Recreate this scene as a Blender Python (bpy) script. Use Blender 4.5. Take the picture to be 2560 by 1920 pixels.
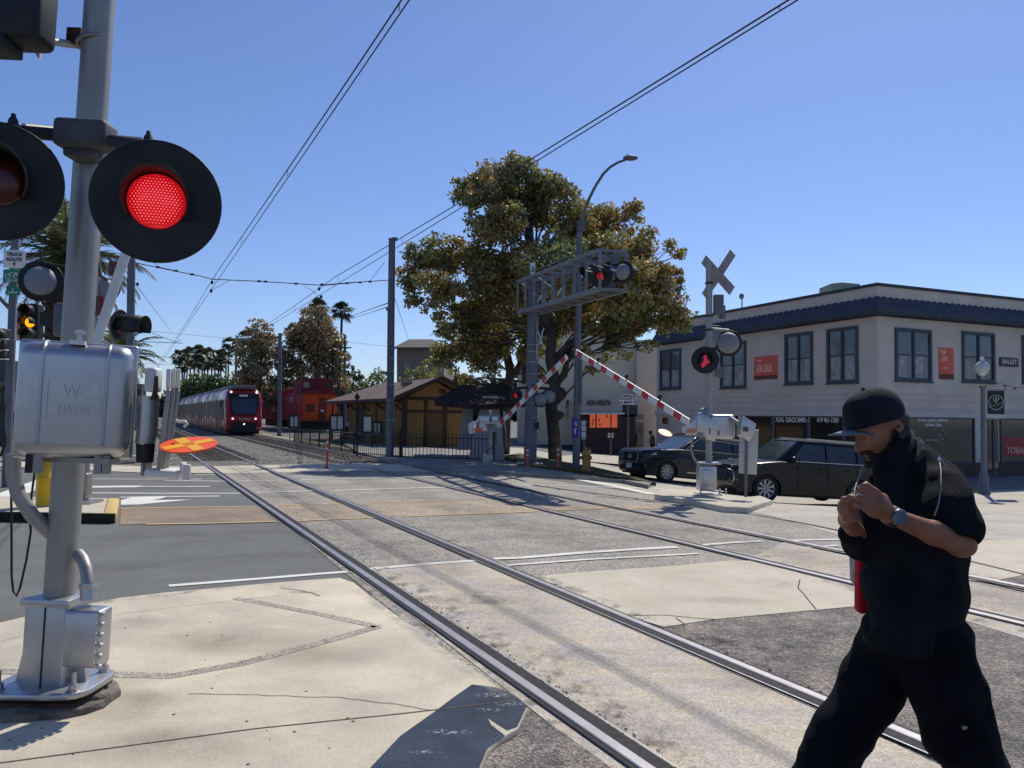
import bpy, bmesh, math, random
import numpy as np
from mathutils import Vector, Matrix
random.seed(7); np.random.seed(7)
R = math.radians
sc = bpy.context.scene
for o in list(bpy.data.objects): bpy.data.objects.remove(o)

# ------------------------------------------------------------------ camera
F = 1945.0; PITCH = R(2.36); ROLL = R(0.7); H = 1.68
cam_d = bpy.data.cameras.new('camera'); cam = bpy.data.objects.new('camera', cam_d)
sc.collection.objects.link(cam); sc.camera = cam
cam_d.sensor_width = 36.0; cam_d.lens = 36.0 * F / 2560.0
cam_d.clip_start = 0.05; cam_d.clip_end = 3000
cr, sr, cp, sp = math.cos(ROLL), math.sin(ROLL), math.cos(PITCH), math.sin(PITCH)
def _pit(v): return Vector((v[0], v[1]*cp - v[2]*sp, v[1]*sp + v[2]*cp))
cX, cZ, cY = _pit((cr, 0, sr)), _pit((-sr, 0, cr)), _pit((0, 1, 0))
m = Matrix.Identity(4)
for i in range(3): m[i][0], m[i][1], m[i][2] = cX[i], cZ[i], -cY[i]
m[2][3] = H
cam.matrix_world = m

# ------------------------------------------------------------------ light
SUN_EL, SUN_AZ = R(51), R(26)          # azimuth: to the right of the view direction
world = bpy.data.worlds.new("World"); sc.world = world; world.use_nodes = True
wn = world.node_tree; wn.nodes.clear()
wo = wn.nodes.new('ShaderNodeOutputWorld'); bg = wn.nodes.new('ShaderNodeBackground')
sky = wn.nodes.new('ShaderNodeTexSky'); sky.sky_type = 'NISHITA'; sky.sun_disc = False
sky.sun_elevation = SUN_EL; sky.sun_rotation = SUN_AZ
sky.altitude = 150; sky.air_density = 1.0; sky.dust_density = 0.35; sky.ozone_density = 1.6
hs = wn.nodes.new('ShaderNodeHueSaturation'); hs.inputs['Saturation'].default_value = 1.0
bg.inputs['Strength'].default_value = 0.10
tint = wn.nodes.new('ShaderNodeMix'); tint.data_type = 'RGBA'; tint.blend_type = 'MULTIPLY'; tint.inputs[0].default_value = 1; tint.inputs[7].default_value = (0.80, 0.90, 1.20, 1)
wn.links.new(sky.outputs[0], hs.inputs['Color']); wn.links.new(hs.outputs[0], tint.inputs[6]); wn.links.new(tint.outputs[2], bg.inputs[0]); wn.links.new(bg.outputs[0], wo.inputs[0])
sd = bpy.data.lights.new('sun', 'SUN'); sd.energy = 4.2; sd.angle = R(0.53); sd.color = (1.0, 0.945, 0.85)
so = bpy.data.objects.new('sun', sd); sc.collection.objects.link(so)
sdir = Vector((math.sin(SUN_AZ)*math.cos(SUN_EL), math.cos(SUN_AZ)*math.cos(SUN_EL), math.sin(SUN_EL)))
so.rotation_euler = sdir.to_track_quat('Z', 'Y').to_euler(); so.location = (0, 0, 60)
sc.view_settings.view_transform = 'Standard'; sc.view_settings.look = 'None'
sc.view_settings.exposure = 0.0; sc.view_settings.gamma = 1.0
try: sc.view_settings.use_curve_mapping = False
except Exception: pass

# ------------------------------------------------------------------ calibration (photo pixel <-> world)
def ray(px, py):
    x = (px-1280)/F; z = -(py-960)/F
    v = cX*x + cZ*z + cY
    return v / v.y
def W(px, py, d): return Vector((0, 0, H)) + ray(px, py)*d       # point at depth d (world y)
def ss(t):
    t = max(0.0, min(1.0, t)); return t*t*(3-2*t)
def terr(x, y): return -0.8*ss(x/9)*ss((y-13)/11)
def G(px, py, h=0.0):
    r = ray(px, py); t = 1.0; p = Vector((0, 0, H))
    while t < 400:
        q = p + r*t
        if q.z <= terr(q.x, q.y)+h:
            lo, hi = t-0.1-t*0.004, t
            for _ in range(20):
                mid = (lo+hi)/2; q = p + r*mid
                if q.z <= terr(q.x, q.y)+h: hi = mid
                else: lo = mid
            return p + r*hi
        t += 0.1+t*0.004
    return p + r*400
def sz(px, d): return px*d/F                                     # pixels to metres at depth d

# ------------------------------------------------------------------ materials
def lin(c): c = c/255.0; return c/12.92 if c <= 0.04045 else ((c+0.055)/1.055)**2.4
def rgb(r, g, b, k=1.0): return (lin(r)*k, lin(g)*k, lin(b)*k, 1)
MATS = {}
def mat(name, col, rough=0.6, metal=0.0, var=0.12, scale=6.0, bump=0.0, bscale=None, spec=0.5, coat=0.0,
        emit=None, estr=0.0, col2=None, dirt=0.0, alpha=1.0, trans=0.0, ior=1.45):
    if name in MATS: return MATS[name]
    M = bpy.data.materials.new(name); M.use_nodes = True; nt = M.node_tree; N = nt.nodes; L = nt.links
    b = N['Principled BSDF']
    b.inputs['Roughness'].default_value = rough; b.inputs['Metallic'].default_value = metal
    b.inputs['Specular IOR Level'].default_value = spec; b.inputs['Coat Weight'].default_value = coat
    b.inputs['IOR'].default_value = ior
    if trans: b.inputs['Transmission Weight'].default_value = trans
    if alpha < 1: b.inputs['Alpha'].default_value = alpha
    if emit: b.inputs['Emission Color'].default_value = emit; b.inputs['Emission Strength'].default_value = estr
    tc = N.new('ShaderNodeTexCoord')
    n1 = N.new('ShaderNodeTexNoise'); n1.inputs['Scale'].default_value = scale; n1.inputs['Detail'].default_value = 6
    L.new(tc.outputs['Object'], n1.inputs['Vector'])
    rp = N.new('ShaderNodeMapRange'); rp.inputs[1].default_value = 0.3; rp.inputs[2].default_value = 0.7
    L.new(n1.outputs['Fac'], rp.inputs[0])
    mx = N.new('ShaderNodeMix'); mx.data_type = 'RGBA'
    c2 = col2 if col2 else tuple(max(0, c*(1-var*1.6)) for c in col[:3])+(1,)
    c1 = col if col2 else tuple(min(1, c*(1+var)) for c in col[:3])+(1,)
    mx.inputs[6].default_value = c1; mx.inputs[7].default_value = c2
    L.new(rp.outputs[0], mx.inputs[0]); out = mx.outputs[2]
    if dirt > 0:
        n3 = N.new('ShaderNodeTexNoise'); n3.inputs['Scale'].default_value = scale*0.35; n3.inputs['Detail'].default_value = 9; n3.inputs['Roughness'].default_value = .7
        L.new(tc.outputs['Object'], n3.inputs['Vector'])
        r3 = N.new('ShaderNodeMapRange'); r3.inputs[1].default_value = 0.52; r3.inputs[2].default_value = 0.75; r3.inputs[4].default_value = dirt
        L.new(n3.outputs['Fac'], r3.inputs[0])
        m3 = N.new('ShaderNodeMix'); m3.data_type = 'RGBA'; m3.inputs[7].default_value = (0.05, 0.042, 0.035, 1)
        L.new(r3.outputs[0], m3.inputs[0]); L.new(out, m3.inputs[6]); out = m3.outputs[2]
    L.new(out, b.inputs['Base Color'])
    rr = N.new('ShaderNodeMapRange'); rr.inputs[3].default_value = max(0, rough-0.08); rr.inputs[4].default_value = min(1, rough+0.1)
    L.new(n1.outputs['Fac'], rr.inputs[0]); L.new(rr.outputs[0], b.inputs['Roughness'])
    if bump > 0:
        n2 = N.new('ShaderNodeTexNoise'); n2.inputs['Scale'].default_value = bscale or scale*8; n2.inputs['Detail'].default_value = 4
        L.new(tc.outputs['Object'], n2.inputs['Vector'])
        bp = N.new('ShaderNodeBump'); bp.inputs['Strength'].default_value = bump; bp.inputs['Distance'].default_value = 0.02
        L.new(n2.outputs['Fac'], bp.inputs['Height']); L.new(bp.outputs[0], b.inputs['Normal'])
    MATS[name] = M; return M

def ground_mat(name, col, speck=0.35, sscale=130, big=0.18, bigscale=0.9, bump=0.5, rough=0.9, tint=None, cracks=0.0, spots=0.0, streak=0.0):
    M = bpy.data.materials.new(name); M.use_nodes = True; nt = M.node_tree; N = nt.nodes; L = nt.links
    b = N['Principled BSDF']; b.inputs['Roughness'].default_value = rough; b.inputs['Specular IOR Level'].default_value = 0.35
    g = N.new('ShaderNodeNewGeometry')
    def noise(s, d=4, r=.6, vec=None):
        n = N.new('ShaderNodeTexNoise'); n.inputs['Scale'].default_value = s; n.inputs['Detail'].default_value = d; n.inputs['Roughness'].default_value = r
        L.new(vec or g.outputs['Position'], n.inputs['Vector']); return n.outputs['Fac']
    def mr(f, a, c, lo, hi):
        x = N.new('ShaderNodeMapRange'); x.inputs[1].default_value = a; x.inputs[2].default_value = c; x.inputs[3].default_value = lo; x.inputs[4].default_value = hi
        L.new(f, x.inputs[0]); return x.outputs[0]
    def mult(a, c):
        x = N.new('ShaderNodeMath'); x.operation = 'MULTIPLY'; L.new(a, x.inputs[0]); L.new(c, x.inputs[1]); return x.outputs[0]
    v = N.new('ShaderNodeTexVoronoi'); v.inputs['Scale'].default_value = sscale; L.new(g.outputs['Position'], v.inputs['Vector'])
    sep = N.new('ShaderNodeSeparateColor'); L.new(v.outputs['Color'], sep.inputs[0])
    f = mult(mr(sep.outputs[0], 0, 1, 1-speck, 1+speck), mr(noise(bigscale, 8, .62), .3, .7, 1-big, 1+big))
    f = mult(f, mr(noise(sscale*.22, 5, .7), .3, .7, 1-speck*.5, 1+speck*.5))
    if streak:
        mp = N.new('ShaderNodeMapping'); mp.inputs['Rotation'].default_value = (0, 0, R(-22)); mp.inputs['Scale'].default_value = (.25, 5, 1)
        L.new(g.outputs['Position'], mp.inputs[0]); f = mult(f, mr(noise(1.2, 6, .6, mp.outputs[0]), .35, .7, 1+streak*.4, 1-streak))
    if spots:
        v2 = N.new('ShaderNodeTexVoronoi'); v2.inputs['Scale'].default_value = 2.3; L.new(g.outputs['Position'], v2.inputs['Vector'])
        f = mult(f, mr(v2.outputs['Distance'], .03, .05, 1-spots, 1))
        v3 = N.new('ShaderNodeTexVoronoi'); v3.inputs['Scale'].default_value = 7; L.new(g.outputs['Position'], v3.inputs['Vector'])
        f = mult(f, mr(v3.outputs['Distance'], .03, .06, 1-spots*.6, 1))
    if cracks:
        mpn = N.new('ShaderNodeTexNoise'); mpn.inputs['Scale'].default_value = 1.5; mpn.inputs['Detail'].default_value = 5; L.new(g.outputs['Position'], mpn.inputs['Vector'])
        ad = N.new('ShaderNodeVectorMath'); ad.operation = 'ADD'; L.new(g.outputs['Position'], ad.inputs[0]); L.new(mpn.outputs['Color'], ad.inputs[1])
        v4 = N.new('ShaderNodeTexVoronoi'); v4.feature = 'DISTANCE_TO_EDGE'; v4.inputs['Scale'].default_value = .45; L.new(ad.outputs[0], v4.inputs['Vector'])
        f = mult(f, mr(v4.outputs['Distance'], .002, .006, 1-cracks, 1))
    mx = N.new('ShaderNodeMix'); mx.data_type = 'RGBA'; mx.blend_type = 'MULTIPLY'; mx.inputs[0].default_value = 1
    cc = N.new('ShaderNodeMix'); cc.data_type = 'RGBA'
    col = (col[0], col[1]*.99, col[2]*.955, 1); t = tint or tuple(c*0.93 for c in col[:3])+(1,); t = (t[0], t[1]*.99, t[2]*.955, 1)
    cc.inputs[6].default_value = col; cc.inputs[7].default_value = t; L.new(mr(noise(bigscale*2.3), .4, .6, 0, 1), cc.inputs[0])
    L.new(cc.outputs[2], mx.inputs[6]); cb = N.new('ShaderNodeCombineColor')
    for i in range(3): L.new(f, cb.inputs[i])
    L.new(cb.outputs[0], mx.inputs[7]); L.new(mx.outputs[2], b.inputs['Base Color'])
    bp = N.new('ShaderNodeBump'); bp.inputs['Strength'].default_value = bump; bp.inputs['Distance'].default_value = 0.01
    L.new(v.outputs['Distance'], bp.inputs['Height']); L.new(bp.outputs[0], b.inputs['Normal'])
    return M

def leaf_mat(name, cols, trans=0.35, rough=0.5):
    M = bpy.data.materials.new(name); M.use_nodes = True; nt = M.node_tree; N = nt.nodes; L = nt.links
    N.remove(N['Principled BSDF']); out = [n for n in N if n.type == 'OUTPUT_MATERIAL'][0]
    g = N.new('ShaderNodeNewGeometry'); r = N.new('ShaderNodeValToRGB'); r.color_ramp.interpolation = 'LINEAR'
    els = r.color_ramp.elements
    while len(els) < len(cols): els.new(0.5)
    for i, c in enumerate(cols): els[i].position = i/(len(cols)-1); els[i].color = c
    tn = N.new('ShaderNodeTexNoise'); tn.inputs['Scale'].default_value = 0.45; tn.inputs['Detail'].default_value = 2
    L.new(g.outputs['Position'], tn.inputs['Vector'])
    a = N.new('ShaderNodeMath'); a.operation = 'MULTIPLY_ADD'; a.inputs[1].default_value = 0.55; L.new(g.outputs['Random Per Island'], a.inputs[0])
    mr = N.new('ShaderNodeMapRange'); mr.inputs[1].default_value = .35; mr.inputs[2].default_value = .65; mr.inputs[4].default_value = .45
    L.new(tn.outputs['Fac'], mr.inputs[0]); L.new(mr.outputs[0], a.inputs[2]); L.new(a.outputs[0], r.inputs[0])
    d = N.new('ShaderNodeBsdfDiffuse'); t = N.new('ShaderNodeBsdfTranslucent'); gl = N.new('ShaderNodeBsdfGlossy'); gl.inputs['Roughness'].default_value = rough
    L.new(r.outputs[0], d.inputs[0]); L.new(r.outputs[0], t.inputs[0])
    m1 = N.new('ShaderNodeMixShader'); m1.inputs[0].default_value = trans; L.new(d.outputs[0], m1.inputs[1]); L.new(t.outputs[0], m1.inputs[2])
    m2 = N.new('ShaderNodeMixShader'); m2.inputs[0].default_value = 0.10; gl.inputs[0].default_value = (.9, .9, .8, 1); L.new(m1.outputs[0], m2.inputs[1]); L.new(gl.outputs[0], m2.inputs[2])
    L.new(m2.outputs[0], out.inputs[0]); return M

# ------------------------------------------------------------------ object helpers
COL = sc.collection
def tag(o, label=None, cat=None, group=None, kind=None):
    if label: o['label'] = label
    if cat: o['category'] = cat
    if group: o['group'] = group
    if kind: o['kind'] = kind
    return o
def thing(name, label, cat, loc=(0, 0, 0), rz=0, group=None):
    o = bpy.data.objects.new(name, None); COL.objects.link(o); o.empty_display_size = 0.2
    o.location = loc; o.rotation_euler = (0, 0, rz); return tag(o, label, cat, group)
def copy_tree(o, loc, rz=None, label=None, parent=None):
    c = o.copy(); COL.objects.link(c)
    if parent is not None: c.parent = parent
    else:
        c.location = loc
        if rz is not None: c.rotation_euler = (0, 0, rz)
        if label: c['label'] = label
    for ch in list(o.children): copy_tree(ch, None, parent=c)
    return c
def origin(p):
    v = Vector((0, 0, 0))
    while p is not None: v += Vector(p.location); p = p.parent
    return v
class MB:
    def __init__(s): s.v = []; s.f = []; s.sm = []
    def add(s, vs, fs, smooth=False):
        n = len(s.v); s.v += [tuple(v) for v in vs]; s.f += [tuple(i+n for i in f) for f in fs]; s.sm += [smooth]*len(fs); return s
    def obox(s, c, ax, ay, az, smooth=False):      # centre + half axis vectors
        c = Vector(c); ax, ay, az = Vector(ax), Vector(ay), Vector(az)
        vs = [c+ax*i+ay*j+az*k for k in (-1, 1) for j in (-1, 1) for i in (-1, 1)]
        return s.add(vs, [(0, 2, 3, 1), (4, 5, 7, 6), (0, 1, 5, 4), (2, 6, 7, 3), (0, 4, 6, 2), (1, 3, 7, 5)], smooth)
    def box(s, c, size, rz=0, rx=0, ry=0):
        q = Matrix.Rotation(rz, 3, 'Z') @ Matrix.Rotation(ry, 3, 'Y') @ Matrix.Rotation(rx, 3, 'X')
        return s.obox(c, q @ Vector((size[0]/2, 0, 0)), q @ Vector((0, size[1]/2, 0)), q @ Vector((0, 0, size[2]/2)))
    def beam(s, p, q, w, t, up=(0, 0, 1)):         # rectangular bar p->q, width w (sideways) thickness t (up)
        p, q = Vector(p), Vector(q); d = (q-p); L = d.length; d.normalize(); up = Vector(up)
        side = d.cross(up)
        if side.length < 1e-4: side = d.cross(Vector((1, 0, 0)))
        side.normalize(); u = side.cross(d).normalized()
        return s.obox((p+q)/2, d*L/2, side*w/2, u*t/2)
    def tube(s, path, r, n=12, caps=True):
        P = [Vector(p) for p in path]; rs = r if isinstance(r, (list, tuple)) else [r]*len(P)
        vs = []; fs = []; prev = None
        for i, p in enumerate(P):
            d = (P[min(i+1, len(P)-1)]-P[max(i-1, 0)]).normalized()
            if prev is None:
                a = Vector((0, 0, 1)) if abs(d.z) < 0.9 else Vector((1, 0, 0)); u = d.cross(a).normalized()
            else:
                u = (prev - d*prev.dot(d)); u.normalize()
            prev = u; w = d.cross(u)
            for k in range(n):
                a = 2*math.pi*k/n; vs.append(p + (u*math.cos(a)+w*math.sin(a))*rs[i])
        for i in range(len(P)-1):
            for k in range(n):
                a, b = i*n+k, i*n+(k+1) % n; fs.append((a, b, b+n, a+n))
        s.add(vs, fs, True)
        if caps: s.add(vs[:n], [tuple(range(n))[::-1]]); s.add(vs[-n:], [tuple(range(n))])
        return s
    def cyl(s, p, q, r, r2=None, n=20, caps=True): return s.tube([p, q], [r, r if r2 is None else r2], n, caps)
    def lathe(s, c, axis, prof, n=32, smooth=True):   # prof: list of (dist along axis, radius)
        c = Vector(c); d = Vector(axis).normalized(); a = Vector((0, 0, 1)) if abs(d.z) < 0.9 else Vector((1, 0, 0))
        u = d.cross(a).normalized(); w = d.cross(u); vs = []; fs = []
        for (h, r) in prof:
            for k in range(n):
                t = 2*math.pi*k/n; vs.append(c+d*h+(u*math.cos(t)+w*math.sin(t))*max(r, 1e-4))
        for i in range(len(prof)-1):
            for k in range(n):
                a_, b_ = i*n+k, i*n+(k+1) % n; fs.append((a_, b_, b_+n, a_+n))
        return s.add(vs, fs, smooth)
    def prism(s, poly, off):                        # poly 3-D points, extruded by off
        P = [Vector(p) for p in poly]; n = len(P); off = Vector(off)
        s.add(P+[p+off for p in P], [tuple(range(n))[::-1], tuple(range(n, 2*n))]+[(i, (i+1) % n, (i+1) % n+n, i+n) for i in range(n)]); return s
    def quad(s, *P): return s.add(P, [tuple(range(len(P)))])
    def ell(s, c, r, n=16, m_=10):
        vs = []; fs = []
        for i in range(m_+1):
            th = math.pi*i/m_
            for k in range(n):
                a = 2*math.pi*k/n; vs.append((c[0]+r[0]*math.sin(th)*math.cos(a), c[1]+r[1]*math.sin(th)*math.sin(a), c[2]+r[2]*math.cos(th)))
        for i in range(m_):
            for k in range(n): a, b = i*n+k, i*n+(k+1) % n; fs.append((a, a+n, b+n, b))
        return s.add(vs, fs, True)
    def build(s, name, material, parent=None, label=None, bevel=0, seg=2):
        me = bpy.data.meshes.new(name); o = origin(parent) if parent else Vector((0, 0, 0))
        me.from_pydata([(v[0]-o.x, v[1]-o.y, v[2]-o.z) for v in s.v], [], s.f)
        me.polygons.foreach_set('use_smooth', s.sm); me.materials.append(material)
        bm = bmesh.new(); bm.from_mesh(me); bmesh.ops.recalc_face_normals(bm, faces=bm.faces)
        if bevel:
            bmesh.ops.remove_doubles(bm, verts=bm.verts, dist=1e-5)
            es = [e for e in bm.edges if len(e.link_faces) == 2 and e.calc_face_angle(0) > 0.6]
            bmesh.ops.bevel(bm, geom=es, offset=bevel, segments=seg, profile=0.5, affect='EDGES', clamp_overlap=True)
            for f in bm.faces: f.smooth = True
        bm.to_mesh(me); bm.free(); me.update()
        ob = bpy.data.objects.new(name, me); COL.objects.link(ob)
        if parent: ob.parent = parent
        if label: ob['label'] = label
        if bevel:
            try: me.set_sharp_from_angle(angle=R(40))
            except Exception: pass
        return ob
def text(name, s, size, pos, right, up, material, parent, ext=0.004, align='CENTER', bold=False, sx=1.0, label=None):
    cu = bpy.data.curves.new(name, 'FONT'); cu.body = s; cu.size = size; cu.extrude = ext; cu.align_x = align; cu.align_y = 'CENTER'
    if bold: cu.offset = size*0.018
    tmp = bpy.data.objects.new(name, cu); COL.objects.link(tmp)
    dg = bpy.context.evaluated_depsgraph_get(); dg.update()
    me = bpy.data.meshes.new_from_object(tmp.evaluated_get(dg)); bpy.data.objects.remove(tmp)
    r = Vector(right).normalized(); u = Vector(up).normalized(); n = r.cross(u)
    o = origin(parent) if parent else Vector((0, 0, 0))
    mm = Matrix(((r.x*sx, u.x, n.x, pos[0]-o.x), (r.y*sx, u.y, n.y, pos[1]-o.y), (r.z*sx, u.z, n.z, pos[2]-o.z), (0, 0, 0, 1)))
    me.transform(mm); me.materials.clear(); me.materials.append(material); me.name = name
    ob = bpy.data.objects.new(name, me); COL.objects.link(ob)
    if parent: ob.parent = parent
    if label: ob['label'] = label
    return ob
# ================================================================== GROUND
def grid_sheet(name, poly, h, material, cell=0.5, flat=False):
    """poly: world xy points; sheet follows the terrain at height h"""
    bm = bmesh.new(); vs = [bm.verts.new((p[0], p[1], 0)) for p in poly]; bm.faces.new(vs)
    if not flat:
        xs = [p[0] for p in poly]; ys = [p[1] for p in poly]
        x0, x1 = max(min(xs), 0.0), min(max(xs), 9.0); y0, y1 = max(min(ys), 13.0), min(max(ys), 24.0)
        if x1 > x0 and max(ys) > 13:
            k = math.ceil(x0/cell)
            while k*cell <= x1+1e-6:
                bmesh.ops.bisect_plane(bm, geom=bm.verts[:]+bm.edges[:]+bm.faces[:], plane_co=(k*cell, 0, 0), plane_no=(1, 0, 0)); k += 1
        if max(xs) > 0 and y1 > y0:
            k = math.ceil(y0/cell)
            while k*cell <= y1+1e-6:
                bmesh.ops.bisect_plane(bm, geom=bm.verts[:]+bm.edges[:]+bm.faces[:], plane_co=(0, k*cell, 0), plane_no=(0, 1, 0)); k += 1
        bmesh.ops.triangulate(bm, faces=bm.faces[:])
    for v in bm.verts: v.co.z = terr(v.co.x, v.co.y)+h
    bmesh.ops.recalc_face_normals(bm, faces=bm.faces)
    if bm.faces and sum(f.normal.z for f in bm.faces) < 0: bmesh.ops.reverse_faces(bm, faces=bm.faces)
    me = bpy.data.meshes.new(name); bm.to_mesh(me); bm.free(); me.materials.append(material)
    o = bpy.data.objects.new(name, me); COL.objects.link(o); tag(o, kind='structure'); return o
def patch(name, px, h, material): return grid_sheet(name, [G(a, b, h)[:2] for a, b in px], h, material)
def ribbon(name, pxs, w, h, material, world=None):
    P = world or [G(a, b, h) for a, b in pxs]; P = [Vector((p[0], p[1], 0)) for p in P]
    Q = []
    for a, b in zip(P, P[1:]):
        n = max(1, int((b-a).length/0.5))
        for i in range(n): Q.append(a+(b-a)*i/n)
    Q.append(P[-1]); vs = []; fs = []
    for i, p in enumerate(Q):
        d = (Q[min(i+1, len(Q)-1)]-Q[max(i-1, 0)]).normalized(); n = Vector((-d.y, d.x, 0))*w/2
        for q in (p+n, p-n): vs.append((q.x, q.y, terr(q.x, q.y)+h))
    for i in range(len(Q)-1): fs.append((2*i, 2*i+1, 2*i+3, 2*i+2))
    mb = MB(); mb.add(vs, fs); return mb
def mark(pxs, w=0.12, h=0.0145, material=None, name='road_marking'):
    o = ribbon(name, pxs, w, h, material or M_PAINT).build(name, material or M_PAINT); tag(o, kind='structure'); return o

M_ROAD = ground_mat('asphalt_road', rgb(112, 114, 113, .92), speck=.22, sscale=150, big=.10, bump=.3)
M_AGG = ground_mat('worn_aggregate_asphalt', rgb(165, 158, 147, .97), speck=.55, sscale=75, big=.14, bump=.8, tint=rgb(154, 149, 143, .97))
M_CONC = ground_mat('sidewalk_concrete', rgb(206, 195, 175, .92), speck=.10, sscale=160, big=.20, bigscale=.8, bump=.15, cracks=0.0, spots=.35, tint=rgb(196, 187, 170, .88))
M_CONC2 = ground_mat('crossing_concrete', rgb(200, 188, 168, .92), speck=.26, sscale=110, big=.12, bump=.4, streak=.12, tint=rgb(192, 184, 176, .9), spots=.3)
M_SLAB = ground_mat('slab_concrete', rgb(202, 194, 177, .94), speck=.10, sscale=120, big=.10, bump=.25, cracks=.0)
M_DARKAG = ground_mat('coarse_dark_asphalt', rgb(148, 139, 131, .85), speck=.6, sscale=85, big=.28, bigscale=1.6, bump=.9, tint=rgb(122, 117, 113, .8))
M_BROWN = ground_mat('brown_median_paving', rgb(150, 135, 120, .9), speck=.3, sscale=100, big=.2, bump=.4, streak=.15)
M_GRAV = ground_mat('ballast_gravel', rgb(132, 128, 122, .8), speck=.8, sscale=22, big=.25, bump=1.0, tint=rgb(110, 104, 98, .8))
M_TAR = ground_mat('glossy_dark_ramp_coating', rgb(72, 80, 92, .62), speck=.35, sscale=190, big=.30, bigscale=4, bump=.16, rough=.30, spots=.0)
M_RDLT = ground_mat('light_road', rgb(190, 184, 172, .92), speck=.22, sscale=90, big=.10, bump=.3, streak=.12)
M_PAINT = ground_mat('white_road_paint', rgb(232, 232, 226, .9), speck=.10, sscale=120, big=.10, bump=.2)
M_YEL = ground_mat('faded_yellow_paint', rgb(214, 184, 140, .9), speck=.12, sscale=120, big=.12, bump=.2)
M_BLK = mat('black_groove', (.012, .012, .014, 1), rough=.8, var=.3, scale=30)
M_RAILTOP = mat('polished_rail_steel', (.33, .315, .325, 1), rough=.46, metal=.6, var=.15, scale=9)
M_RUST = mat('rusty_steel', rgb(84, 58, 44), rough=.85, var=.4, scale=12, bump=.3)
M_GRASS = ground_mat('dry_grass', rgb(92, 92, 50, .6), speck=.7, sscale=30, big=.5, bigscale=2, bump=1)

# one big sheet, lowered to the right beyond the crossing
xs = sorted(set([-900, -300, -120, -60, -30, -15, -8, -4, -2, -1]+[i*.5 for i in range(0, 19)]+[10, 12, 15, 20, 30, 60, 150, 400, 900]))
ys = sorted(set([-60, -20, -5, 0, 4, 8, 11]+[13+i*.5 for i in range(0, 23)]+[25, 27, 30, 36, 45, 60, 90, 150, 300, 700, 1500]))
mb = MB(); vs = [(x, y, terr(x, y)) for y in ys for x in xs]; nx = len(xs)
mb.add(vs, [(j*nx+i, j*nx+i+1, (j+1)*nx+i+1, (j+1)*nx+i) for j in range(len(ys)-1) for i in range(nx-1)])
tag(mb.build('ground', M_ROAD), kind='structure')

# track geometry: straight centrelines x = a - b*y
T1 = (3.35, .4925); T2 = (8.25, .4885)
def trk(T, y, off=0.0):
    a, b = T; n = math.hypot(1, b); return Vector((a-b*y + off/n, y + off*b/n, 0))
def rtop(y): return 0.030+0.012*ss((y-25.5)/2.0)

patch('crossing_paving', [(1700, 2100), (885, 1450), (590, 1205), (510, 1160), (1000, 1160), (1250, 1185), (1640, 1238), (2700, 1330), (2700, 2100)], .005, M_AGG)
patch('crossing_concrete', [(872, 1428), (1240, 1397), (1480, 1520), (1700, 1618), (2100, 1795), (2600, 2030), (2000, 2300), (1720, 2080), (1003, 1517)], .010, M_CONC2)
patch('coarse_asphalt', [(1600, 1555), (1655, 1568), (1780, 1549), (2150, 1516), (2400, 1540), (3000, 1690), (3000, 2200), (2500, 1975)], .010, M_DARKAG)
patch('concrete_slab', [(1330, 1441), (1480, 1428), (1700, 1413), (1830, 1401), (1900, 1402), (2160, 1482), (2156, 1514), (1785, 1548), (1660, 1567), (1590, 1546), (1480, 1503)], .014, M_SLAB)
patch('crossing_concrete', [(1870, 1398), (1960, 1355), (2400, 1450), (2900, 1560), (2900, 1700), (2420, 1553), (2100, 1473)], .012, M_CONC2)
patch('light_road', [(1150, 1186), (1250, 1188), (1420, 1196), (1660, 1240), (1930, 1290), (2120, 1345), (2430, 1349), (2900, 1345), (3600, 1330), (3600, 1215), (2560, 1215), (1700, 1175), (1500, 1160), (1300, 1120), (1000, 1118), (1000, 1130), (1130, 1160)], .009, M_RDLT)
patch('sidewalk_corner', [(2200, 1352), (2430, 1350), (2800, 1343), (2800, 1440), (2560, 1437), (2470, 1455), (2424, 1450), (2200, 1404)], .015, M_SLAB)
patch('coarse_asphalt', [(2470, 1456), (2560, 1438), (2800, 1441), (2800, 1520), (2560, 1478)], .014, M_DARKAG)
patch('brown_median', [(300, 1312), (302, 1272), (440, 1268), (640, 1263), (690, 1302), (365, 1310)], .008, M_BROWN)
M_BROWN2 = ground_mat('tan_worn_aggregate', rgb(172, 158, 141, .95), speck=.5, sscale=80, big=.14, bump=.7)
patch('brown_median', [(715, 1302), (660, 1263), (930, 1256), (1214, 1247), (1400, 1262), (1640, 1262), (1700, 1271), (1505, 1271), (1340, 1278), (1008, 1291), (880, 1296)], .0085, M_BROWN2)
patch('far_sidewalk', [(-900, 1150), (0, 1148), (340, 1165), (500, 1166), (900, 1158), (1000, 1160), (1160, 1178), (1100, 1180), (900, 1178), (560, 1183), (345, 1181), (0, 1165), (-900, 1172)], .016, M_SLAB)
# ballast
patch('ballast', [(300, 1060), (420, 1045), (700, 1060), (900, 1080), (1060, 1150), (1080, 1164), (500, 1167), (300, 1164)], .007, M_GRAV)
g_st = MB()
pts = []
for i in range(5200):
    y = 24.6+abs(random.gauss(0, 1))*12; off = random.uniform(-3.4, 8.6)
    p = trk(T1, y, off)
    if abs(off-.0) < .7 and y < 27: continue
    r = random.uniform(.02, .05); c = Vector((p.x, p.y, .012))
    q = [c+Vector((random.uniform(-1, 1)*r, random.uniform(-1, 1)*r, random.uniform(.0, .9)*r)) for _ in range(4)]
    g_st.add(q, [(0, 1, 2), (0, 2, 3), (0, 3, 1), (1, 3, 2)])
tag(g_st.build('ballast_stones', mat('ballast_stone', rgb(150, 146, 140, .85), rough=.9, var=.5, scale=3)), 'grey crushed stone ballast between and beside the tracks', 'gravel', kind='stuff')

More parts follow.
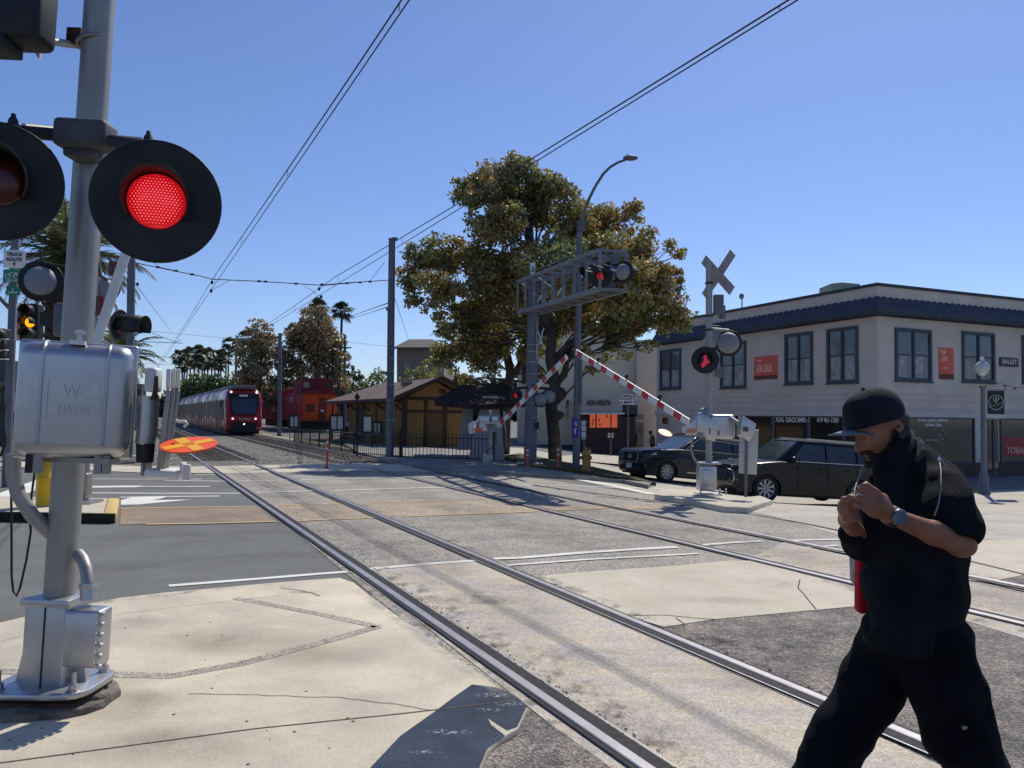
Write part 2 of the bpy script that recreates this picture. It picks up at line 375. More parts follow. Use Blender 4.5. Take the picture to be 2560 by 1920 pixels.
# rails
for T, lab in ((T1, 'nearer railway track set in concrete running under the red disc of the left gate'), (T2, 'farther railway track that carries the red tram')):
    rt = thing('railway_track', lab, 'railway track', trk(T, 12)); rt['group'] = 'railway tracks'
    for s in (-1, 1):
        yy = [-4, 0, 3, 6, 9, 12, 14, 16, 18, 20, 22, 24, 25, 25.5, 26, 26.5, 27, 27.5, 28, 30, 35, 45, 60, 80, 120, 200]
        b = MB()
        prof = [(-.036, -.008), (-.034, 0), (.034, 0), (.036, -.008)]
        vs = []
        for y in yy:
            c = trk(T, y, s*.7525); n = (trk(T, y, 1)-trk(T, y, 0)); zt = terr(c.x, c.y)+rtop(y)
            for (o, z) in [(-.036, -.06), (-.036, -.004), (-.028, 0), (.028, 0), (.036, -.004), (.036, -.06)]:
                vs.append((c.x+n.x*o, c.y+n.y*o, zt+z))
        k = 6; b.add(vs, [(i*k+j, i*k+j+1, (i+1)*k+j+1, (i+1)*k+j) for i in range(len(yy)-1) for j in range(k-1)])
        rail = b.build('rail', M_RAILTOP, rt)
        fl = ribbon('x', None, .085, .0235, None, world=[trk(T, y, s*(.7525-.036-.045)) for y in (-4, 6, 12, 18, 24.5)])
        fl.build('flangeway', M_BLK, rt)
        gd = ribbon('x', None, .012, .027, None, world=[trk(T, y, s*(.7525-.036-.096)) for y in (-4, 6, 12, 17)])
        gd.build('guard_edge', M_RAILTOP, rt)
        ol = ribbon('x', None, .035, .022, None, world=[trk(T, y, s*(.7525+.036+.014)) for y in (-4, 6, 12, 18, 24.5)])
        ol.build('joint_filler', M_BLK, rt)
    tb = MB()
    for i in range(90):
        y = 27.2+i*.55; c = trk(T, y); n = (trk(T, y, 1)-trk(T, y, 0)); d = Vector((-T[1], 1, 0)).normalized()
        tb.obox(c+Vector((0, 0, .012)), n*1.25, d*.11, Vector((0, 0, .012)))
    tb.build('sleepers', mat('sleeper_wood', rgb(92, 80, 70, .7), rough=.9, var=.3, scale=3), rt)
    sid = MB()
    for s in (-1, 1):
        P = [trk(T, y, s*.7525) for y in (26, 200)]
        sid.add([(P[0].x, P[0].y, .0), (P[1].x, P[1].y, .0), (P[1].x, P[1].y, .07), (P[0].x, P[0].y, .02)], [(0, 1, 2, 3)])
    sid.build('rail_web', M_RUST, rt)
ow = ribbon('x', [(1494, 1239), (1652, 1256), (1894, 1287), (2007, 1307), (2100, 1326), (2300, 1372), (2600, 1445)], .05, .018, None)
t3 = thing('siding_rail', 'thin disused rail groove curving past the right median island', 'rail', G(1800, 1275)); ow.build('groove', M_BLK, t3)

# markings
mark([(488, 1186), (547, 1186)], .11, .006); mark([(567, 1184), (685, 1181)], .11); mark([(705, 1181), (800, 1179), (900, 1177), (947, 1175)], .11)
mark([(411, 1201), (565, 1203)], .11, .006); mark([(597, 1203), (723, 1200)], .13); mark([(753, 1199), (900, 1196), (1101, 1191)], .13)
mark([(225, 1232), (400, 1233), (601, 1233)], .13, .006); mark([(640, 1231), (784, 1227)], .15); mark([(836, 1226), (1037, 1220)], .15); mark([(1045, 1220), (1105, 1218), (1202, 1215)], .14)
mark([(1306, 1213), (1420, 1214), (1539, 1219), (1700, 1225)], .13)
mark([(1245, 1190), (1370, 1190)], .18); mark([(1370, 1190), (1450, 1199), (1540, 1215), (1637, 1236)], .42, .0155)
mark([(225, 1197), (505, 1198)], .10, .006); mark([(225, 1216), (400, 1216), (525, 1216)], .15, .006); mark([(225, 1217), (300, 1216), (350, 1216)], .42, .007)
mark([(300, 1243), (420, 1241), (550, 1240)], .14, .006)
tag(patch('road_marking', [(302, 1262), (302, 1250), (330, 1243), (420, 1241), (400, 1247), (380, 1250), (480, 1249), (400, 1256), (350, 1261)], .007, M_PAINT))
tag(patch('road_marking', [(-80, 1290), (-60, 1255), (60, 1210), (90, 1200), (88, 1225), (0, 1262)], .007, M_PAINT))
mark([(422, 1464), (640, 1447), (800, 1434), (868, 1429)], .10, .006); mark([(924, 1422), (1060, 1410), (1189, 1401)], .12); mark([(1234, 1396), (1300, 1394), (1471, 1380), (1600, 1372), (1693, 1367)], .13)
mark([(1747, 1363), (1830, 1356), (1905, 1352)], .11); mark([(1946, 1351), (2097, 1348), (2400, 1346)], .10)
mark([(1265, 1413), (1471, 1398), (1700, 1386), (1747, 1383)], .075); mark([(2018, 1368), (2097, 1363)], .075)
M_Y2 = M_YEL
mark([(365, 1310), (500, 1308), (690, 1303)], .09, material=M_Y2); mark([(715, 1303), (900, 1295), (955, 1293)], .09, material=M_Y2)
mark([(1008, 1291), (1300, 1280), (1340, 1278)], .08, material=M_Y2); mark([(1375, 1276), (1505, 1271)], .08, material=M_Y2); mark([(1555, 1271), (1686, 1271)], .10, material=M_Y2)
mark([(302, 1271), (440, 1268), (610, 1267)], .10, material=M_Y2); mark([(694, 1263), (852, 1258)], .10, material=M_Y2); mark([(931, 1256), (1214, 1247)], .09, material=M_Y2)
# platform tactile edge: pale blocks
tb = MB()
for i in range(46):
    y = 31+i*.62; p = trk(T2, y, 1.75); d = Vector((-T2[1], 1, 0)).normalized(); n = Vector((d.y, -d.x, 0))
    tb.obox(p+Vector((0, 0, .03)), d*.22, n*.28, Vector((0, 0, .02)))
tag(tb.build('tactile_edge', mat('pale_yellow_tactile', rgb(206, 200, 160, .8), rough=.8)), kind='structure')
# near sidewalk slab (thin real step to the asphalt)
def slab(name, px, h, material, base=-.01, kind='structure'):
    P = [G(a, b, h) for a, b in px]; m_ = MB(); m_.prism([(p.x, p.y, base) for p in P], (0, 0, h-base)); o = m_.build(name, material, bevel=.006, seg=2)
    if kind: tag(o, kind=kind)
    return o
slab('sidewalk', [(-700, 1720), (0, 1556), (120, 1528), (300, 1494), (420, 1480), (560, 1468), (700, 1455), (850, 1444), (885, 1456), (940, 1501), (1003, 1545), (1090, 1607), (1158, 1655), (1240, 1713), (1318, 1768), (1296, 1820), (1253, 1845), (1218, 1877), (1199, 1922), (1150, 2300), (-1300, 2500)], .045, M_CONC)
patch('dark_ramp_patch', [(1180, 1711), (1240, 1718), (1284, 1735), (1318, 1764), (1293, 1817), (1268, 1826), (1250, 1815), (1220, 1795), (1228, 1812), (1262, 1838), (1218, 1873), (1199, 1918), (1160, 2290), (500, 2300), (920, 1925), (1000, 1840), (1089, 1777), (1135, 1742)], .0463, M_TAR)
bb = patch('coarse_asphalt', [(1199, 1925), (1218, 1880), (1253, 1848), (1296, 1823), (1322, 1772), (1475, 1880), (1590, 1965), (1800, 2120), (1150, 2300)], .012, M_DARKAG)
# joints, grooves and cracks of the sidewalk
def crack(pts, w, jit=0.0, h=.0478, material=None, sub=6):
    P = [G(a, b, .045) for a, b in pts]; Q = []
    for a, b in zip(P, P[1:]):
        for i in range(sub): q = a+(b-a)*i/sub; Q.append((q.x+random.uniform(-jit, jit), q.y+random.uniform(-jit, jit)))
    Q.append((P[-1].x, P[-1].y)); o = ribbon('x', None, w, h, None, world=Q).build('sidewalk_joint', material or M_BLK); tag(o, kind='structure')
M_JOINT = mat('joint_dirt', rgb(95, 82, 70), rough=.9, var=.3, scale=20)
crack([(-200, 1930), (0, 1908), (640, 1822), (1000, 1785), (1290, 1752)], .010, material=M_JOINT)
crack([(470, 1735), (640, 1738), (850, 1745), (1000, 1762), (1075, 1776)], .006, .008, material=M_JOINT)
crack([(0, 1605), (230, 1545), (420, 1520), (700, 1490)], .004, .004, material=M_JOINT)
crack([(700, 1470), (760, 1478), (800, 1490)], .010, .012, material=M_BLK)
M_GRV = ground_mat('grooved_band', rgb(176, 168, 156, .85), speck=.5, sscale=90, big=.2)
crack([(-20, 1678), (250, 1686), (430, 1690), (600, 1660), (760, 1618), (945, 1567)], .10, 0, .0470, M_GRV)
crack([(945, 1567), (800, 1536), (590, 1495)], .085, 0, .0470, M_GRV)
for k in range(34):
    a, b = random.uniform(0, 900), random.uniform(1500, 1915)
    p = G(a, b, .05); r = random.uniform(.004, .011)
    MBs = MB().lathe((p.x, p.y, .0465), (random.uniform(-.1,.1), 0, 1), [(0.0005, 0.0001), (.0005, r), (0, r)], 9)
    if k == 0: gum = MBs
    else: gum.v += [(v) for v in []]; n = len(gum.v); gum.v += MBs.v; gum.f += [tuple(i+n for i in f) for f in MBs.f]; gum.sm += MBs.sm
tag(gum.build('gum_spots', mat('old_gum', rgb(98, 88, 78), rough=.8)), 'dark chewing gum spots and grit scattered over the near sidewalk', 'gum spots', kind='stuff')
# crack of the slab between the tracks
for pts in ([(2000, 1448), (1995, 1470), (2010, 1485), (2025, 1505), (2040, 1522)], [(1580, 1538), (1660, 1537), (1740, 1545), (1790, 1548)], [(1690, 1545), (1712, 1560)]):
    o = ribbon('x', pts, .012, .0165, None).build('slab_crack', M_BLK); tag(o, kind='structure')
# asphalt crumbs along the first rail
cb = MB()
for i in range(900):
    y = random.uniform(3, 12); off = (.7525-.14-abs(random.gauss(0, .035)))*(-1) if random.random() < .6 else .7525+.06+abs(random.gauss(0, .03))
    p = trk(T1, y, off); s_ = random.uniform(.003, .009)
    q = [Vector((p.x, p.y, .012))+Vector((random.uniform(-1, 1)*s_*2, random.uniform(-1, 1)*s_*2, random.uniform(0, 1.2)*s_)) for _ in range(4)]
    cb.add(q, [(0, 1, 2), (0, 2, 3), (0, 3, 1), (1, 3, 2)])
tag(cb.build('asphalt_crumbs', M_BLK), 'black asphalt crumbs strewn along the near rails', 'crumbs', kind='stuff')
# median islands
M_CURBY = mat('yellow_curb_paint', rgb(222, 190, 120, .9), rough=.8, var=.15, scale=8, dirt=.5)
mi = thing('median_island', 'concrete median island with yellow painted end at the left', 'median island', G(300, 1308))
P = [Vector((-5.91, 11.75, 0)), Vector((-6.88, 13.75, 0)), Vector((-24, 14.6, 0)), Vector((-24, 12.3, 0))]
MB().prism([(p.x-.20 if p.x > -8 else p.x, p.y, 0) for p in P], (0, 0, .15)).build('island_top', M_SLAB, mi)
MB().prism([(-6.105, 11.752, 0), (-5.91, 11.74, 0), (-6.88, 13.76, 0), (-7.07, 13.748, 0)], (0, 0, .154)).build('painted_end', M_CURBY, mi, bevel=.02)
MB().prism([(-5.92, 11.70, 0), (-24, 12.26, 0), (-24, 12.29, 0), (-5.92, 11.736, 0)], (0, 0, .147)).build('curb_face', mat('dark_curb', rgb(44, 38, 30), rough=.9, var=.4, scale=2), mi)  # curb face coloured much darker than the island top
m2 = thing('median_island', 'low concrete median island under the right gate signal', 'median island', G(1790, 1262)); m2['group'] = mi['group'] = 'median islands'
P = [G(a, b, .05) for a, b in [(1636, 1243), (1650, 1231), (1760, 1229), (1880, 1236), (1930, 1258), (1872, 1278), (1808, 1275), (1740, 1261)]]
MB().prism([(p.x, p.y, terr(p.x, p.y)-.1) for p in P], (0, 0, .22)).build('island_top', M_SLAB, m2, bevel=.03)
# far sidewalk beside the station with kerb, grass strip
def tslab(name, px, h, material, th=.14, parent=None):
    P = [G(a, b, h) for a, b in px]; m_ = MB(); n = len(P)
    m_.add([(p.x, p.y, terr(p.x, p.y)+h) for p in P]+[(p.x, p.y, terr(p.x, p.y)+h-th) for p in P], [tuple(range(n))]+[(i, i+n, (i+1) % n+n, (i+1) % n) for i in range(n)])
    o = m_.build(name, material, parent); return tag(o, kind='structure') if not parent else o
tslab('station_sidewalk', [(1085, 1168), (1240, 1178), (1330, 1183), (1400, 1187), (1480, 1192), (1560, 1200), (1620, 1212), (1630, 1205), (1560, 1186), (1480, 1172), (1400, 1160), (1300, 1142), (1180, 1126), (960, 1112), (860, 1110), (900, 1132), (960, 1145)], .12, ground_mat('station_concrete', rgb(150, 148, 146, .8), speck=.15, sscale=80, big=.25, bigscale=.6, bump=.2), th=.3)
tslab('grass_strip', [(1250, 1140), (1300, 1133), (1400, 1152), (1480, 1166), (1560, 1184), (1640, 1207), (1600, 1200), (1520, 1188), (1440, 1176), (1330, 1164)], .14, M_GRASS, th=.1)
# ================================================================== CROSSING SIGNALS
M_ALU = mat('silver_painted_metal', rgb(200, 200, 202, .82), rough=.36, metal=.85, var=.06, scale=4, bump=.03, bscale=9, dirt=.12)
M_ALU2 = mat('galvanised_pole', rgb(170, 168, 164, .8), rough=.48, metal=.6, var=.08, scale=2.5, bump=.03, bscale=12, dirt=.15)
M_CHALK = mat('white_signal_paint', rgb(226, 226, 222, .9), rough=.5, var=.06, scale=6, dirt=.15)
M_BLACK = mat('black_signal_paint', (.012, .013, .016, 1), rough=.55, var=.2, scale=5)
M_BLACK2 = mat('dull_black_metal', (.02, .021, .024, 1), rough=.7, var=.25, scale=6)
M_DGREY = mat('dark_grey_casting', rgb(84, 84, 88, .8), rough=.65, var=.15, scale=8, bump=.2)
M_HOUS = mat('light_grey_lamp_back', rgb(138, 142, 150, .8), rough=.55, var=.08, scale=5)
M_GALV = mat('weathered_galvanised', rgb(112, 116, 122, .8), rough=.6, metal=.25, var=.1, scale=2.5, dirt=.1)
M_REDL = mat('red_lens', (.25, .004, .006, 1), rough=.15, emit=(1, .01, .02, 1), estr=.42)
M_REDLED = mat('red_led', (1, .1, .1, 1), rough=.3, emit=(1, .10, .13, 1), estr=2.0)
M_REDOFF = mat('dark_red_lens', (.07, .008, .008, 1), rough=.2)
M_REDGL = mat('red_lamp_on', (.5, .02, .03, 1), rough=.3, emit=(1, .03, .05, 1), estr=.3)
M_AMB = mat('amber_lamp_on', (.8, .3, .02, 1), rough=.3, emit=(1, .36, .01, 1), estr=1.6)
M_GREENOFF = mat('unlit_green_lens', (.01, .05, .04, 1), rough=.15)
M_CABLE = mat('black_cable', (.015, .015, .015, 1), rough=.5)
M_ORANGE = mat('orange_reflective', rgb(255, 92, 30), rough=.4, var=.04, scale=3)
M_YELREF = mat('yellow_reflective', rgb(250, 176, 34), rough=.4, var=.04, scale=3)
M_CONCD = mat('dirty_concrete', rgb(120, 112, 102), rough=.95, var=.35, scale=9, bump=.8, bscale=30, dirt=.5)
M_REDP = mat('red_reflective_stripe', rgb(196, 46, 52), rough=.5, var=.12, scale=9)
M_WHP = mat('white_reflective_stripe', rgb(222, 218, 214), rough=.5, var=.07, scale=9, dirt=.1)

def lamp_unit(parent, c, n, Rb=.30, rl=.135, vis=.30, lens=None, leds=False, back=True, name='signal_lamp', label=None, full=False):
    """background disc, lens, hood and rear housing; n points out of the lens"""
    c = Vector(c); n = Vector(n).normalized()
    a = Vector((0, 0, 1)); u = n.cross(a).normalized(); w = u.cross(n).normalized()      # u: sideways, w: up
    d = MB().lathe(c, n, [(-.012, rl*.9), (-.012, Rb-.01), (-.004, Rb), (.006, Rb-.004), (.004, Rb-.02), (-.002, rl*1.15), (-.002, rl*.9)], 56).build(name, M_BLACK, parent, label)
    lm = lens or M_REDOFF
    MB().lathe(c, n, [(.004, rl*1.02), (.012, rl), (.022, rl*.8), (.03, rl*.4), (.032, .0005)], 32).build('lens', lm, d)
    if leds:
        b = MB(); k = 0; st = rl/8.6
        for i in range(-11, 12):
            for j in range(-11, 12):
                x = (i+(j % 2)*.5)*st; y = j*st*.87; r = math.hypot(x, y)
                if r < rl*.95:
                    h = .034*(1-(r/rl)**2)+.008; p = c+n*h+u*x+w*y; q = st*.21
                    b.add([p+(u*math.cos(t)+w*math.sin(t))*q+n*.002 for t in [math.pi/3*e for e in range(6)]], [tuple(range(6))])
        b.build('led_array', M_REDLED, d)
    b = MB(); n1 = 40; L = vis; vs = []; fs = []
    for i in range(n1+1):
        t = R(-35)+R(250)*i/n1; f = 1 if full else 1-abs((t-R(90))/R(125))**2.2
        for (h, rr) in ((0, rl*1.12), (L*(.35+.65*f), rl*1.16), (L*(.35+.65*f), rl*1.12), (0, rl*1.07)):
            vs.append(c+n*h+(u*math.cos(t)+w*math.sin(t))*rr)
    for i in range(n1):
        for k in range(4): fs.append((i*4+k, i*4+(k+1) % 4, i*4+4+(k+1) % 4, i*4+4+k))
    b.add(vs, fs, True).build('hood', M_BLACK, d)
    if back: MB().lathe(c, -n, [(.01, rl*1.2), (.05, rl*1.22), (.10, rl*1.1), (.15, rl*.8), (.175, rl*.3), (.178, .001)], 28).build('lamp_housing', M_HOUS, d)
    return d

def rbox(c, ax, ay, az, name, material, parent, bevel, seg=4): return MB().obox(c, ax, ay, az).build(name, material, parent, bevel=bevel, seg=seg)

# ---- near signal on the left ------------------------------------------------
D = 4.45
root = thing('crossing_signal', 'tall foreground crossing signal with lit red lamp and big silver gate box', 'crossing signal', W(130, 1735, D)-Vector((0, 0, .0)))
root['group'] = 'railway crossing signals'
pb, pt = W(151, 1460, D), W(250, 0, D); ax = (pt-pb).normalized()
p0 = pb-ax*.15; p1 = pt+ax*.5
pole = MB().cyl(p0, p1, .082, n=40).build('mast', M_ALU2, root)
side = Vector((1, 0, 0)); side = (side-ax*side.dot(ax)).normalized(); fwd = ax.cross(side)       # fwd ~ +y
toC = -fwd
# base casting
bc = W(128, 1606, D)
cast = MB()
def casting_sec(z, wx, wy, cx_): return (z, wx, wy, cx_)
A = W(132, 1708, D); B = W(146, 1500, D)
cast.prism([A+side*(-.115)+toC*.12, A+side*.115+toC*.12, A+side*.115-toC*.12, A+side*(-.115)-toC*.12], (B-A)*.995)
cast.build('base_casting', M_ALU, root, bevel=.012, seg=3)
MB().obox((A+B)/2+toC*.122, side*.004, (B-A)*.5, toC*.002).build('casting_seam', M_BLACK, root)
fl = W(132, 1716, D)
poly = []
for k in range(24):
    t = 2*math.pi*k/24; ex = lambda v: math.copysign(abs(v)**.5, v)
    poly.append(fl+Vector((ex(math.cos(t))*.285, ex(math.sin(t))*.235, 0)))
MB().prism(poly, (0, 0, .035)).build('base_flange', M_ALU, root, bevel=.01)
for sx, sy in ((-1, -1), (1, -1), (-1, 1), (1, 1)):
    c = fl+Vector((sx*.205, sy*.16, .035))
    MB().cyl(c, c+Vector((0, 0, .10)), .013, n=12).lathe(c+Vector((0, 0, .0)), (0, 0, 1), [(0, .034), (.006, .034), (.007, .026), (.034, .026), (.035, 0.001)], 6, False).build('anchor_bolt', M_ALU, root)
for sx in (-1, 1):
    q = A+side*(sx*.112)
    MB().prism([q+toC*.02, q+side*(sx*.09)+toC*.02, q+(B-A)*.86+side*(sx*.012)+toC*.02], -toC*.04).build('gusset', M_ALU, root)
MB().obox(B+ax*.01, side*.135, toC*.135, ax*.022).build('casting_collar', M_ALU, root, bevel=.01)
jb = W(219, 1590, D-.16)
rbox(jb, side*.098, toC*.07, ax*.155, 'junction_box', M_ALU, root, .022)
MB().obox(jb+toC*.075, side*.086, toC*.006, ax*.140).build('junction_box_lid', M_ALU, root, bevel=.006)
for i in range(6):
    q = jb+side*.106+ax*(-.14+.056*i); MB().cyl(q+toC*.05, q+toC*.075, .012, n=8).build('lid_screw', M_ALU, root)
MB().tube([W(196, 1385, D-.02), W(208, 1400, D-.06), W(217, 1425, D-.1), W(220, 1460, D-.12)], .033, 16).build('conduit_elbow', M_ALU2, root)
MB().cyl(W(220, 1458, D-.12), W(221, 1500, D-.13), .041, n=18).lathe(W(221, 1470, D-.12), ax, [(0, .041), (0, .05), (.02, .05), (.02, .041)], 8, False).build('conduit_coupling', M_ALU, root)
MB().tube([W(34, 1135, D-.1), W(33, 1180, D-.1), W(45, 1235, D-.1), (W(80, 1288, D-.08)), W(118, 1325, D-.03), W(145, 1345, D)], .0385, 18).build('conduit_bend', M_ALU2, root)
MB().tube([W(28, 1225, 4.5), W(29, 1350, 4.5), W(29, 1440, 4.5), W(33, 1478, 4.5), W(41, 1490, 4.5), W(50, 1470, 4.5), W(66, 1400, 4.5), W(77, 1330, 4.5), W(74, 1280, 4.5), W(80, 1230, 4.48), W(87, 1180, 4.4), W(88, 1140, 4.35)], .0065, 8).build('cable_loop', M_CABLE, root)
MB().tube([W(12, 1010, 4.6), W(8, 1060, 4.6), W(13, 1110, 4.6), W(2, 1140, 4.6)], .009, 8).build('cable_loop', M_CABLE, root)
# mechanism box
q_ = Matrix.Rotation(R(20), 3, ax); side0, toC0, fwd0 = side, toC, fwd; side, toC, fwd = q_ @ side, q_ @ toC, q_ @ fwd
hx, hz, hy = sz(131, 3.9), sz(144, 3.9), .075; gc = W(182, 1001, 3.9)+fwd*hy
box = rbox(gc, side*hx, toC*hy, ax*hz, 'gate_mechanism_box', M_ALU, root, .075, 7)
fc = gc+toC*(hy+.001)
for px in (-.55, .555):
    q = gc+side*hx*px
    b = MB()
    rib_ = [q+toC*(hy+.001)+ax*(-hz+.07)]+[q+toC*(hy+.003-.078*(1-math.sin(t)))+ax*(hz+.003-.078*(1-math.cos(t))) for t in [R(90-15*k) for k in range(7)]]+[q-toC*(hy-.05)+ax*(hz+.003)]; b.tube(rib_, .009, 8); b.build('rib', M_ALU, box, bevel=.003)
MB().obox(gc+ax*(hz*.0)+toC*(-.045), side*(hx+.012), toC*.018, ax*(hz+.012)).build('lid_flange', M_ALU, box, bevel=.03, seg=3)
kx, kz = 3.9/F/math.cos(R(9)), 3.9/F
def bpos(px, py): return fc+side*((px-178)*kx)+ax*((1001-py)*kz)
for (px, py, w_, h_) in ((180, 951, 57, 1.2), (122, 1003, 1.2, 52), (238, 1001, 1.2, 52), (195, 1010, 27, 1.3), (174, 1038, 40, 1.3)):
    MB().obox(bpos(px, py), side*w_*kx, toC*.0035, ax*h_*kz).build('embossed_frame', M_ALU, box)
text('embossed_lettering', 'WC', .100, bpos(185, 981), side, ax, M_ALU, box, .006, sx=.72)
text('embossed_lettering', 'HAYES', .056, bpos(180, 1024), side, ax, M_ALU, box, .006, sx=.85)
lt = gc+ax*(hz+.004)
MB().obox(lt+toC*.04, side*.035, toC*.03, ax*.012).cyl(lt+ax*.0, lt+ax*.07, .012).obox(lt+ax*.055+toC*.0, side*.022, toC*.02, ax*.010).build('latch', M_ALU, box)
for px in (-.68, -.55, .47, .62):
    q = gc-ax*(hz+.03)+side*hx*px; MB().obox(q, side*.017, toC*.04, ax*.05).build('mounting_foot', M_ALU2 if px > -.6 else M_BLACK2, box)
side, toC, fwd = side0, toC0, fwd0
MB().lathe(pb+ax*.90, ax, [(-.01, .086), (-.012, .12), (.02, .13), (.022, .086)], 24).build('pole_collar', M_ALU, root)
MB().obox(gc-ax*(hz+.015)+fwd*.2+side*.02, side*.17, toC*.20, ax*.014).build('mounting_bracket', M_ALU2, root)
# counterweights and arm bracket beside the box
cwt = []
b = MB(); dw = 4.15
def slant(px0, py0, px1, py1, wpx, d, t, nm, mt, bev=.006):
    a_, b_ = W(px0, py0, d), W(px1, py1, d); return MB().beam(a_, b_, sz(wpx, d), t, up=tuple(ray(420, 1040))).build(nm, mt, root, bevel=bev)
for i, (x0, x1) in enumerate(((421, 398), (433, 408), (445, 416))):
    slant(x0, 974, x1, 1168, 11, 4.02+.06*i, .22, 'counterweight_plate', M_DGREY if 0 else M_ALU2)
    slant(x0+1, 924, x0-1, 972, 10.5, 4.02+.06*i, .215, 'plate_end', M_CHALK)
MB().tube([W(372, 990, 4.1), W(368, 1080, 4.1), W(362, 1110, 4.1)], [.052, .052, .048], 20).build('damper_cylinder', M_ALU, root)
MB().tube([W(364, 1108, 4.1), W(362, 1156, 4.1)], [.047, .042], 20).build('damper_sleeve', M_BLACK, root)
MB().obox(W(384, 950, 4.1), side*.030, toC*.05, ax*.065).build('arm_bracket', M_CHALK, root, bevel=.018, seg=3)
MB().tube([W(391, 940, 3.98), W(389, 975, 3.98), W(384, 1000, 3.98)], [.009, .012, .016], 10).build('arm_bolt', M_RUST, root)
MB().obox(W(352, 1040, 4.25), side*.006, ray(352, 1040).normalized()*.05, ax*.17).build('side_plate', M_ALU2, root)
MB().obox(W(359, 1172, 4.1), side*.006, toC*.02, ax*.035).obox(W(372, 1172, 4.1), side*.006, toC*.02, ax*.035).build('damper_foot', M_ALU2, root)
MB().beam(W(376, 1180, 4.0), W(462, 1186, 4.0), .16, .045).build('arm_support', M_CHALK, root, bevel=.016, seg=3)
MB().obox(W(467, 1181, 3.93), side*.020, toC*.012, ax*.040).obox(W(458, 1170, 3.97), side*.008, toC*.03, ax*.03).build('arm_clip', M_CHALK, root, bevel=.008)
MB().tube([W(437, 1050, 4.3), W(447, 1054, 4.3), W(463, 1054, 4.3), W(468, 1060, 4.3), W(460, 1066, 4.3)], .009, 8).build('conduit_hook', M_CHALK, root)
dc = W(472, 1112, 3.75); dn = Vector((.02, -.26, 1)).normalized(); Rd = sz(67, 3.75)
disc = MB().lathe(dc, dn, [(-.003, .001), (-.003, Rd), (.003, Rd), (.003, .001)], 48, False).build('reflective_disc', M_ORANGE, root)
u_ = dn.cross(Vector((0, 1, 0))).normalized(); v_ = dn.cross(u_)
for sg in (1, -1):
    q = (u_+v_*sg).normalized(); s_ = dn.cross(q)
    MB().obox(dc+dn*.0038, q*Rd*.93, s_*Rd*.21, dn*.0012).build('disc_cross', M_YELREF, disc)
MB().lathe(dc+u_*(-.0)+Vector((-.075, 0, 0))+dn*.004, dn, [(0, .008), (.003, .008), (.003, .0001)], 10, False).build('disc_bolt', M_BLACK, disc)
MB().tube([W(445, 1105, 4.0), dc+Vector((-.1, .05, -.012))], .008, 8).build('disc_stem', M_ALU2, root)
# crossarm, junction box, lamps
MB().obox(W(214, 340, 4.27), side*.145, toC*.085, ax*.078).build('arm_junction_box', M_DGREY, root, bevel=.03, seg=4)
MB().obox(W(214, 384, 4.32), side*.09, toC*.08, ax*.04).build('arm_clamp', M_DGREY, root, bevel=.02)
lr, ll = W(392, 504, 3.78), W(-8, 452, 3.95)
la, lb = W(-30, 322, 4.1), W(405, 372, 3.98)
MB().tube([la, W(150, 338, 4.25)], .034, 14).build('lamp_crossarm', M_BLACK2, root)
MB().tube([W(278, 352, 4.2), lb], .034, 14).build('lamp_crossarm', M_BLACK2, root)
MB().tube([W(60, 318, 4.2), W(150, 326, 4.4)], .022, 10).tube([W(278, 345, 4.35), W(350, 352, 4.1)], .02, 10).build('crossarm_strut', M_ALU2, root)
for q, s_ in ((W(33, 308, 4.1), 1), (W(371, 352, 4.0), 1)):
    MB().lathe(q, (0, 0, 1), [(-.06, .03), (-.02, .035), (0, .026), (.02, .022), (.035, .012), (.05, .012), (.055, .0001)], 14).build('clamp_cap', M_BLACK2, root)
nr = Vector((-.02, -1, .02)).normalized()
lamp_unit(root, lr, Vector((.36, -1, -.10)), Rb=.300, rl=.131, vis=.20, lens=M_REDL, leds=True)
lamp_unit(root, ll, Vector((.45, -1, -.06)), Rb=.306, rl=.131, vis=.24)
MB().lathe(W(236, 107, D), ax+side*-.35, [(-.008, .088), (-.011, .097), (.011, .097), (.008, .088)], 30).build('band_clamp', M_ALU2, root)
MB().obox(W(192, 95, 4.6), side*.045, toC*.04, ax*.05).build('clamp_bracket', M_RUST, root, bevel=.008)

# traffic light hanging at the top left corner, side pipe to the mast
ts = thing('traffic_signal', 'black traffic signal housing cut off at the top left corner of the view', 'traffic signal', W(20, 60, 4.3))
rbox(W(15, 35, 4.3), side*sz(110, 4.3), toC*.11, ax*sz(84, 4.3), 'signal_housing', M_BLACK, ts, .05)
rbox(W(0, 118, 4.25), side*.07, toC*.1, ax*.03, 'signal_visor', M_BLACK2, ts, .01)
MB().cyl(W(110, 100, 4.4), W(184, 112, 4.6), .022).build('signal_bracket', M_ALU2, ts)
MB().prism([W(78, 119, 4.5), W(101, 121, 4.5), W(98, 149, 4.5)], (0, .01, 0)).build('signal_tag', M_CHALK, ts)
# concrete footing
ft = thing('signal_footing', 'rough broken concrete footing below the foreground crossing signal', 'footing', W(130, 1760, D))
P = []
q = W(128, 1742, D+.0)
for k in range(22):
    t = 2*math.pi*k/22; r = .37+random.uniform(-.03, .03); P.append((q.x+math.cos(t)*r*.95+.0, q.y+math.sin(t)*r*.85, .03))
MB().prism(P, (0, 0, .055)).build('footing_block', M_CONCD, ft, bevel=.02)
MB().obox((q.x-.02, q.y, .093), (.26, 0, 0), (0, .2, 0), (0, 0, .009)).build('rusty_shim', M_RUST, ft)
mb = MB().lathe(W(240, 1768, D-.02)-Vector((0, 0, .04)), (0, 0, 1), [(0, .085), (.11, .075), (.125, .05), (.125, .001)], 14).build('footing_lump', M_CONCD, ft)

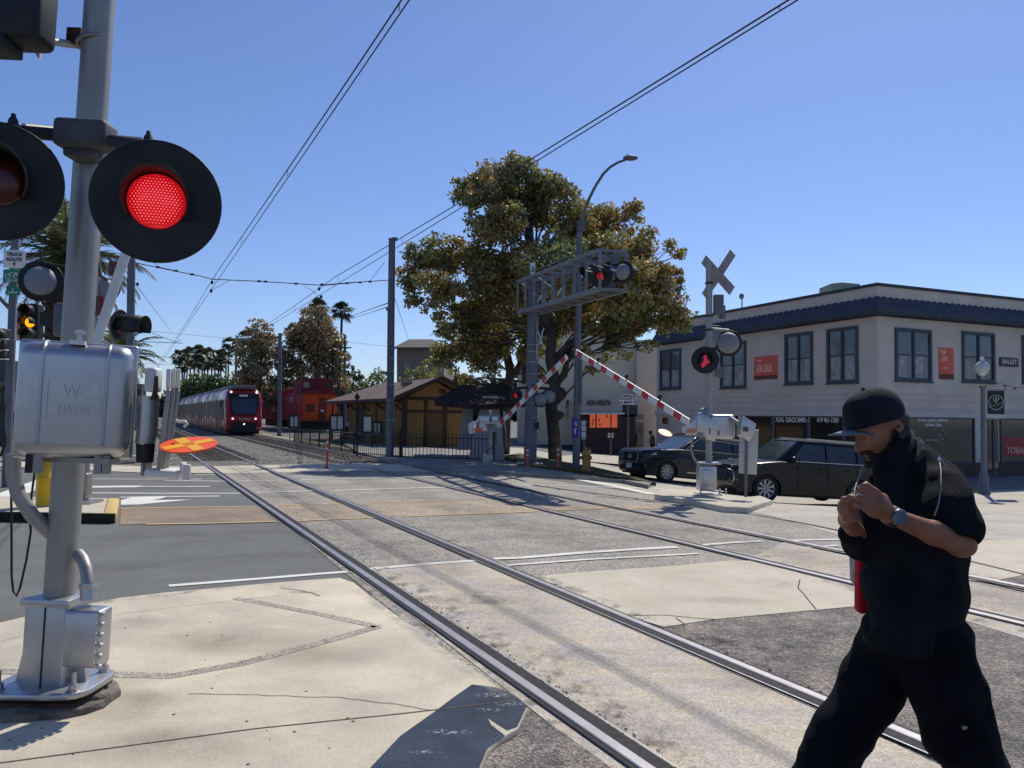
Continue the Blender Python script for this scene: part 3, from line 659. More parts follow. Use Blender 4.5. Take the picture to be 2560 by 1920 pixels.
# ---- generic gate signal ----------------------------------------------------
def gate_signal(label, base, d, items, arm=None, tall=None):
    t = thing('gate_signal', label, 'crossing gate', base, group='railway crossing signals'); return t
def striped_arm(parent, p, q, w, t, n=8, lamps=(), tipname='gate_arm', light=M_WHP):
    p, q = Vector(p), Vector(q); arm = MB().beam(p, q, t, w).build(tipname, light, parent)
    d = (q-p); L = d.length; d.normalize(); up = Vector((0, 0, 1)); side_ = d.cross(up).normalized(); u_ = side_.cross(d)
    for i in range(n):
        a0, a1 = (i+.42)/n, (i+.84)/n
        MB().beam(p+d*L*a0, p+d*L*a1, t+.006, w*.93).build('red_stripe', M_REDP, arm)
    for f in lamps:
        c = p+d*L*f+u_*(w/2)
        MB().cyl(c, c+Vector((0, 0, .05)), .015, n=8).lathe(c+Vector((0, 0, .08)), (0, -1, 0), [(-.05, .01), (-.045, .045), (.045, .05), (.05, .01)], 12).build('arm_lamp', M_REDOFF, arm)
    return arm
# right gate (on the low island)
b2 = W(1770, 1238, 17.4); b2.z = terr(b2.x, b2.y)+.12
g2 = thing('gate_signal', 'silver gate signal with crossbuck on the low island, gate arm sloping up to the left', 'crossing gate', b2, group='railway crossing signals')
d2 = 17.4
ptop, pbt = W(1773, 655, d2), W(1772, 1160, d2)
MB().cyl(pbt, ptop, .075, n=20).build('mast', M_ALU2, g2)
bz = W(1766, 1195, d2-.1)
rbox(bz, (.19, 0, 0), (0, .18, 0), (0, 0, .27), 'base_casting', M_ALU, g2, .03)
rbox(bz+Vector((-.02, -.19, .03)), (.12, 0, 0), (0, .04, 0), (0, 0, .17), 'junction_box', M_ALU, g2, .02)
MB().obox(b2+Vector((0, -.0, .02)), (.26, 0, 0), (0, .24, 0), (0, 0, .018)).build('base_flange', M_ALU, g2)
MB().obox(pbt+Vector((0, 0, .02)), (.24, 0, 0), (0, .2, 0), (0, 0, .02)).build('casting_collar', M_ALU, g2, bevel=.01)
for dx in (-.2, .22, .36): MB().cyl(b2+Vector((dx, -.15, .02)), b2+Vector((dx, -.15, .16)), .02, n=8).build('anchor_bolt', M_ALU, g2)
mc = W(1800, 1066, d2+.1)
mbx = rbox(mc, (sz(31, d2), 0, 0), (0, .26, 0), (0, 0, sz(30, d2)), 'gate_mechanism_box', M_ALU, g2, .07, 5)
rbox(W(1757, 1050, d2-.15), (.11, 0, 0), (0, .14, 0), (0, 0, .13), 'pivot_casting', M_ALU2, g2, .04)
MB().lathe(W(1760, 1030, d2-.1), (0, 0, 1), [(-.14, .14), (.02, .14), (.07, .10), (.09, .03), (.09, .001)], 20).build('pivot_cap', M_ALU2, g2)
MB().prism([W(x, y, d2-.33) for x, y in [(1744, 1032), (1752, 1031), (1800, 1058), (1793, 1080), (1789, 1104), (1768, 1100), (1760, 1082), (1741, 1078)]], (0, .08, 0)).build('arm_hub_plate', M_ALU, g2, bevel=.012)
MB().prism([W(x, y, d2-.30) for x, y in [(1703, 1066), (1728, 1060), (1744, 1032), (1768, 1046), (1755, 1070), (1738, 1088), (1705, 1086)]], (0, .1, 0)).build('arm_hub_plate', M_ALU, g2, bevel=.012)
MB().obox(W(1797, 1083, d2-.34), (.012, 0, 0), (0, .006, 0), (0, 0, .05)).obox(W(1775, 1078, d2-.345), (.008, 0, 0), (0, .006, 0), (0, 0, .07)).build('casting_mark', M_BLACK, g2)
MB().obox(W(1728, 1077, d2-.31), (.1, 0, 0), (0, .004, 0), (0, 0, .05)).build('reflective_patch', mat('worn_orange', rgb(196, 140, 104), rough=.5, var=.2, scale=4), g2)
# counterweights of the right gate
P0, P1 = W(1826, 1044, d2-.2), W(1858, 1064, d2-.5)
for o in (0, .28): MB().beam(P0+Vector((0, o, 0)), P1+Vector((.05, o, -.03)), .05, .06).build('counterweight_arm', M_ALU2, g2)
MB().prism([W(x, y, d2-.55) for x, y in [(1857, 1039), (1891, 1059), (1886, 1085), (1872, 1105), (1851, 1088), (1853, 1060)]], (0, .32, 0)).build('counterweight', M_ALU, g2, bevel=.015)
MB().obox(W(1864, 1073, d2-.56), (.06, 0, 0), (0, .01, 0), (0, 0, .05)).build('counterweight_plate', M_DGREY, g2)
# arm
a0, a1 = W(1722, 1056, d2-.35), W(1440, 880, 21.6)
striped_arm(g2, a0, a1, .16, .035, 8, (.22, .50, .77))
# crossbuck seen from behind
cbn = Vector((.866, .5, 0)).normalized(); cbu = Vector((.5, -.866, 0)).normalized(); cc = W(1795, 687, d2+.12)
for sg in (1, -1):
    q = (cbu*.72+Vector((0, 0, 1))*sg*.70).normalized()
    s_ = cbn.cross(q).normalized()
    MB().obox(cc+cbn*.012*sg, q*.62, s_*.115, cbn*.004).build('crossbuck_blade', mat('crossbuck_back', rgb(158, 152, 150), rough=.5, metal=.3, var=.15, scale=5), g2)
MB().obox(W(1796, 762, d2+.05), (.10, 0, 0), (0, .08, 0), (0, 0, .22)).obox(W(1805, 780, d2+.1), (.06, .04, 0), (-.02, .04, 0), (0, 0, .15)).build('bell_box', M_GALV, g2)
for r_ in (708, 790, 825): MB().lathe(W(1773, r_, d2), (0, 0, 1), [(-.02, .076), (-.02, .092), (.02, .092), (.02, .076)], 18).build('band_clamp', M_BLACK2, g2)
MB().tube([W(1780, 822, d2), W(1822, 826, d2+.2)], .03, 10).tube([W(1773, 826, d2), W(1760, 852, d2-.25)], .03, 10).build('lamp_crossarm', M_ALU2, g2)
lamp_unit(g2, W(1821, 858, d2+.30), Vector((.35, 1, 0)), Rb=.30, rl=.20, vis=.30)
lamp_unit(g2, W(1790, 845, d2+.5), Vector((-.15, 1, 0)), Rb=.29, rl=.19, vis=.28)
lamp_unit(g2, W(1763, 900, d2-.45), Vector((-.25, -1, .0)), Rb=.30, rl=.14, vis=.10, lens=M_BLACK)
# red reflection on the dark lens
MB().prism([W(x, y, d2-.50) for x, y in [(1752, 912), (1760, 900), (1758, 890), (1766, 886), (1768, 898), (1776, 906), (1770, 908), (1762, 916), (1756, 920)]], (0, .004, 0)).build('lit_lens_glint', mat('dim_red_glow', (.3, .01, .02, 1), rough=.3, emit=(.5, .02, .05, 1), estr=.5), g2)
MB().obox(W(1797, 930, d2), (.07, 0, 0), (0, .05, 0), (0, 0, .12)).build('terminal_box', M_GALV, g2)
MB().tube([W(x, y, d2-.2) for x, y in [(1741, 1083), (1731, 1100), (1727, 1120), (1732, 1140), (1745, 1160), (1757, 1176), (1760, 1190)]], .022, 10).build('conduit_bend', M_ALU2, g2)
d3c = W(1663, 1082, d2-.5)
MB().lathe(d3c, Vector((.25, -.5, 1)), [(-.004, .001), (-.004, .155), (.004, .155), (.004, .001)], 32, False).build('reflective_disc', mat('pale_orange_reflective', rgb(250, 128, 52), rough=.45), g2)
MB().tube([d3c+Vector((.12, .02, -.03)), W(1712, 1086, d2-.3)], .02, 8).build('disc_stem', M_BLACK2, g2)
# far middle gate
d3 = 25.6; b3 = W(1222, 1168, d3); b3.z = .0
g3 = thing('gate_signal', 'far silver gate mechanism beside the kiosk with a striped arm raised to the right', 'crossing gate', b3, group='railway crossing signals')
MB().cyl(W(1227, 1150, d3), W(1227, 1030, d3), .068, n=18).build('mast', M_ALU2, g3)
rbox(W(1220, 1150, d3-.05), (.17, 0, 0), (0, .16, 0), (0, 0, .20), 'base_casting', M_ALU2, g3, .03)
MB().obox(Vector((b3.x, b3.y, .07)), (.3, 0, 0), (0, .25, 0), (0, 0, .05)).build('base_flange', M_ALU2, g3)
rbox(W(1212, 1048, d3-.1), (sz(13, d3), 0, 0), (0, .2, 0), (0, 0, sz(10, d3)), 'gate_mechanism_box', M_ALU, g3, .05)
rbox(W(1237, 1048, d3), (sz(9, d3), 0, 0), (0, .2, 0), (0, 0, sz(9, d3)), 'gate_mechanism_box', M_ALU, g3, .04)
MB().obox(W(1226, 1057, d3-.15), (.33, 0, 0), (0, .2, 0), (0, 0, .02)).build('mounting_plate', M_ALU, g3)
MB().cyl(W(1226, 1042, d3), W(1226, 1025, d3), .05, n=12).build('mast_cap', M_ALU, g3)
MB().prism([W(x, y, d3-.2) for x, y in [(1170, 1060), (1182, 1052), (1183, 1085), (1172, 1086)]], (0, .3, 0)).build('counterweight', M_CHALK, g3, bevel=.01)
for yy in (0, .12): MB().beam(W(1186, 1062, d3-.2+yy), W(1200, 1042, d3-.2+yy), .06, .07).build('counterweight_arm', M_CHALK, g3)
MB().prism([W(x, y, d3-.25) for x, y in [(1198, 1060), (1212, 1057), (1218, 1076), (1205, 1078), (1199, 1070)]], (0, .1, 0)).build('arm_hub_plate', M_ALU, g3)
MB().obox(W(1196, 1074, d3-.3), (.13, 0, 0), (0, .01, 0), (0, 0, .05)).build('reflective_patch', M_ORANGE, g3)
MB().obox(W(1174, 1086.5, d3-.2), (.15, 0, 0), (0, .12, 0), (0, 0, .02)).build('counterweight_shelf', M_GALV, g3)
MB().tube([W(x, y, d3-.15) for x, y in [(1240, 1080), (1240, 1112), (1232, 1118), (1219, 1126), (1216, 1138)]], .018, 8).build('conduit_bend', M_DGREY, g3)
MB().tube([W(1261, 1028, d3), W(1261, 1058, d3), W(1264, 1075, d3)], .035, 8).tube([W(1264, 1075, d3), W(1267, 1122, d3)], .014, 8).build('arm_strut', M_ALU2, g3)
striped_arm(g3, W(1244, 1066, d3-.3), W(1417, 892, 22.6), .15, .035, 8, (.28, .55, .8))

# signal on the left median, mostly hidden behind the foreground mast
d4 = 13.0; b4 = W(213, 1250, d4); b4.z = .15
g4 = thing('gate_signal', 'gate signal on the left median with upright white arm, behind the foreground mast', 'crossing gate', b4, group='railway crossing signals')
MB().cyl((b4.x, b4.y, .2), W(218, 640, d4), .07, n=18).build('mast', M_ALU2, g4)
rbox(W(213, 1212, d4), (.075, 0, 0), (0, .1, 0), (0, 0, .20), 'base_casting', M_ALU2, g4, .03)
MB().obox(Vector((b4.x+.03, b4.y, .17)), (.17, 0, 0), (0, .2, 0), (0, 0, .03)).build('base_flange', M_ALU, g4)
for dx in (.02, .13): MB().cyl(Vector((b4.x+dx, b4.y-.14, .19)), Vector((b4.x+dx, b4.y-.14, .33)), .016, n=8).build('anchor_bolt', M_ALU, g4)
lamp_unit(g4, W(103, 703, d4), Vector((-.35, 1, .0)), Rb=.345, rl=.20, vis=.25)
MB().tube([W(110, 660, d4), W(175, 668, d4)], .03, 10).build('lamp_crossarm', M_BLACK2, g4)
lamp_unit(g4, W(300, 812, d4), Vector((1, -.12, -.06)), Rb=.26, rl=.155, vis=.46, full=True)
MB().tube([W(278, 770, d4), W(268, 782, d4), W(275, 800, d4)], .025, 8).tube([W(280, 850, d4), W(300, 880, d4)], .03, 8).build('lamp_crossarm', M_ALU2, g4)
lamp_unit(g4, W(258, 728, d4+.2), Vector((.3, 1, .1)), Rb=.24, rl=.20, vis=.2)
MB().cyl(W(245, 600, d4), W(240, 830, d4), .035, n=10).build('conduit', M_ALU2, g4)
MB().tube([W(246, 655, d4-.1), W(252, 690, d4-.1), W(268, 700, d4-.1)], .03, 10).build('bell', M_DGREY, g4)
rbox(W(160, 800, d4-.1), (.14, 0, 0), (0, .1, 0), (0, 0, .28), 'control_box', M_GALV, g4, .05)
MB().beam(W(238, 862, d4-.4), W(317, 628, d4-.4), sz(22, d4), .05, up=(0, 1, 0)).build('gate_arm', M_CHALK, g4, label='bare white upright gate arm')
MB().obox(W(283, 672, d4-.2), (.05, 0, 0), (0, .05, 0), (0, 0, .12)).build('arm_lamp', M_REDOFF, g4)
MB().obox(W(245, 765, d4-.2), (.06, 0, 0), (0, .05, 0), (0, 0, .16)).build('arm_lamp', M_REDOFF, g4)

# sign post on the right island
sp = thing('sign_post', 'grey post on the low island carrying a sign board seen from behind', 'sign post', G(1864, 1243, .12))
dp = 17.0
MB().cyl(W(1864, 1243, dp), W(1868, 1075, dp), .028, n=10).build('post', M_GALV, sp)
MB().prism([W(x, y, dp+.05) for x, y in [(1849, 1078), (1897, 1074), (1892, 1187), (1847, 1183)]], (0, .02, 0)).build('sign_board', mat('bare_aluminium_sign', rgb(196, 196, 192, .8), rough=.5, metal=.2, var=.05, scale=2), sp, bevel=.006)
# yellow bollard
bl = thing('bollard', 'yellow cylindrical bollard on the left median island', 'bollard', W(115, 1288, 12.6))
q = W(112, 1268, 12.6)
MB().lathe((q.x, q.y, .15), (0, 0, 1), [(0, .13), (.42, .13), (.425, .135), (.45, .135), (.455, .13), (.98, .13), (1.02, .1), (1.04, .001)], 26).build('post', mat('yellow_bollard_paint', rgb(222, 178, 40), rough=.55, var=.1, scale=6, dirt=.3), bl)
# ================================================================== POLES, WIRES, TRUSS, LAMPS, SIGNS
M_POLE = mat('painted_steel_pole', rgb(108, 114, 124, .8), rough=.6, metal=.1, var=.12, scale=1.5, dirt=.15)
M_WIRE = mat('dark_wire', (.03, .03, .035, 1), rough=.5)
M_WHSIGN = mat('white_sign_sheet', rgb(225, 225, 228, .9), rough=.5, var=.03, scale=3)
M_GRSIGN = mat('green_sign_sheet', rgb(10, 128, 96), rough=.5, var=.05, scale=3)
M_INK = mat('black_sign_ink', (.015, .015, .015, 1), rough=.5)

def cat_pole(label, px, base_row, d, top_row, r, px_top=None, bands=()):
    b = W(px, base_row, d); b.z = terr(b.x, b.y); t = W(px_top or px, top_row, d)
    o = thing('catenary_pole', label, 'pole', b, group='overhead line poles')
    MB().tube([b, t], [r, r*.86], 16).build('shaft', M_POLE, o)
    MB().cyl(b, b+Vector((0, 0, .08)), r*1.7, n=16).build('base_plate', M_POLE, o)
    MB().cyl(t, t+Vector((0, 0, .05)), r*.95, n=16).build('cap', M_POLE, o)
    for f in bands:
        q = b+(t-b)*f; MB().lathe(q, (0, 0, 1), [(-.012, r*.95), (-.012, r*1.06), (.012, r*1.06), (.012, r*.95)], 16).build('steel_band', M_ALU, o)
    return o
cp1 = cat_pole('dark steel overhead line pole in front of the yellow depot', 974, 1150, 28.9, 600, .145, 980, bands=(.18, .27, .34, .40, .46, .50, .53))
q = W(987, 597, 28.9); MB().obox(q, (.1, 0, 0), (0, .05, 0), (0, 0, .05)).build('wire_bracket', M_POLE, cp1)
MB().obox(W(967, 773, 28.8), (.03, 0, 0), (0, .03, 0), (0, 0, .05)).cyl(W(968, 1000, 28.7), W(970, 773, 28.7), .02, n=8).build('cable_riser', M_POLE, cp1)
cp2 = cat_pole('steel overhead line pole behind the raised white gate arm at left', 322, 1165, 25.1, 560, .135, 330)
MB().tube([W(336, 1000, 25), W(337, 850, 25)], .07, 10).build('cable_riser', M_ALU2, cp2)
cp3 = cat_pole('smaller overhead line pole standing just right of the tram', 698, 1090, 57, 835, .15, 700)
MB().obox(W(694, 843, 57), (.3, 0, 0), (0, .03, 0), (0, 0, .03)).build('wire_bracket', M_POLE, cp3)
cat_pole('distant overhead line pole rising behind the tram roof', 590, 1066, 95, 860, .16)
cat_pole('distant utility pole with crossarms right of the caboose', 862, 1060, 85, 838, .16)
q = thing('pole_crossarm', 'pair of wooden crossarms fixed on the distant pole right of the caboose', 'crossarm', W(866, 855, 84.7))
for r_, l_ in ((855, 8), (869, 16)): MB().beam(W(862-l_, r_, 84.7), W(862+l_, r_, 84.7), .12, .14).build('arm', M_POLE, q)

# overhead wires
ZM, ZC = 7.05, 6.55
ow1 = thing('overhead_line', 'pair of overhead wires above the nearer track', 'overhead wires', (0, 5, 6.5), group='overhead wires')
ow2 = thing('overhead_line', 'pair of overhead wires above the tram track passing behind the tree', 'overhead wires', (5, 5, 6.5), group='overhead wires')
def wpath(T, z0, offs=0.0, sag=.25, y0=2.0, y1=150, step=48, ph=26.5):
    P = []; y = y0
    while y <= y1:
        f = ((y-ph) % step)/step; c = trk(T, y, offs); P.append(Vector((c.x, c.y, z0-sag*4*f*(1-f)))); y += 3 if y < 30 else 6
    return P
for T, o_, zc, dz_ in ((T1, ow1, 6.92, .10), (T2, ow2, 7.0, .05)):
    def zm(y): return zc+dz_+(.34-dz_)*min(1, abs(y-9)/23)**1.6 if y < 34 else zc+.34-.2*4*(((y-32)%48)/48)*(1-((y-32)%48)/48)
    ys_ = [2, 4, 6, 8, 10, 13, 16, 20, 24, 28, 32, 36, 42, 48, 55, 62, 70, 80, 95, 110, 130, 150]
    MB().tube([trk(T, y, 0)+Vector((0, 0, zm(y))) for y in ys_], .013, 6).build('messenger_wire', M_WIRE, o_)
    MB().tube([trk(T, y, .03)+Vector((0, 0, zc)) for y in ys_], .011, 6).build('contact_wire', M_WIRE, o_)
    dr = MB()
    for y in (9.9, 17, 24, 31.5, 40, 50, 60, 72): dr.cyl(trk(T, y, 0)+Vector((0, 0, zm(y))), trk(T, y, 0)+Vector((0, 0, zc)), .006, n=5)
    dr.build('droppers', M_WIRE, o_)
sw = thing('span_wire', 'cross span wire between the two overhead line poles with insulators', 'overhead wires', W(650, 703, 26.8), group='overhead wires')
def span(parent, pts, r=.012, nm='wire'): return MB().tube(pts, r, 6).build(nm, M_WIRE, parent)
pA, pB = W(330, 655, 25.1), W(978, 700, 28.9)
def lerp(a, b, t): return a+(b-a)*t
span(sw, [pA, W(420, 674, 25.6), W(500, 690, 26.1), W(530, 698, 26.3), W(640, 703, 26.9), W(740, 709, 27.5), W(800, 713, 27.8), W(880, 706, 28.3), pB], .016)
span(sw, [W(372, 650, 25.3), W(400, 668, 25.5), W(440, 677, 25.7)], .009)
span(sw, [W(575, 700, 26.5), W(530, 725, 26.2)], .008); span(sw, [W(757, 712, 27.6), W(800, 740, 27.8)], .008); span(sw, [W(800, 715, 27.8), W(925, 703, 28.5), W(962, 655, 28.8)], .009)
ins = MB()
for (x, y) in ((395, 668), (440, 677), (480, 686), (648, 703), (664, 704), (740, 709), (805, 711), (868, 708), (900, 706), (925, 704)):
    q = W(x, y, 25.1+(x-330)/650*3.8); ins.cyl(q-Vector((.06, 0, 0)), q+Vector((.06, 0, 0)), .035, n=8)
ins.build('insulators', M_BLACK2, sw)
for (x, y, d) in ((530, 706, 26.3), (528, 727, 26.2), (798, 722, 27.8), (803, 742, 27.8)):
    MB().ell(W(x, y, d), (.05, .05, .07), 8, 6).build('clamp', M_BLACK2, sw)
s2 = thing('span_wire', 'thin guy wires slanting from the left overhead line pole', 'overhead wires', W(400, 760, 25), group='overhead wires')
span(s2, [W(310, 672, 25), W(340, 712, 25.4), W(430, 832, 60)], .010); MB().ell(W(344, 710, 25.4), (.05, .05, .06), 8, 6).build('insulator', M_BLACK2, s2)
s3 = thing('span_wire', 'far cross span wires stretched low over the tracks behind the signal hood', 'overhead wires', W(450, 860, 60), group='overhead wires')
span(s3, [W(330, 824, 50), W(600, 848, 62), W(700, 840, 57)], .015); span(s3, [W(330, 853, 50), W(457, 858, 52)], .022); span(s3, [W(370, 829, 50), W(440, 855, 50), W(452, 850, 50)], .018)
span(s3, [W(330, 890, 60), W(470, 894, 62), W(600, 900, 64), W(700, 903, 66)], .018); span(s3, [W(330, 908, 100), W(440, 912, 100)], .02)
s4 = thing('span_wire', 'wires running from the depot pole to the distant pole with crossarms', 'overhead wires', W(900, 775, 60), group='overhead wires')
span(s4, [W(862, 797, 85), W(920, 775, 60), W(975, 756, 28.9)], .022); span(s4, [W(866, 800, 85), W(925, 782, 60), W(975, 765, 28.9)], .018); span(s4, [W(872, 855, 84), W(930, 862, 84), W(975, 866, 84)], .015)
span(s4, [W(985, 740, 28.9), W(1020, 845, 60)], .012)

# cantilever signal bridge
dt = 25.6; tb_ = W(1325, 1170, dt); tb_.z = terr(tb_.x, tb_.y)+.1
cb = thing('signal_bridge', 'grey steel cantilever truss mast reaching over the road with hooded red signals at its tip', 'signal bridge', tb_)
mt_ = W(1335, 690, dt)
MB().tube([tb_, mt_], [.215, .18], 22).build('mast', M_POLE, cb)
MB().obox(tb_+Vector((0, 0, .03)), (.42, 0, 0), (0, .42, 0), (0, 0, .03)).build('base_plate', M_POLE, cb)
for k in range(8):
    a_ = math.pi/4*k+.3; q = tb_+Vector((math.cos(a_)*.34, math.sin(a_)*.34, .05)); MB().cyl(q, q+Vector((0, 0, .13)), .025, n=6).build('anchor_bolt', M_GALV, cb)
for r_ in (1045, 1008, 970, 935, 905, 880, 862): MB().lathe(W(1328+(1170-r_)*.0145, r_, dt), (0, 0, 1), [(-.012, .19), (-.012, .207), (.012, .207), (.012, .19)], 20).build('steel_band', M_ALU, cb)
e0 = W(1318, 775, dt+.3); e1 = W(1532, 722, 18.9); zt0 = 6.15; zb0 = 5.12
def tp(f, zz, o=0.0):
    p = lerp(Vector((e0.x, e0.y, 0)), Vector((e1.x, e1.y, 0)), f); d = Vector((e1.x-e0.x, e1.y-e0.y, 0)).normalized(); n = Vector((d.y, -d.x, 0))
    return Vector((p.x+n.x*o, p.y+n.y*o, zz))
tr = MB(); zt1, zb1 = 5.95, 4.92
def zt_(f): return zt0+(5.75-zt0)*f
def zb_(f): return zb0+(4.80-zb0)*f
for o in (-.34, .34):
    tr.beam(tp(0, zt_(0), o), tp(1, zt_(1), o), .09, .10); tr.beam(tp(0, zb_(0), o), tp(1, zb_(1), o), .09, .10)
    for i in range(9): f = i/8; tr.beam(tp(f, zb_(f), o), tp(f, zt_(f), o), .075, .075, up=(0, 1, 0))
M_TRS = mat('grey_truss_steel', rgb(136, 140, 144, .8), rough=.6, metal=.1, var=.1, scale=2)
tr.build('truss_frame', M_TRS, cb)
tr = MB()
for i in range(9):
    f = i/8
    for z_ in (zt_(f), zb_(f)): MB().beam(tp(f, z_, -.34), tp(f, z_, .34), .06, .06).build('cross_member', M_TRS, cb)
for i in range(4): f = i/8+.06; MB().beam(tp(f, zt_(f)-.1, -.34 if i % 2 else .34), tp(f+.125, zb_(f)+.1, .34 if i % 2 else -.34), .035, .035).build('diagonal_brace', M_GALV, cb)
tr = MB(); tr.beam(tp(.14, zb_(.14)+.06, 0), tp(.97, zb_(.97)+.06, 0), .55, .02); tr.build('walkway', M_GALV, cb)
tr = MB()
for o in (-.34, .34): tr.beam(tp(.15, zt_(.15)+.16, o), tp(.85, zt_(.85)+.16, o), .03, .03)
tr.build('handrail', M_POLE, cb)
tr = MB()
for px0, py0, px1, py1 in ((1342, 820, 1362, 874), (1342, 874, 1360, 820), (1342, 800, 1342, 900)): tr.beam(W(px0, py0, dt-.15), W(px1, py1, dt-.3), .03, .03)
tr.build('ladder_brace', M_ALU, cb)
MB().prism([W(x, y, dt) for x, y in [(1325, 658), (1338, 656), (1338, 690), (1326, 690)]], (0, .06, 0)).build('mast_plate', M_WHSIGN, cb); MB().obox(W(1332, 673, dt-.02), (.03, 0, 0), (0, .004, 0), (0, 0, .09)).build('plate_mark', M_GRSIGN, cb)
ds = 18.8
lamp_unit(cb, W(1502, 690, ds), Vector((-.45, -1, -.05)), Rb=.30, rl=.10, vis=.30, lens=M_REDGL)
lamp_unit(cb, W(1530, 682, ds+.3), Vector((.35, 1, 0)), Rb=.30, rl=.16, vis=.30)
lamp_unit(cb, W(1560, 680, ds-.2), Vector((.7, .7, 0)), Rb=.28, rl=.16, vis=.35)
lamp_unit(cb, W(1478, 685, ds+1.6), Vector((-.8, -.5, 0)), Rb=.26, rl=.14, vis=.34)
for px, py, l in ((1493, 665, .16), (1528, 674, .1), (1580, 671, .22), (1466, 676, .14)): MB().beam(W(px, py, ds-.2), W(px+14, py+3, ds-.25), .12, .02).build('visor_plate', M_CHALK, cb)
MB().obox(W(1530, 715, ds+.3), (.08, 0, 0), (0, .06, 0), (0, 0, .09)).cyl(W(1530, 640, ds+.3), W(1530, 720, ds+.3), .04, n=10).obox(W(1540, 650, ds+.2), (.1, 0, 0), (0, .1, 0), (0, 0, .12)).build('lamp_mount', M_GALV, cb)
# lower lamps on the mast
lamp_unit(cb, W(1290, 988, dt-.4), Vector((-.35, -1, 0)), Rb=.22, rl=.075, vis=.24, lens=M_REDGL)
lamp_unit(cb, W(1352, 1000, dt-.2), Vector((.25, 1, 0)), Rb=.24, rl=.17, vis=.3); lamp_unit(cb, W(1372, 992, dt-.1), Vector((-.2, 1, 0)), Rb=.26, rl=.18, vis=.28)
MB().tube([W(1285, 972, dt-.2), W(1325, 968, dt-.1), W(1372, 972, dt)], .045, 10).build('lamp_crossarm', M_BLACK2, cb)
MB().obox(W(1344, 1064, dt-.2), (.05, 0, 0), (0, .05, 0), (0, 0, .12)).build('terminal_box', M_BLACK2, cb)

# street light
dl = 25.4; lb_ = W(1440, 1176, dl); lb_.z = terr(lb_.x, lb_.y)+.1
sl = thing('street_light', 'tall grey street light with a long curved arm in front of the big tree', 'street light', lb_)
MB().tube([lb_, W(1449, 552, dl)], [.125, .085], 16).build('pole', M_POLE, sl)
MB().cyl(lb_, lb_+Vector((0, 0, .12)), .2, n=16).build('base', M_POLE, sl)
MB().tube([W(x, y, dl-.2*i) for i, (x, y) in enumerate([(1449, 575), (1460, 530), (1472, 498), (1490, 463), (1508, 435), (1525, 418), (1545, 406), (1562, 400)])], [.055, .052, .05, .048, .045, .042, .04, .04], 10).build('arm', M_GALV, sl)
h_ = W(1576, 395, dl-1.6)
MB().ell(h_, (.24, .16, .075), 16, 8).ell(W(1570, 389, dl-1.6), (.06, .05, .04), 8, 6).build('lamp_head', M_GALV, sl)
MB().obox(W(1455, 565, dl-.1), (.1, 0, 0), (0, .05, 0), (0, 0, .16)).build('terminal_box', M_POLE, sl)
MB().cyl(W(1452, 900, dl-.1), W(1452, 1010, dl-.1), .055, n=10).build('cable_riser', M_POLE, sl)
bn = thing('banner', 'small purple banner fixed to the street light pole', 'banner', W(1438, 1070, dl-.3))
MB().prism([W(x, y, dl-.25) for x, y in [(1429, 1044), (1446, 1046), (1446, 1094), (1430, 1093)]], (0, .02, 0)).build('cloth', mat('purple_banner', rgb(78, 44, 150), rough=.7, var=.08, scale=4), bn)
text('lettering', 'LM', .12, W(1440, 1060, dl-.27), (0, 0, -1), (1, 0, 0), M_WHSIGN, bn, .002, bold=True); text('lettering', 'fest', .12, W(1438, 1078, dl-.27), (0, 0, -1), (1, 0, 0), M_WHSIGN, bn, .002, bold=True)
np_ = thing('notice_plates', 'column of four small pale notice plates beside the purple banner', 'notice plates', W(1460, 1075, dl+3))
for r0, r1 in ((1052, 1063), (1065, 1078), (1080, 1093), (1095, 1098)): MB().prism([W(1453, r0, dl+3), W(1465, r0, dl+3), W(1465, r1, dl+3), W(1454, r1, dl+3)], (0, .03, 0)).build('plate', M_WHSIGN, np_)
MB().cyl(W(1460, 1135, dl+3.1), W(1459, 1050, dl+3.1), .03, n=8).build('post', M_GALV, np_)

# delineator posts
M_DEL = mat('red_delineator', rgb(214, 62, 56), rough=.5, var=.1, scale=8)
def delin(px, base, top, label):
    b = G(px, base, .0); b.z = terr(b.x, b.y); hgt = (base-top)*b.y/F
    o = thing('delineator_post', label, 'delineator', b, group='red delineator posts')
    MB().lathe(b, (0, 0, 1), [(0, .10), (.02, .10), (.03, .05), (.05, .032), (hgt-.06, .03), (hgt, .022), (hgt+.005, .001)], 12).build('post', M_DEL, o)
    for f in (.62, .82): MB().lathe(b, (0, 0, 1), [(hgt*f, .031), (hgt*f, .034), (hgt*f+.06, .034), (hgt*f+.06, .031)], 12).build('reflective_band', M_WHP, o)
    MB().cyl(b, b+Vector((0, 0, .06)), .05, n=10).build('base', M_BLACK2, o)
delin(817, 1172, 1095, 'red delineator post standing alone between the two tracks')
delin(1318, 1176, 1118, 'red delineator post at the foot of the truss mast')
delin(1395, 1180, 1115, 'red delineator post halfway between truss mast and street light')
delin(1474, 1187, 1120, 'red delineator post in front of the fire hydrant')

# hydrant
hb = G(1464, 1178, .12); hy = thing('fire_hydrant', 'dull yellow fire hydrant right of the street light pole', 'hydrant', hb)
M_HYD = mat('yellow_hydrant', rgb(150, 118, 50), rough=.5, var=.15, scale=5, dirt=.3)
MB().lathe(hb, (0, 0, 1), [(0, .15), (.04, .15), (.05, .11), (.5, .11), (.52, .14), (.56, .14), (.60, .11), (.68, .07), (.72, .03), (.76, .03), (.765, .001)], 20).build('barrel', M_HYD, hy)
for s_ in (-1, 1): MB().cyl(hb+Vector((0, 0, .42)), hb+Vector((s_*.19, 0, .42)), .055, n=12).build('outlet', M_HYD, hy)
MB().cyl(hb+Vector((0, 0, .38)), hb+Vector((0, -.2, .38)), .075, n=12).build('outlet', M_HYD, hy)

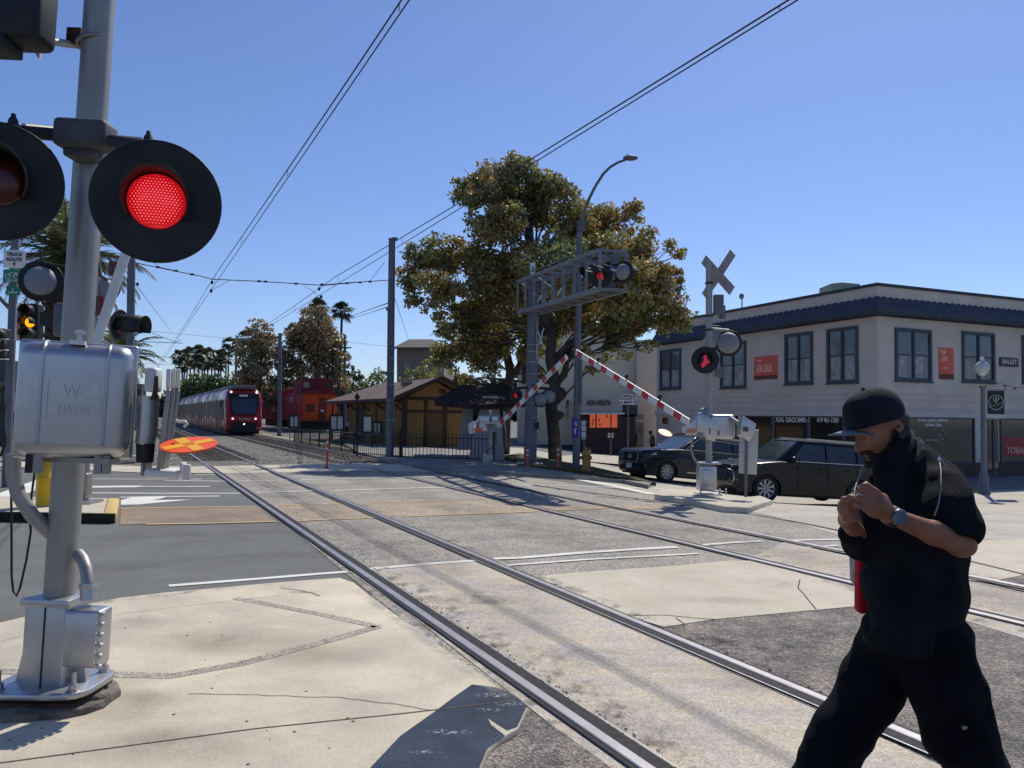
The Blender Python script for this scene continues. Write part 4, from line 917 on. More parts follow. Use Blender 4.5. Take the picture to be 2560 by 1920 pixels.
# street name sign
sn = thing('street_name_sign', 'two white street name blades on a dark post left of the corner building', 'street sign', W(1570, 1125, 34))
MB().cyl(W(1570, 1135, 34), W(1571, 985, 34), .035, n=10).build('post', M_POLE, sn)
def blade(pp, tt, col, o=0):
    P = [W(x, y, 33.9+o) for x, y in pp]; b = MB().prism(P, (0, .02, 0)).build('name_blade', M_WHSIGN, sn)
    r_ = (P[1]-P[0]).normalized(); c = (P[0]+P[2])/2-Vector((0, .012, 0)); text('lettering', tt, .16, c, r_, (0, 0, 1), col, b, .003, bold=True)
blade([(1555, 983), (1592, 988), (1592, 998), (1554, 994)], 'Spring St', mat('blue_ink', rgb(50, 70, 130)))
blade([(1548, 1000), (1593, 999), (1592, 1012), (1548, 1011)], 'LA MESA BL', mat('blue_ink', rgb(50, 70, 130)), -.1)
# parking meters
def pmeter(px, top, base, d, label, twin):
    q = W(px, base, d); o = thing('parking_meter', label, 'parking meter', q, group='parking meters'); t = W(px, top+8, d)
    MB().cyl(q, t, .03, n=8).build('post', M_GALV, o)
    for s_ in ((-1, 1) if twin else (0,)):
        c = t+Vector((s_*.09, 0, .06)); MB().ell(c, (.075, .06, .12), 12, 8).build('meter_head', M_ALU, o)
pmeter(1527, 1084, 1140, 40, 'twin head parking meter in front of the red brown storefront', True)
pmeter(1398, 1077, 1140, 33, 'single parking meter just right of the tree trunk', False)

# left cluster: truck route signs, traffic lights
dq = 17.0; sg_ = thing('traffic_signal_pole', 'grey traffic signal pole at the left edge carrying three stacked signs', 'signal pole', W(22, 1180, dq))
MB().tube([W(14, 1230, dq), W(40, 560, dq)], .085, 14).build('pole', M_POLE, sg_)
MB().tube([W(-80, 730, dq), W(0, 745, dq), W(24, 770, dq)], .05, 10).build('mast_arm', M_POLE, sg_)
def sgn(pp, m_, nm='sign_panel'): return MB().prism([W(x, y, dq-.2) for x, y in pp], (0, .015, 0)).build(nm, m_, sg_, bevel=.004)
s_ = sgn([(9, 624), (63, 626), (61, 671), (8, 669)], M_WHSIGN)
U, Z = Vector((1, 0, -.012)), Vector((0, 0, 1))
text('lettering', 'TRUCK', .105, W(36, 636, dq-.215), U, Z, M_INK, s_, .002, bold=True); text('lettering', 'ROUTE', .105, W(35, 649, dq-.215), U, Z, M_INK, s_, .002, bold=True)
MB().prism([W(x, y, dq-.215) for x, y in [(35, 655), (39, 660), (36, 660), (36, 666), (33.5, 666), (33.5, 660), (31, 660)]], (0, .003, 0)).build('arrow', M_INK, s_)
s_ = sgn([(8, 673), (55, 675), (54, 708), (7, 706)], M_GRSIGN)
for cx_ in (20, 42): MB().lathe(W(cx_, 691, dq-.215), (0, 1, 0), [(0, .05), (-.003, .05), (-.003, .062), (0, .062)], 20, False).build('bicycle_symbol', M_WHSIGN, s_)
MB().beam(W(20, 691, dq-.217), W(28, 680, dq-.217), .01, .012).beam(W(28, 681, dq-.217), W(40, 683, dq-.217), .01, .012).beam(W(40, 683, dq-.217), W(31, 692, dq-.217), .01, .012).beam(W(40, 680, dq-.217), W(43, 691, dq-.217), .01, .012).build('bicycle_symbol', M_WHSIGN, s_)
text('lettering', 'BIKE RTE', .062, W(31, 702, dq-.215), U, Z, M_WHSIGN, s_, .002, bold=True)
s_ = sgn([(15, 716), (50, 717), (50, 738), (15, 737)], M_GRSIGN)
MB().beam(W(21, 731, dq-.217), W(44, 731, dq-.217), .01, .02).beam(W(32.5, 721, dq-.217), W(32.5, 731, dq-.217), .02, .01).build('arrow', M_WHSIGN, s_)
def tlight(label, px, py, d, w, h, lamps, yaw=0):
    o = thing('traffic_light', label, 'traffic light', W(px, py, d), group='traffic lights')
    rbox(W(px, py, d), (sz(w/2, d), 0, 0), (0, .12, 0), (0, 0, sz(h/2, d)), 'housing', M_BLACK, o, .03)
    for i, lm in enumerate(lamps):
        c = W(px-2, py+(i-1)*h*.31, d-.13); MB().lathe(c, (0, -1, 0), [(0, .10), (.01, .095), (.02, .06), (.022, .001)], 20).build('lens', lm, o)
        vs = []; n_ = 20
        for k in range(n_+1):
            t = R(-20)+R(220)*k/n_
            for hh, r_ in ((0, .115), (.22, .115), (.22, .108), (0, .108)): vs.append(c+Vector((math.cos(t)*r_, -hh, math.sin(t)*r_)))
        MB().add(vs, [(k*4+j, k*4+(j+1) % 4, k*4+4+(j+1) % 4, k*4+4+j) for k in range(n_) for j in range(4)], True).build('visor', M_BLACK, o)
    return o
tl = tlight('black traffic light with its amber lamp lit, left of the foreground mast', 77, 806, 15.5, 50, 92, [M_REDOFF, M_AMB, M_GREENOFF])
MB().obox(W(44, 806, 15.3), (.015, 0, 0), (0, .05, 0), (0, 0, .36)).build('backplate_edge', M_CHALK, tl)
MB().prism([W(x, y, 15.3) for x, y in [(100, 780), (135, 781), (135, 822), (112, 816), (100, 812)]], (0, .15, 0)).build('side_signal', M_BLACK, tl)
t2 = tlight('black traffic light half hidden at the left edge of the view', 6, 862, 16, 28, 80, [M_REDOFF, M_REDOFF, M_GREENOFF])
for r_ in (848, 875, 898): MB().beam(W(-8, r_, 15.8), W(19, r_, 15.8), .1, .02).build('visor_rim', M_CHALK, t2)

# globe street lamp with banner in front of the corner building
dg = 26.8; gb_ = W(2460, 1228, dg); gb_.z = terr(gb_.x, gb_.y)
gl_ = thing('globe_lamp', 'dark post with a white globe lamp in front of the right facade', 'street lamp', gb_)
MB().lathe(gb_, (0, 0, 1), [(0, .20), (.12, .20), (.18, .15), (.7, .13), (.75, .10), (1.2, .085), (3.62, .065), (3.66, .10), (3.72, .12), (3.74, .001)], 18).build('post', M_POLE, gl_)
gt = W(2455, 918, dg)
MB().lathe(gt-Vector((0, 0, .30)), (0, 0, 1), [(0, .08), (.05, .12), (.12, .19), (.25, .235), (.36, .22), (.46, .15), (.50, .07)], 22).build('globe', mat('frosted_globe', rgb(205, 208, 212, .9), rough=.35, var=.04, trans=.2), gl_)
MB().lathe(gt-Vector((0, 0, .30)), (0, 0, 1), [(.50, .09), (.54, .05), (.58, .08), (.64, .05), (.68, .001)], 12).build('finial', M_WHSIGN, gl_)
for r_ in (1061, 1090, 1098, 1105, 1119): MB().lathe(W(2457, r_, dg), (0, 0, 1), [(-.012, .07), (-.012, .082), (.012, .082), (.012, .07)], 14).build('steel_band', M_GALV, gl_)
bn2 = thing('banner', 'dark green banner with a round white emblem hanging from the globe lamp post', 'banner', W(2490, 1010, dg))
def bq(pts, nm, m_, o=0, t=.01, par=None): return MB().prism([W(x, y, dg-.05-o) for x, y in pts], (0, t, 0)).build(nm, m_, par or bn2)
cl_ = bq([(2466, 975), (2513, 975), (2513, 1047), (2466, 1046)], 'cloth', mat('pale_banner_cloth', rgb(178, 182, 192, .85), rough=.8))
bq([(2469, 977), (2511, 977), (2511, 1036), (2469, 1035)], 'green_field', mat('dark_green_banner', rgb(38, 52, 50, .8), rough=.8), .012, .008, cl_)
M_EMB = mat('pale_emblem', rgb(140, 160, 156), rough=.7)
MB().lathe(W(2490, 1006, dg-.07), (0, 1, 0), [(0, .235), (-.004, .235), (-.004, .262), (0, .262)], 30, False).build('emblem', M_EMB, cl_)
b = MB(); E_ = lambda x, y: W(x, y, dg-.072)
for P in ([(2490, 991), (2490, 1008)], [(2484, 994), (2484, 1001), (2488, 1003), (2490, 1003)], [(2496, 993), (2496, 999), (2492, 1001)]): b.tube([E_(*p) for p in P], .02, 6)
b.tube([E_(x, y) for x, y in [(2474, 1020), (2478, 1008), (2480, 1016), (2485, 1010), (2487, 1016), (2492, 1008), (2495, 1014), (2500, 1006), (2503, 1010), (2506, 1005)]], .014, 6)
b.build('emblem', M_EMB, cl_)
for y in (974, 1047): MB().cyl(W(2452, y, dg), W(2515, y, dg-.05), .018, n=8).build('banner_rod', M_POLE, bn2)
fl_ = thing('festoon_wire', 'thin string light wire from the globe lamp to the right edge', 'string lights', W(2520, 960, dg))
MB().tube([W(2486, 950, dg), W(2510, 962, 27.5), W(2540, 968, 28), (W(2600, 972, 28.5))], .010, 5).build('wire', M_WIRE, fl_)
for x, y in ((2512, 965), (2537, 971)): MB().ell(W(x, y, 27.8), (.035, .035, .045), 8, 6).build('bulb', M_BLACK2, fl_)
# ================================================================== BUILDINGS
M_WALLW = mat('off_white_stucco', rgb(199, 192, 184, .92), rough=.9, var=.06, scale=1.2, bump=.25, bscale=30, dirt=.06)
M_WALLW2 = mat('pale_lower_cladding', rgb(196, 192, 192, .90), rough=.8, var=.04, scale=1.5)
M_CREAM = mat('cream_stucco', rgb(214, 208, 186, 1.0), rough=.9, var=.05, scale=1, bump=.2, bscale=30, dirt=.08)
M_CORN = mat('dark_slate_cornice', rgb(62, 70, 88, .7), rough=.7, var=.12, scale=2)
M_WFRAME = mat('dark_window_frame', rgb(74, 86, 98, .7), rough=.6, var=.08, scale=3)
def glass(name, col, rough=.06): return mat(name, col, rough=rough, var=.5, scale=.9, spec=.9, ior=1.5)
M_GLASS = glass('window_glass', rgb(84, 98, 112, .7))
M_GLASSD = glass('dark_shop_glass', rgb(44, 50, 54, .6))
M_CURT = mat('pale_curtain', rgb(168, 172, 176, .8), rough=.9, var=.25, scale=5)
M_BASE = mat('brown_knee_wall', rgb(96, 76, 76, .7), rough=.8, var=.15, scale=3, dirt=.15)
M_RDSIGN = mat('red_lease_sign', rgb(206, 92, 78), rough=.6, var=.04, scale=3)
M_SHOPTXT = mat('shop_lettering', rgb(225, 225, 222), rough=.6)
M_ROOFT = mat('slate_roof_tiles', rgb(70, 78, 94, .7), rough=.75, var=.15, scale=4)

# corner building: facade lines from the nearest corner
dc_ = 31.0; C0 = W(2195, 1040, dc_); C0 = Vector((C0.x, C0.y, 0)); gz = -.80
UL = Vector((-.43, 1, 0)).normalized(); UR = Vector((2.32, 1, 0)).normalized()     # along left / right facade away from the corner
NL = Vector((-UL.y, UL.x, 0)); NR = Vector((UR.y, -UR.x, 0))                       # outward normals
LL, LR = 15.6, 34.0; ztop = 7.20
cbd = thing('corner_building', 'two storey off white corner building with a dark slate cornice and shop windows', 'building', (C0.x, C0.y, gz))
def fp(side, s, z, o=0.0):
    u, n = (UL, NL) if side == 'L' else (UR, NR); return Vector((C0.x+u.x*s+n.x*o, C0.y+u.y*s+n.y*o, z))
def hit(side, px, py):      # where the photo pixel meets the facade plane: (s, z)
    r = ray(px, py); u = UL if side == 'L' else UR
    # t*r.xy = C0 + s*u
    det = r.x*(-u.y)-r.y*(-u.x); t = (C0.x*(-u.y)-C0.y*(-u.x))/det; s = (r.x*t-C0.x)/u.x
    return s, H+r.z*t
MT = math.tan(math.acos(max(-1, min(1, NL.dot(NR))))/2)
def fpoly(side, s0, z0, s1, z1, o0, o1, nm, m_, parent=None, bevel=0, mitre=False):
    if mitre:
        P = [fp(side, -o*MT if e == 0 else s1, z, o) for e, z, o in ((0, z0, o0), (1, z0, o0), (1, z1, o0), (0, z1, o0), (0, z0, o1), (1, z0, o1), (1, z1, o1), (0, z1, o1))]
        return MB().add(P, [(0, 1, 2, 3), (4, 7, 6, 5), (0, 4, 5, 1), (1, 5, 6, 2), (2, 6, 7, 3), (3, 7, 4, 0)]).build(nm, m_, parent or cbd)
    c = [fp(side, s, z, o0) for s, z in ((s0, z0), (s1, z0), (s1, z1), (s0, z1))]; n = NL if side == 'L' else NR
    return MB().prism(c, n*(o1-o0)).build(nm, m_, parent or cbd, bevel=bevel)
B1, B2 = fp('L', LL, 0), fp('R', LR, 0); B3 = B1+UR*LR
MB().prism([(C0.x, C0.y, gz-.3), (B2.x, B2.y, gz-.3), (B3.x, B3.y, gz-.3), (B1.x, B1.y, gz-.3)], (0, 0, ztop-.12-gz+.3)).build('wall', M_WALLW, cbd)
for sd_, LN in (('L', LL), ('R', LR)):
    # parapet band, cornice with scalloped tile edge, cap
    fpoly(sd_, 0, ztop-.12, LN, ztop, -.15, .06, 'parapet_cap', M_CORN, mitre=True)
    fpoly(sd_, 0, 5.86, LN, 5.98, 0, .10, 'cornice_base', M_CORN, mitre=True)
    n = NL if sd_ == 'L' else NR; u = UL if sd_ == 'L' else UR
    b = MB(); k = int(LN/.36)
    vs = []; fs = []
    for i in range(k*4+1):
        s = i*.09; w_ = .5+.5*math.cos(2*math.pi*i/4)
        vs += [fp(sd_, s if i else -o_*MT, z_, o_) for z_, o_ in ((6.62+.06*w_, .02), (6.55+.06*w_, .12), (6.06, .48+.02*w_), (5.96, .47))]
    for i in range(k*4):
        for j in range(3): fs.append((i*4+j, i*4+j+1, i*4+5+j, i*4+4+j))
    b.add(vs, fs); b.build('tiled_cornice', M_ROOFT, cbd)
    fpoly(sd_, 0, 5.90, LN, 5.955, 0, .46, 'cornice_soffit', M_CORN, mitre=True)
    # horizontal boards over the shops
    for z_ in (2.75, 2.52, 2.2): fpoly(sd_, 0, z_, LN, z_+.025, 0, .03, 'cladding_line', M_WALLW2, mitre=True)
    fpoly(sd_, 0, 1.84, LN, 2.06, 0, .10, 'shop_beam', M_WALLW2, mitre=True)
# upper windows
def upwin(side, x0, x1, ytop, ybot, curtain=.5, stuff=None):
    s0, z1 = hit(side, x0, ytop); s1, z0 = hit(side, x1, ybot); s0, s1 = sorted((s0, s1))
    w = thing_part(side, s0, s1, z0, z1, curtain); return w
def thing_part(side, s0, s1, z0, z1, curtain):
    f = .13; u = UL if side == 'L' else UR; b = MB(); n = NL if side == 'L' else NR
    for (a0, b0, a1, b1) in ((s0, z0, s1, z0+f), (s0, z1-f, s1, z1), (s0, z0+f, s0+f, z1-f), (s1-f, z0+f, s1, z1-f), ((s0+s1)/2-.05, z0+f, (s0+s1)/2+.05, z1-f)):
        b.prism([fp(side, s, z, -.02) for s, z in ((a0, b0), (a1, b0), (a1, b1), (a0, b1))], n*.09)
    fr = b.build('window', M_WFRAME, cbd)
    fpoly(side, s0+f, z0+f, s1-f, z1-f, .002, .012, 'pane', M_GLASS, fr)
    for (a, c) in ((s0+f, (s0+s1)/2-.05), ((s0+s1)/2+.05, s1-f)):
        fpoly(side, a, (z0+z1)/2-.03, c, (z0+z1)/2+.03, .013, .035, 'sash_bar', M_WFRAME, fr)
        if curtain: fpoly(side, a+.02, z0+f+.02, a+(c-a)*curtain, (z0+z1)/2-.04, .0125, .0135, 'curtain', M_CURT, fr)
    fpoly(side, s0-.04, z0-.05, s1+.04, z0, -.01, .13, 'sill', M_WFRAME, fr)
    return fr
upwin('L', 1651, 1703, 877, 972, .9); upwin('L', 1802, 1866, 860, 969, .6); upwin('L', 1963, 2033, 837, 959, .5); upwin('L', 2068, 2147, 824, 956, .85)
upwin('R', 2236, 2328, 819, 955, .6); upwin('R', 2403, 2486, 828, 958, .4); upwin('R', 2553, 2650, 838, 962, .7); upwin('R', 2760, 2860, 850, 968, .6)
s0, z0 = hit('L', 1658, 1044); fpoly('L', s0-.5, z0-.35, s0, z0, .01, .04, 'vent_window', M_GLASSD)
pvm = MB().prism([fp('R', -3.2, gz-.1, 0), fp('R', 30, gz-.1, 0), fp('R', 30, gz-.1, 3.6), fp('R', .5, gz-.1, 3.6), fp('R', -2.2, gz-.1, 2.6)], (0, 0, .24)).build('pavement', mat('shaded_pavement', rgb(130, 130, 132, .8), rough=.9, var=.15, scale=.8), None); tag(pvm, kind='structure')  # colour darkened to carry the shade at the foot of the building
# rooftop unit, whirly vent
ru = thing('rooftop_unit', 'grey green rooftop air unit on the corner building', 'air unit', W(2113, 712, 36))
MB().prism([W(x, y, 36) for x, y in [(2078, 726), (2078, 709), (2106, 706), (2150, 710), (2150, 726)]], (0, 1.4, 0)).build('casing', mat('grey_green_metal', rgb(120, 140, 132, .8), rough=.6), ru)
wv = thing('roof_vent', 'small round vent on a thin stalk above the corner building roof', 'vent', W(1854, 760, 40))
MB().ell(W(1854, 741, 40), (.13, .13, .16), 12, 8).cyl(W(1855, 745, 40), W(1855, 775, 40), .03).build('vent_cap', M_GALV, wv)
# shop windows: left facade from behind the cars to the corner
def shop(side, x0, x1, base=True, zs=None):
    s0 = hit(side, x0, 1050)[0]; s1 = hit(side, x1, 1050)[0]; s0, s1 = sorted((s0, s1))
    zb = -.05 if zs is None else zs; f = .06; n = NL if side == 'L' else NR; b = MB()
    for (a0, b0, a1, b1) in ((s0, zb, s1, zb+f), (s0, 1.84-f, s1, 1.84), (s0, zb, s0+f, 1.84), (s1-f, zb, s1, 1.84)):
        b.prism([fp(side, s, z, -.01) for s, z in ((a0, b0), (a1, b0), (a1, b1), (a0, b1))], n*.07)
    fr = b.build('shop_window', M_WFRAME, cbd)
    fpoly(side, s0+f, zb+f, s1-f, 1.84-f, .005, .015, 'pane', M_GLASSD, fr); return fr, s0, s1
for x0, x1 in ((1815, 1932), (1936, 2022), (2026, 2110), (2114, 2180)): shop('L', x0, x1)
fpoly('L', .0, gz-.1, hit('L', 1815, 1050)[0], -.05, 0, .06, 'knee_wall', M_BASE)
def ftext(side, s, px, py, size, mt_, ext=.004, o=.02, wpx=None, parent=None):
    a, z = hit(side, px, py); u = -UL if side == 'L' else UR; sx = 1.0
    if wpx: sx = abs(hit(side, px+wpx/2, py)[0]-hit(side, px-wpx/2, py)[0])/(size*.64*len(s))
    return text('lettering', s, size, fp(side, a, z, o), u, (0, 0, 1), mt_, parent or cbd, ext, bold=True, sx=sx)
ftext('L', 'DOG GROOMING', 1981, 1050, .32, M_SHOPTXT, wpx=88); ftext('L', '619 461-7200', 2070, 1050, .32, M_SHOPTXT, wpx=74)
fr, s0, s1 = shop('R', 2256, 2434); ftext('R', 'DOG GROOMING', 2332, 1050, .20, M_SHOPTXT, wpx=72); ftext('R', '619 461-7200', 2332, 1063, .16, M_SHOPTXT, wpx=54)
# grooming shop interior glimpses: scissors sticker and table lamps
b = MB()
for a_, c_ in (((2312, 1100), (2345, 1100)), ((2345, 1085), (2357, 1100)), ((2350, 1068), (2368, 1090))):
    sa, za = hit('R', *a_); sb, zb = hit('R', *c_); b.beam(fp('R', sa, za, .025), fp('R', sb, zb, .025), .02, .05)
b.build('window_sticker', mat('grey_sticker', rgb(120, 140, 140), rough=.6), fr)
s_a = hit('R', 2434, 1100)[0]; s_b = hit('R', 2448, 1100)[0]; fpoly('R', s_a, -.05, s_b, 1.84, 0, .09, 'pilaster', M_WALLW2)
fpoly('R', 0, gz-.1, s_b, -.05, 0, .05, 'knee_wall', M_BASE)
# door recess and second shop
s_c = hit('R', 2468, 1100)[0]; s_d = hit('R', 2494, 1100)[0]
dr = fpoly('R', s_c, gz, s_d, 1.84, .0, .03, 'door', M_GLASSD); fpoly('R', s_c, gz, s_d, gz+.35, .03, .05, 'kick_plate', M_WFRAME, dr)
s_m = (s_c+s_d)/2; fpoly('R', s_m-.04, gz, s_m+.04, 1.84, .03, .06, 'door_stile', M_WFRAME, dr)
fr, s0, s1 = shop('R', 2498, 2640, zs=-.05); fpoly('R', hit('R', 2496, 1100)[0], gz-.1, s1, -.05, 0, .05, 'knee_wall', M_BASE)
sp0, zp0 = hit('R', 2512, 1094); sp1, zp1 = hit('R', 2600, 1140)
pst = fpoly('R', s0+.25, zp1, sp1, zp0, .016, .02, 'poster', mat('red_poster', rgb(150, 52, 48), rough=.6, var=.1), fr); ftext('R', 'TOBACCO', 2552, 1127, .40, mat('poster_ink', rgb(214, 170, 150)), .002, .03, 66, fr)
shop('R', 2660, 2900, zs=-.05)
# facade signs
def fsign(side, x0, x1, yt, yb, lines, name, lab, cat='sign'):
    s0, z1 = hit(side, x0, yt); s1, z0 = hit(side, x1, yb); c = fp(side, (s0+s1)/2, (z0+z1)/2, .04); o = thing(name, lab, cat, c)
    a, b_ = min(s0, s1), max(s0, s1)
    p = fpoly(side, a, z0, b_, z1, .005, .03, 'panel', M_RDSIGN, o)
    fpoly(side, a, z0, b_, z0+(z1-z0)*.17, .0305, .034, 'footer_strip', mat('brown_strip', rgb(96, 52, 50)), o)
    for (t_, px, py, sz_, sx) in lines: ftext(side, t_, px, py, sz_, mat('pale_sign_ink', rgb(236, 196, 180)), .002, .034, sx, o)
    return o
fsign('L', 1886, 1944, 893, 947, [('FOR LEASE', 1912, 922, .46, 46), ('retail', 1899, 902, .16, 18)], 'lease_sign', 'wide red FOR LEASE sign between two upper windows of the left facade')
fsign('R', 2346, 2383, 869, 949, [('FOR', 2356, 881, .26, 14), ('LEASE', 2359, 897, .26, 20), ('office', 2363, 920, .12, 22)], 'lease_sign', 'tall narrow red FOR LEASE sign right of the building corner')
s0, z1 = hit('R', 2497, 893); s1, z0 = hit('R', 2544, 918); o = thing('ballet_sign', 'dark BALLET name board on the right facade', 'sign', fp('R', s0, z0))
fpoly('R', s0, z0, s1, z1, .01, .05, 'board', mat('dark_board', rgb(60, 66, 76)), o, bevel=.01); ftext('R', 'BALLET', 2521, 905, .27, mat('cream_ink', rgb(210, 206, 196)), .003, .055, 42, o)

# cream building left of it with the low storefront
cr_ = thing('cream_building', 'cream stucco building with a low storefront lettered ACRU HEALTH', 'building', W(1450, 1130, 47.5))
zg = -.7
def rect(px0, px1, y0, y1, d, depth, nm, m_, parent, bevel=0):
    return MB().prism([W(px0, y1, d), W(px1, y1, d), W(px1, y0, d), W(px0, y0, d)], (0, depth, 0)).build(nm, m_, parent, bevel=bevel)
rect(1338, 1592, 826, 1150, 48.5, 14, 'wall', M_CREAM, cr_)
rect(1296, 1338, 868, 1150, 48.7, 12, 'side_wall', M_WALLW, cr_)
rect(1338, 1592, 822, 827, 48.3, 14, 'parapet_cap', M_WFRAME, cr_)
rect(1592, 1662, 850, 1150, 47.6, 6, 'side_wall', M_WALLW, cr_)
sf = rect(1457, 1556, 996, 1033, 45.6, 3.2, 'storefront_fascia', M_WALLW2, cr_)
rect(1556, 1594, 1010, 1042, 46.2, 2.4, 'storefront_fascia', M_WFRAME, cr_)
rect(1446, 1562, 1032, 1036, 45.2, 3.4, 'canopy_edge', M_ALU, cr_)
rect(1456, 1588, 1036, 1150, 46.2, 2.2, 'storefront_wall', M_BASE, cr_)
text('lettering', 'ACRU HEALTH', .42, W(1496, 1008, 45.5), (1, 0, 0), (0, 0, 1), M_INK, sf, .02, sx=.50, bold=True)
M_ORW = mat('backlit_orange_film', rgb(236, 110, 74), rough=.5, var=.1, scale=3, emit=(.8, .16, .06, 1), estr=.38)
ws = rect(1472, 1552, 1035, 1071, 46.1, .05, 'storefront_window', M_WFRAME, cr_)
for a, b_ in ((1475, 1488), (1492, 1526), (1529, 1543)): rect(a, b_, 1036, 1069, 46.04, .03, 'pane', M_ORW, ws)
for (x, y) in ((1481, 1060), (1498, 1050), (1483, 1050), (1500, 1062), (1517, 1040)): rect(x-1.2, x+1.2, y-4, y+4, 46.0, .02, 'window_decal', M_INK, ws)
rect(1585, 1609, 1055, 1140, 46.6, .1, 'door', M_GLASSD, cr_); rect(1588, 1609, 1035, 1050, 46.6, .1, 'transom', M_GLASSD, cr_); rect(1586, 1610, 1050, 1053, 46.4, .3, 'door_head', M_WALLW, cr_)
rect(1417, 1422, 1000, 1012, 48.2, .2, 'wall_lamp', M_WFRAME, cr_)
text('lettering', 'RETRO', .3, W(1417, 1028, 48.4), (0, 0, -1), (1, 0, 0), M_WFRAME, cr_, .01)
rect(1305, 1316, 900, 960, 48.6, .1, 'window', M_GLASSD, cr_); rect(1300, 1335, 1110, 1150, 47.5, .2, 'plinth', M_CORN, cr_)
# added dark band standing in for a parked car's shaded silhouette behind the trunks
hw = thing('dark_car_band', 'dark band standing in for a parked car in front of the cream building behind the tree trunk', 'wall', W(1380, 1135, 46))
rect(1268, 1446, 1112, 1134, 46.2, .4, 'band_body', M_CORN, hw)
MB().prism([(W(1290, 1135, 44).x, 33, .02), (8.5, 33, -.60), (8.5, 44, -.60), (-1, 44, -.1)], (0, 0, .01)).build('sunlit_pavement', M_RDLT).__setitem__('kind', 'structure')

# grey building far behind the depot
gb = thing('hillside_building', 'grey beige building with a shallow roof rising behind the depot pole', 'building', W(1050, 940, 90))
rect(992, 1110, 868, 960, 90, 14, 'wall', mat('grey_beige_wall', rgb(138, 128, 118, .8), rough=.9, var=.05), gb)
MB().add([W(984, 868, 89), W(1120, 868, 89), W(1080, 848, 96), W(1022, 848, 96), W(984, 872, 89), W(1120, 872, 89)], [(0, 1, 2, 3), (0, 4, 5, 1)]).build('roof', mat('brown_grey_roof', rgb(98, 92, 86, .8), rough=.9), gb)
rect(1010, 1026, 905, 925, 89.9, .1, 'window', M_GLASSD, gb); rect(1046, 1110, 912, 935, 89.9, .1, 'window', M_GLASSD, gb)
# small house right of the caboose
hs_ = thing('far_house', 'small grey house behind the caboose partly hidden by the depot roof', 'building', W(880, 1050, 95))
rect(858, 900, 975, 1078, 95, 8, 'wall', mat('grey_wall', rgb(120, 116, 118, .8), rough=.9), hs_); rect(862, 890, 1000, 1020, 94.9, .1, 'window', M_GLASSD, hs_)
# left background buildings
lb2 = thing('left_building', 'pale low building far behind the left median, seen past the gate box', 'building', W(20, 1130, 40))
rect(-300, 42, 982, 1030, 40, 12, 'fascia', M_WALLW, lb2); rect(-300, 36, 1030, 1150, 40.5, 12, 'wall', M_BASE, lb2); rect(-300, 20, 900, 984, 44, 12, 'upper_wall', M_CORN, lb2)
lb3 = thing('left_building', 'pale grey shed between the gate box and its counterweights', 'building', W(338, 1100, 70))
rect(300, 368, 1002, 1092, 70, .6, 'wall', mat('pale_grey_wall', rgb(160, 164, 168, .8), rough=.9), lb3); rect(296, 358, 960, 1002, 74, .6, 'roof_block', M_CORN, lb3); rect(300, 372, 1022, 1024, 69.9, .05, 'band', M_WFRAME, lb3)

# ================================================================== DEPOT, KIOSK, FENCES
dT = Vector((-.44, .9, 0)).normalized(); dP = Vector((.9, .44, 0)).normalized()
M_YW = mat('yellow_board_siding', rgb(172, 136, 80, .62), rough=.8, var=.06, scale=2, bump=.15)
M_BTRIM = mat('dark_brown_trim', rgb(72, 50, 46, .7), rough=.7, var=.12, scale=4)
M_SHING = mat('brown_shingles', rgb(126, 108, 98, .7), rough=.95, var=.22, scale=9, bump=.8, bscale=12)
E1 = W(988, 995, 38.6); E1.z = 0
dep = thing('depot', 'small yellow railway depot with dark brown trim and brown shingle roof', 'depot', (E1.x, E1.y, 0))
def dq_(s, p, z): return E1+dT*s+dP*p+Vector((0, 0, z))
Lr, wr, ze, zr = 15.5, 4.9, 2.52, 3.62
hip = 4.2; th = .10
# roof: gable near, hip far
top = [dq_(0, 0, ze), dq_(Lr, 0, ze), dq_(Lr, wr, ze), dq_(0, wr, ze), dq_(0, wr/2, zr), dq_(Lr-hip, wr/2, zr)]
bot = [v-Vector((0, 0, th)) for v in top]
MB().add(top+bot, [(0, 1, 5, 4), (1, 2, 5), (2, 3, 4, 5), (6, 10, 11, 7), (7, 11, 8), (8, 11, 10, 9), (0, 4, 10, 6), (4, 3, 9, 10), (0, 6, 7, 1), (1, 7, 8, 2), (2, 8, 9, 3)]).build('roof', M_SHING, dep)
b = MB()
for a, c in ((dq_(-.03, 0, ze-.02), dq_(-.03, wr/2, zr-.02)), (dq_(-.03, wr, ze-.02), dq_(-.03, wr/2, zr-.02))): b.beam(a, c, .08, .20)
b.build('bargeboard', M_BTRIM, dep)
for s0, s1 in ((0, Lr),): MB().beam(dq_(s0, .02, ze-.09), dq_(s1, .02, ze-.09), .06, .14).build('fascia', M_BTRIM, dep)
wi = .75; zw = 2.35
MB().prism([dq_(.8, wi, 0), dq_(Lr-3.4, wi, 0), dq_(Lr-3.4, wr-wi, 0), dq_(.8, wr-wi, 0)], (0, 0, 2.55)).build('wall', M_YW, dep)
MB().prism([dq_(.8, wi, 2.54), dq_(.8, wr-wi, 2.54), dq_(.8, wr/2, 3.40)], dT*.2).build('gable_wall', M_YW, dep)
b = MB()
for i in range(60):
    s = .9+i*.2
    if s < Lr-3.5: b.obox(dq_(s, wi-.008, 1.2), dT*.015, dP*.01, Vector((0, 0, 1.2)))
for i in range(17): b.obox(dq_(.792, wi+.05+i*.2, .9), dP*.012, dT*.01, Vector((0, 0, .9)))
b.build('battens', M_YW, dep)
b = MB()
for p in (wi, wi+.16): pass
for (p, w_) in ((wi+.0, .20), (wi+1.15, .12), (wi+2.2, .16), (wr-wi, .2)): MB().obox(dq_(.77, p, 1.2), dP*w_*.7, dT*.03, Vector((0, 0, 1.3))).build('wall_post', M_BTRIM, dep)
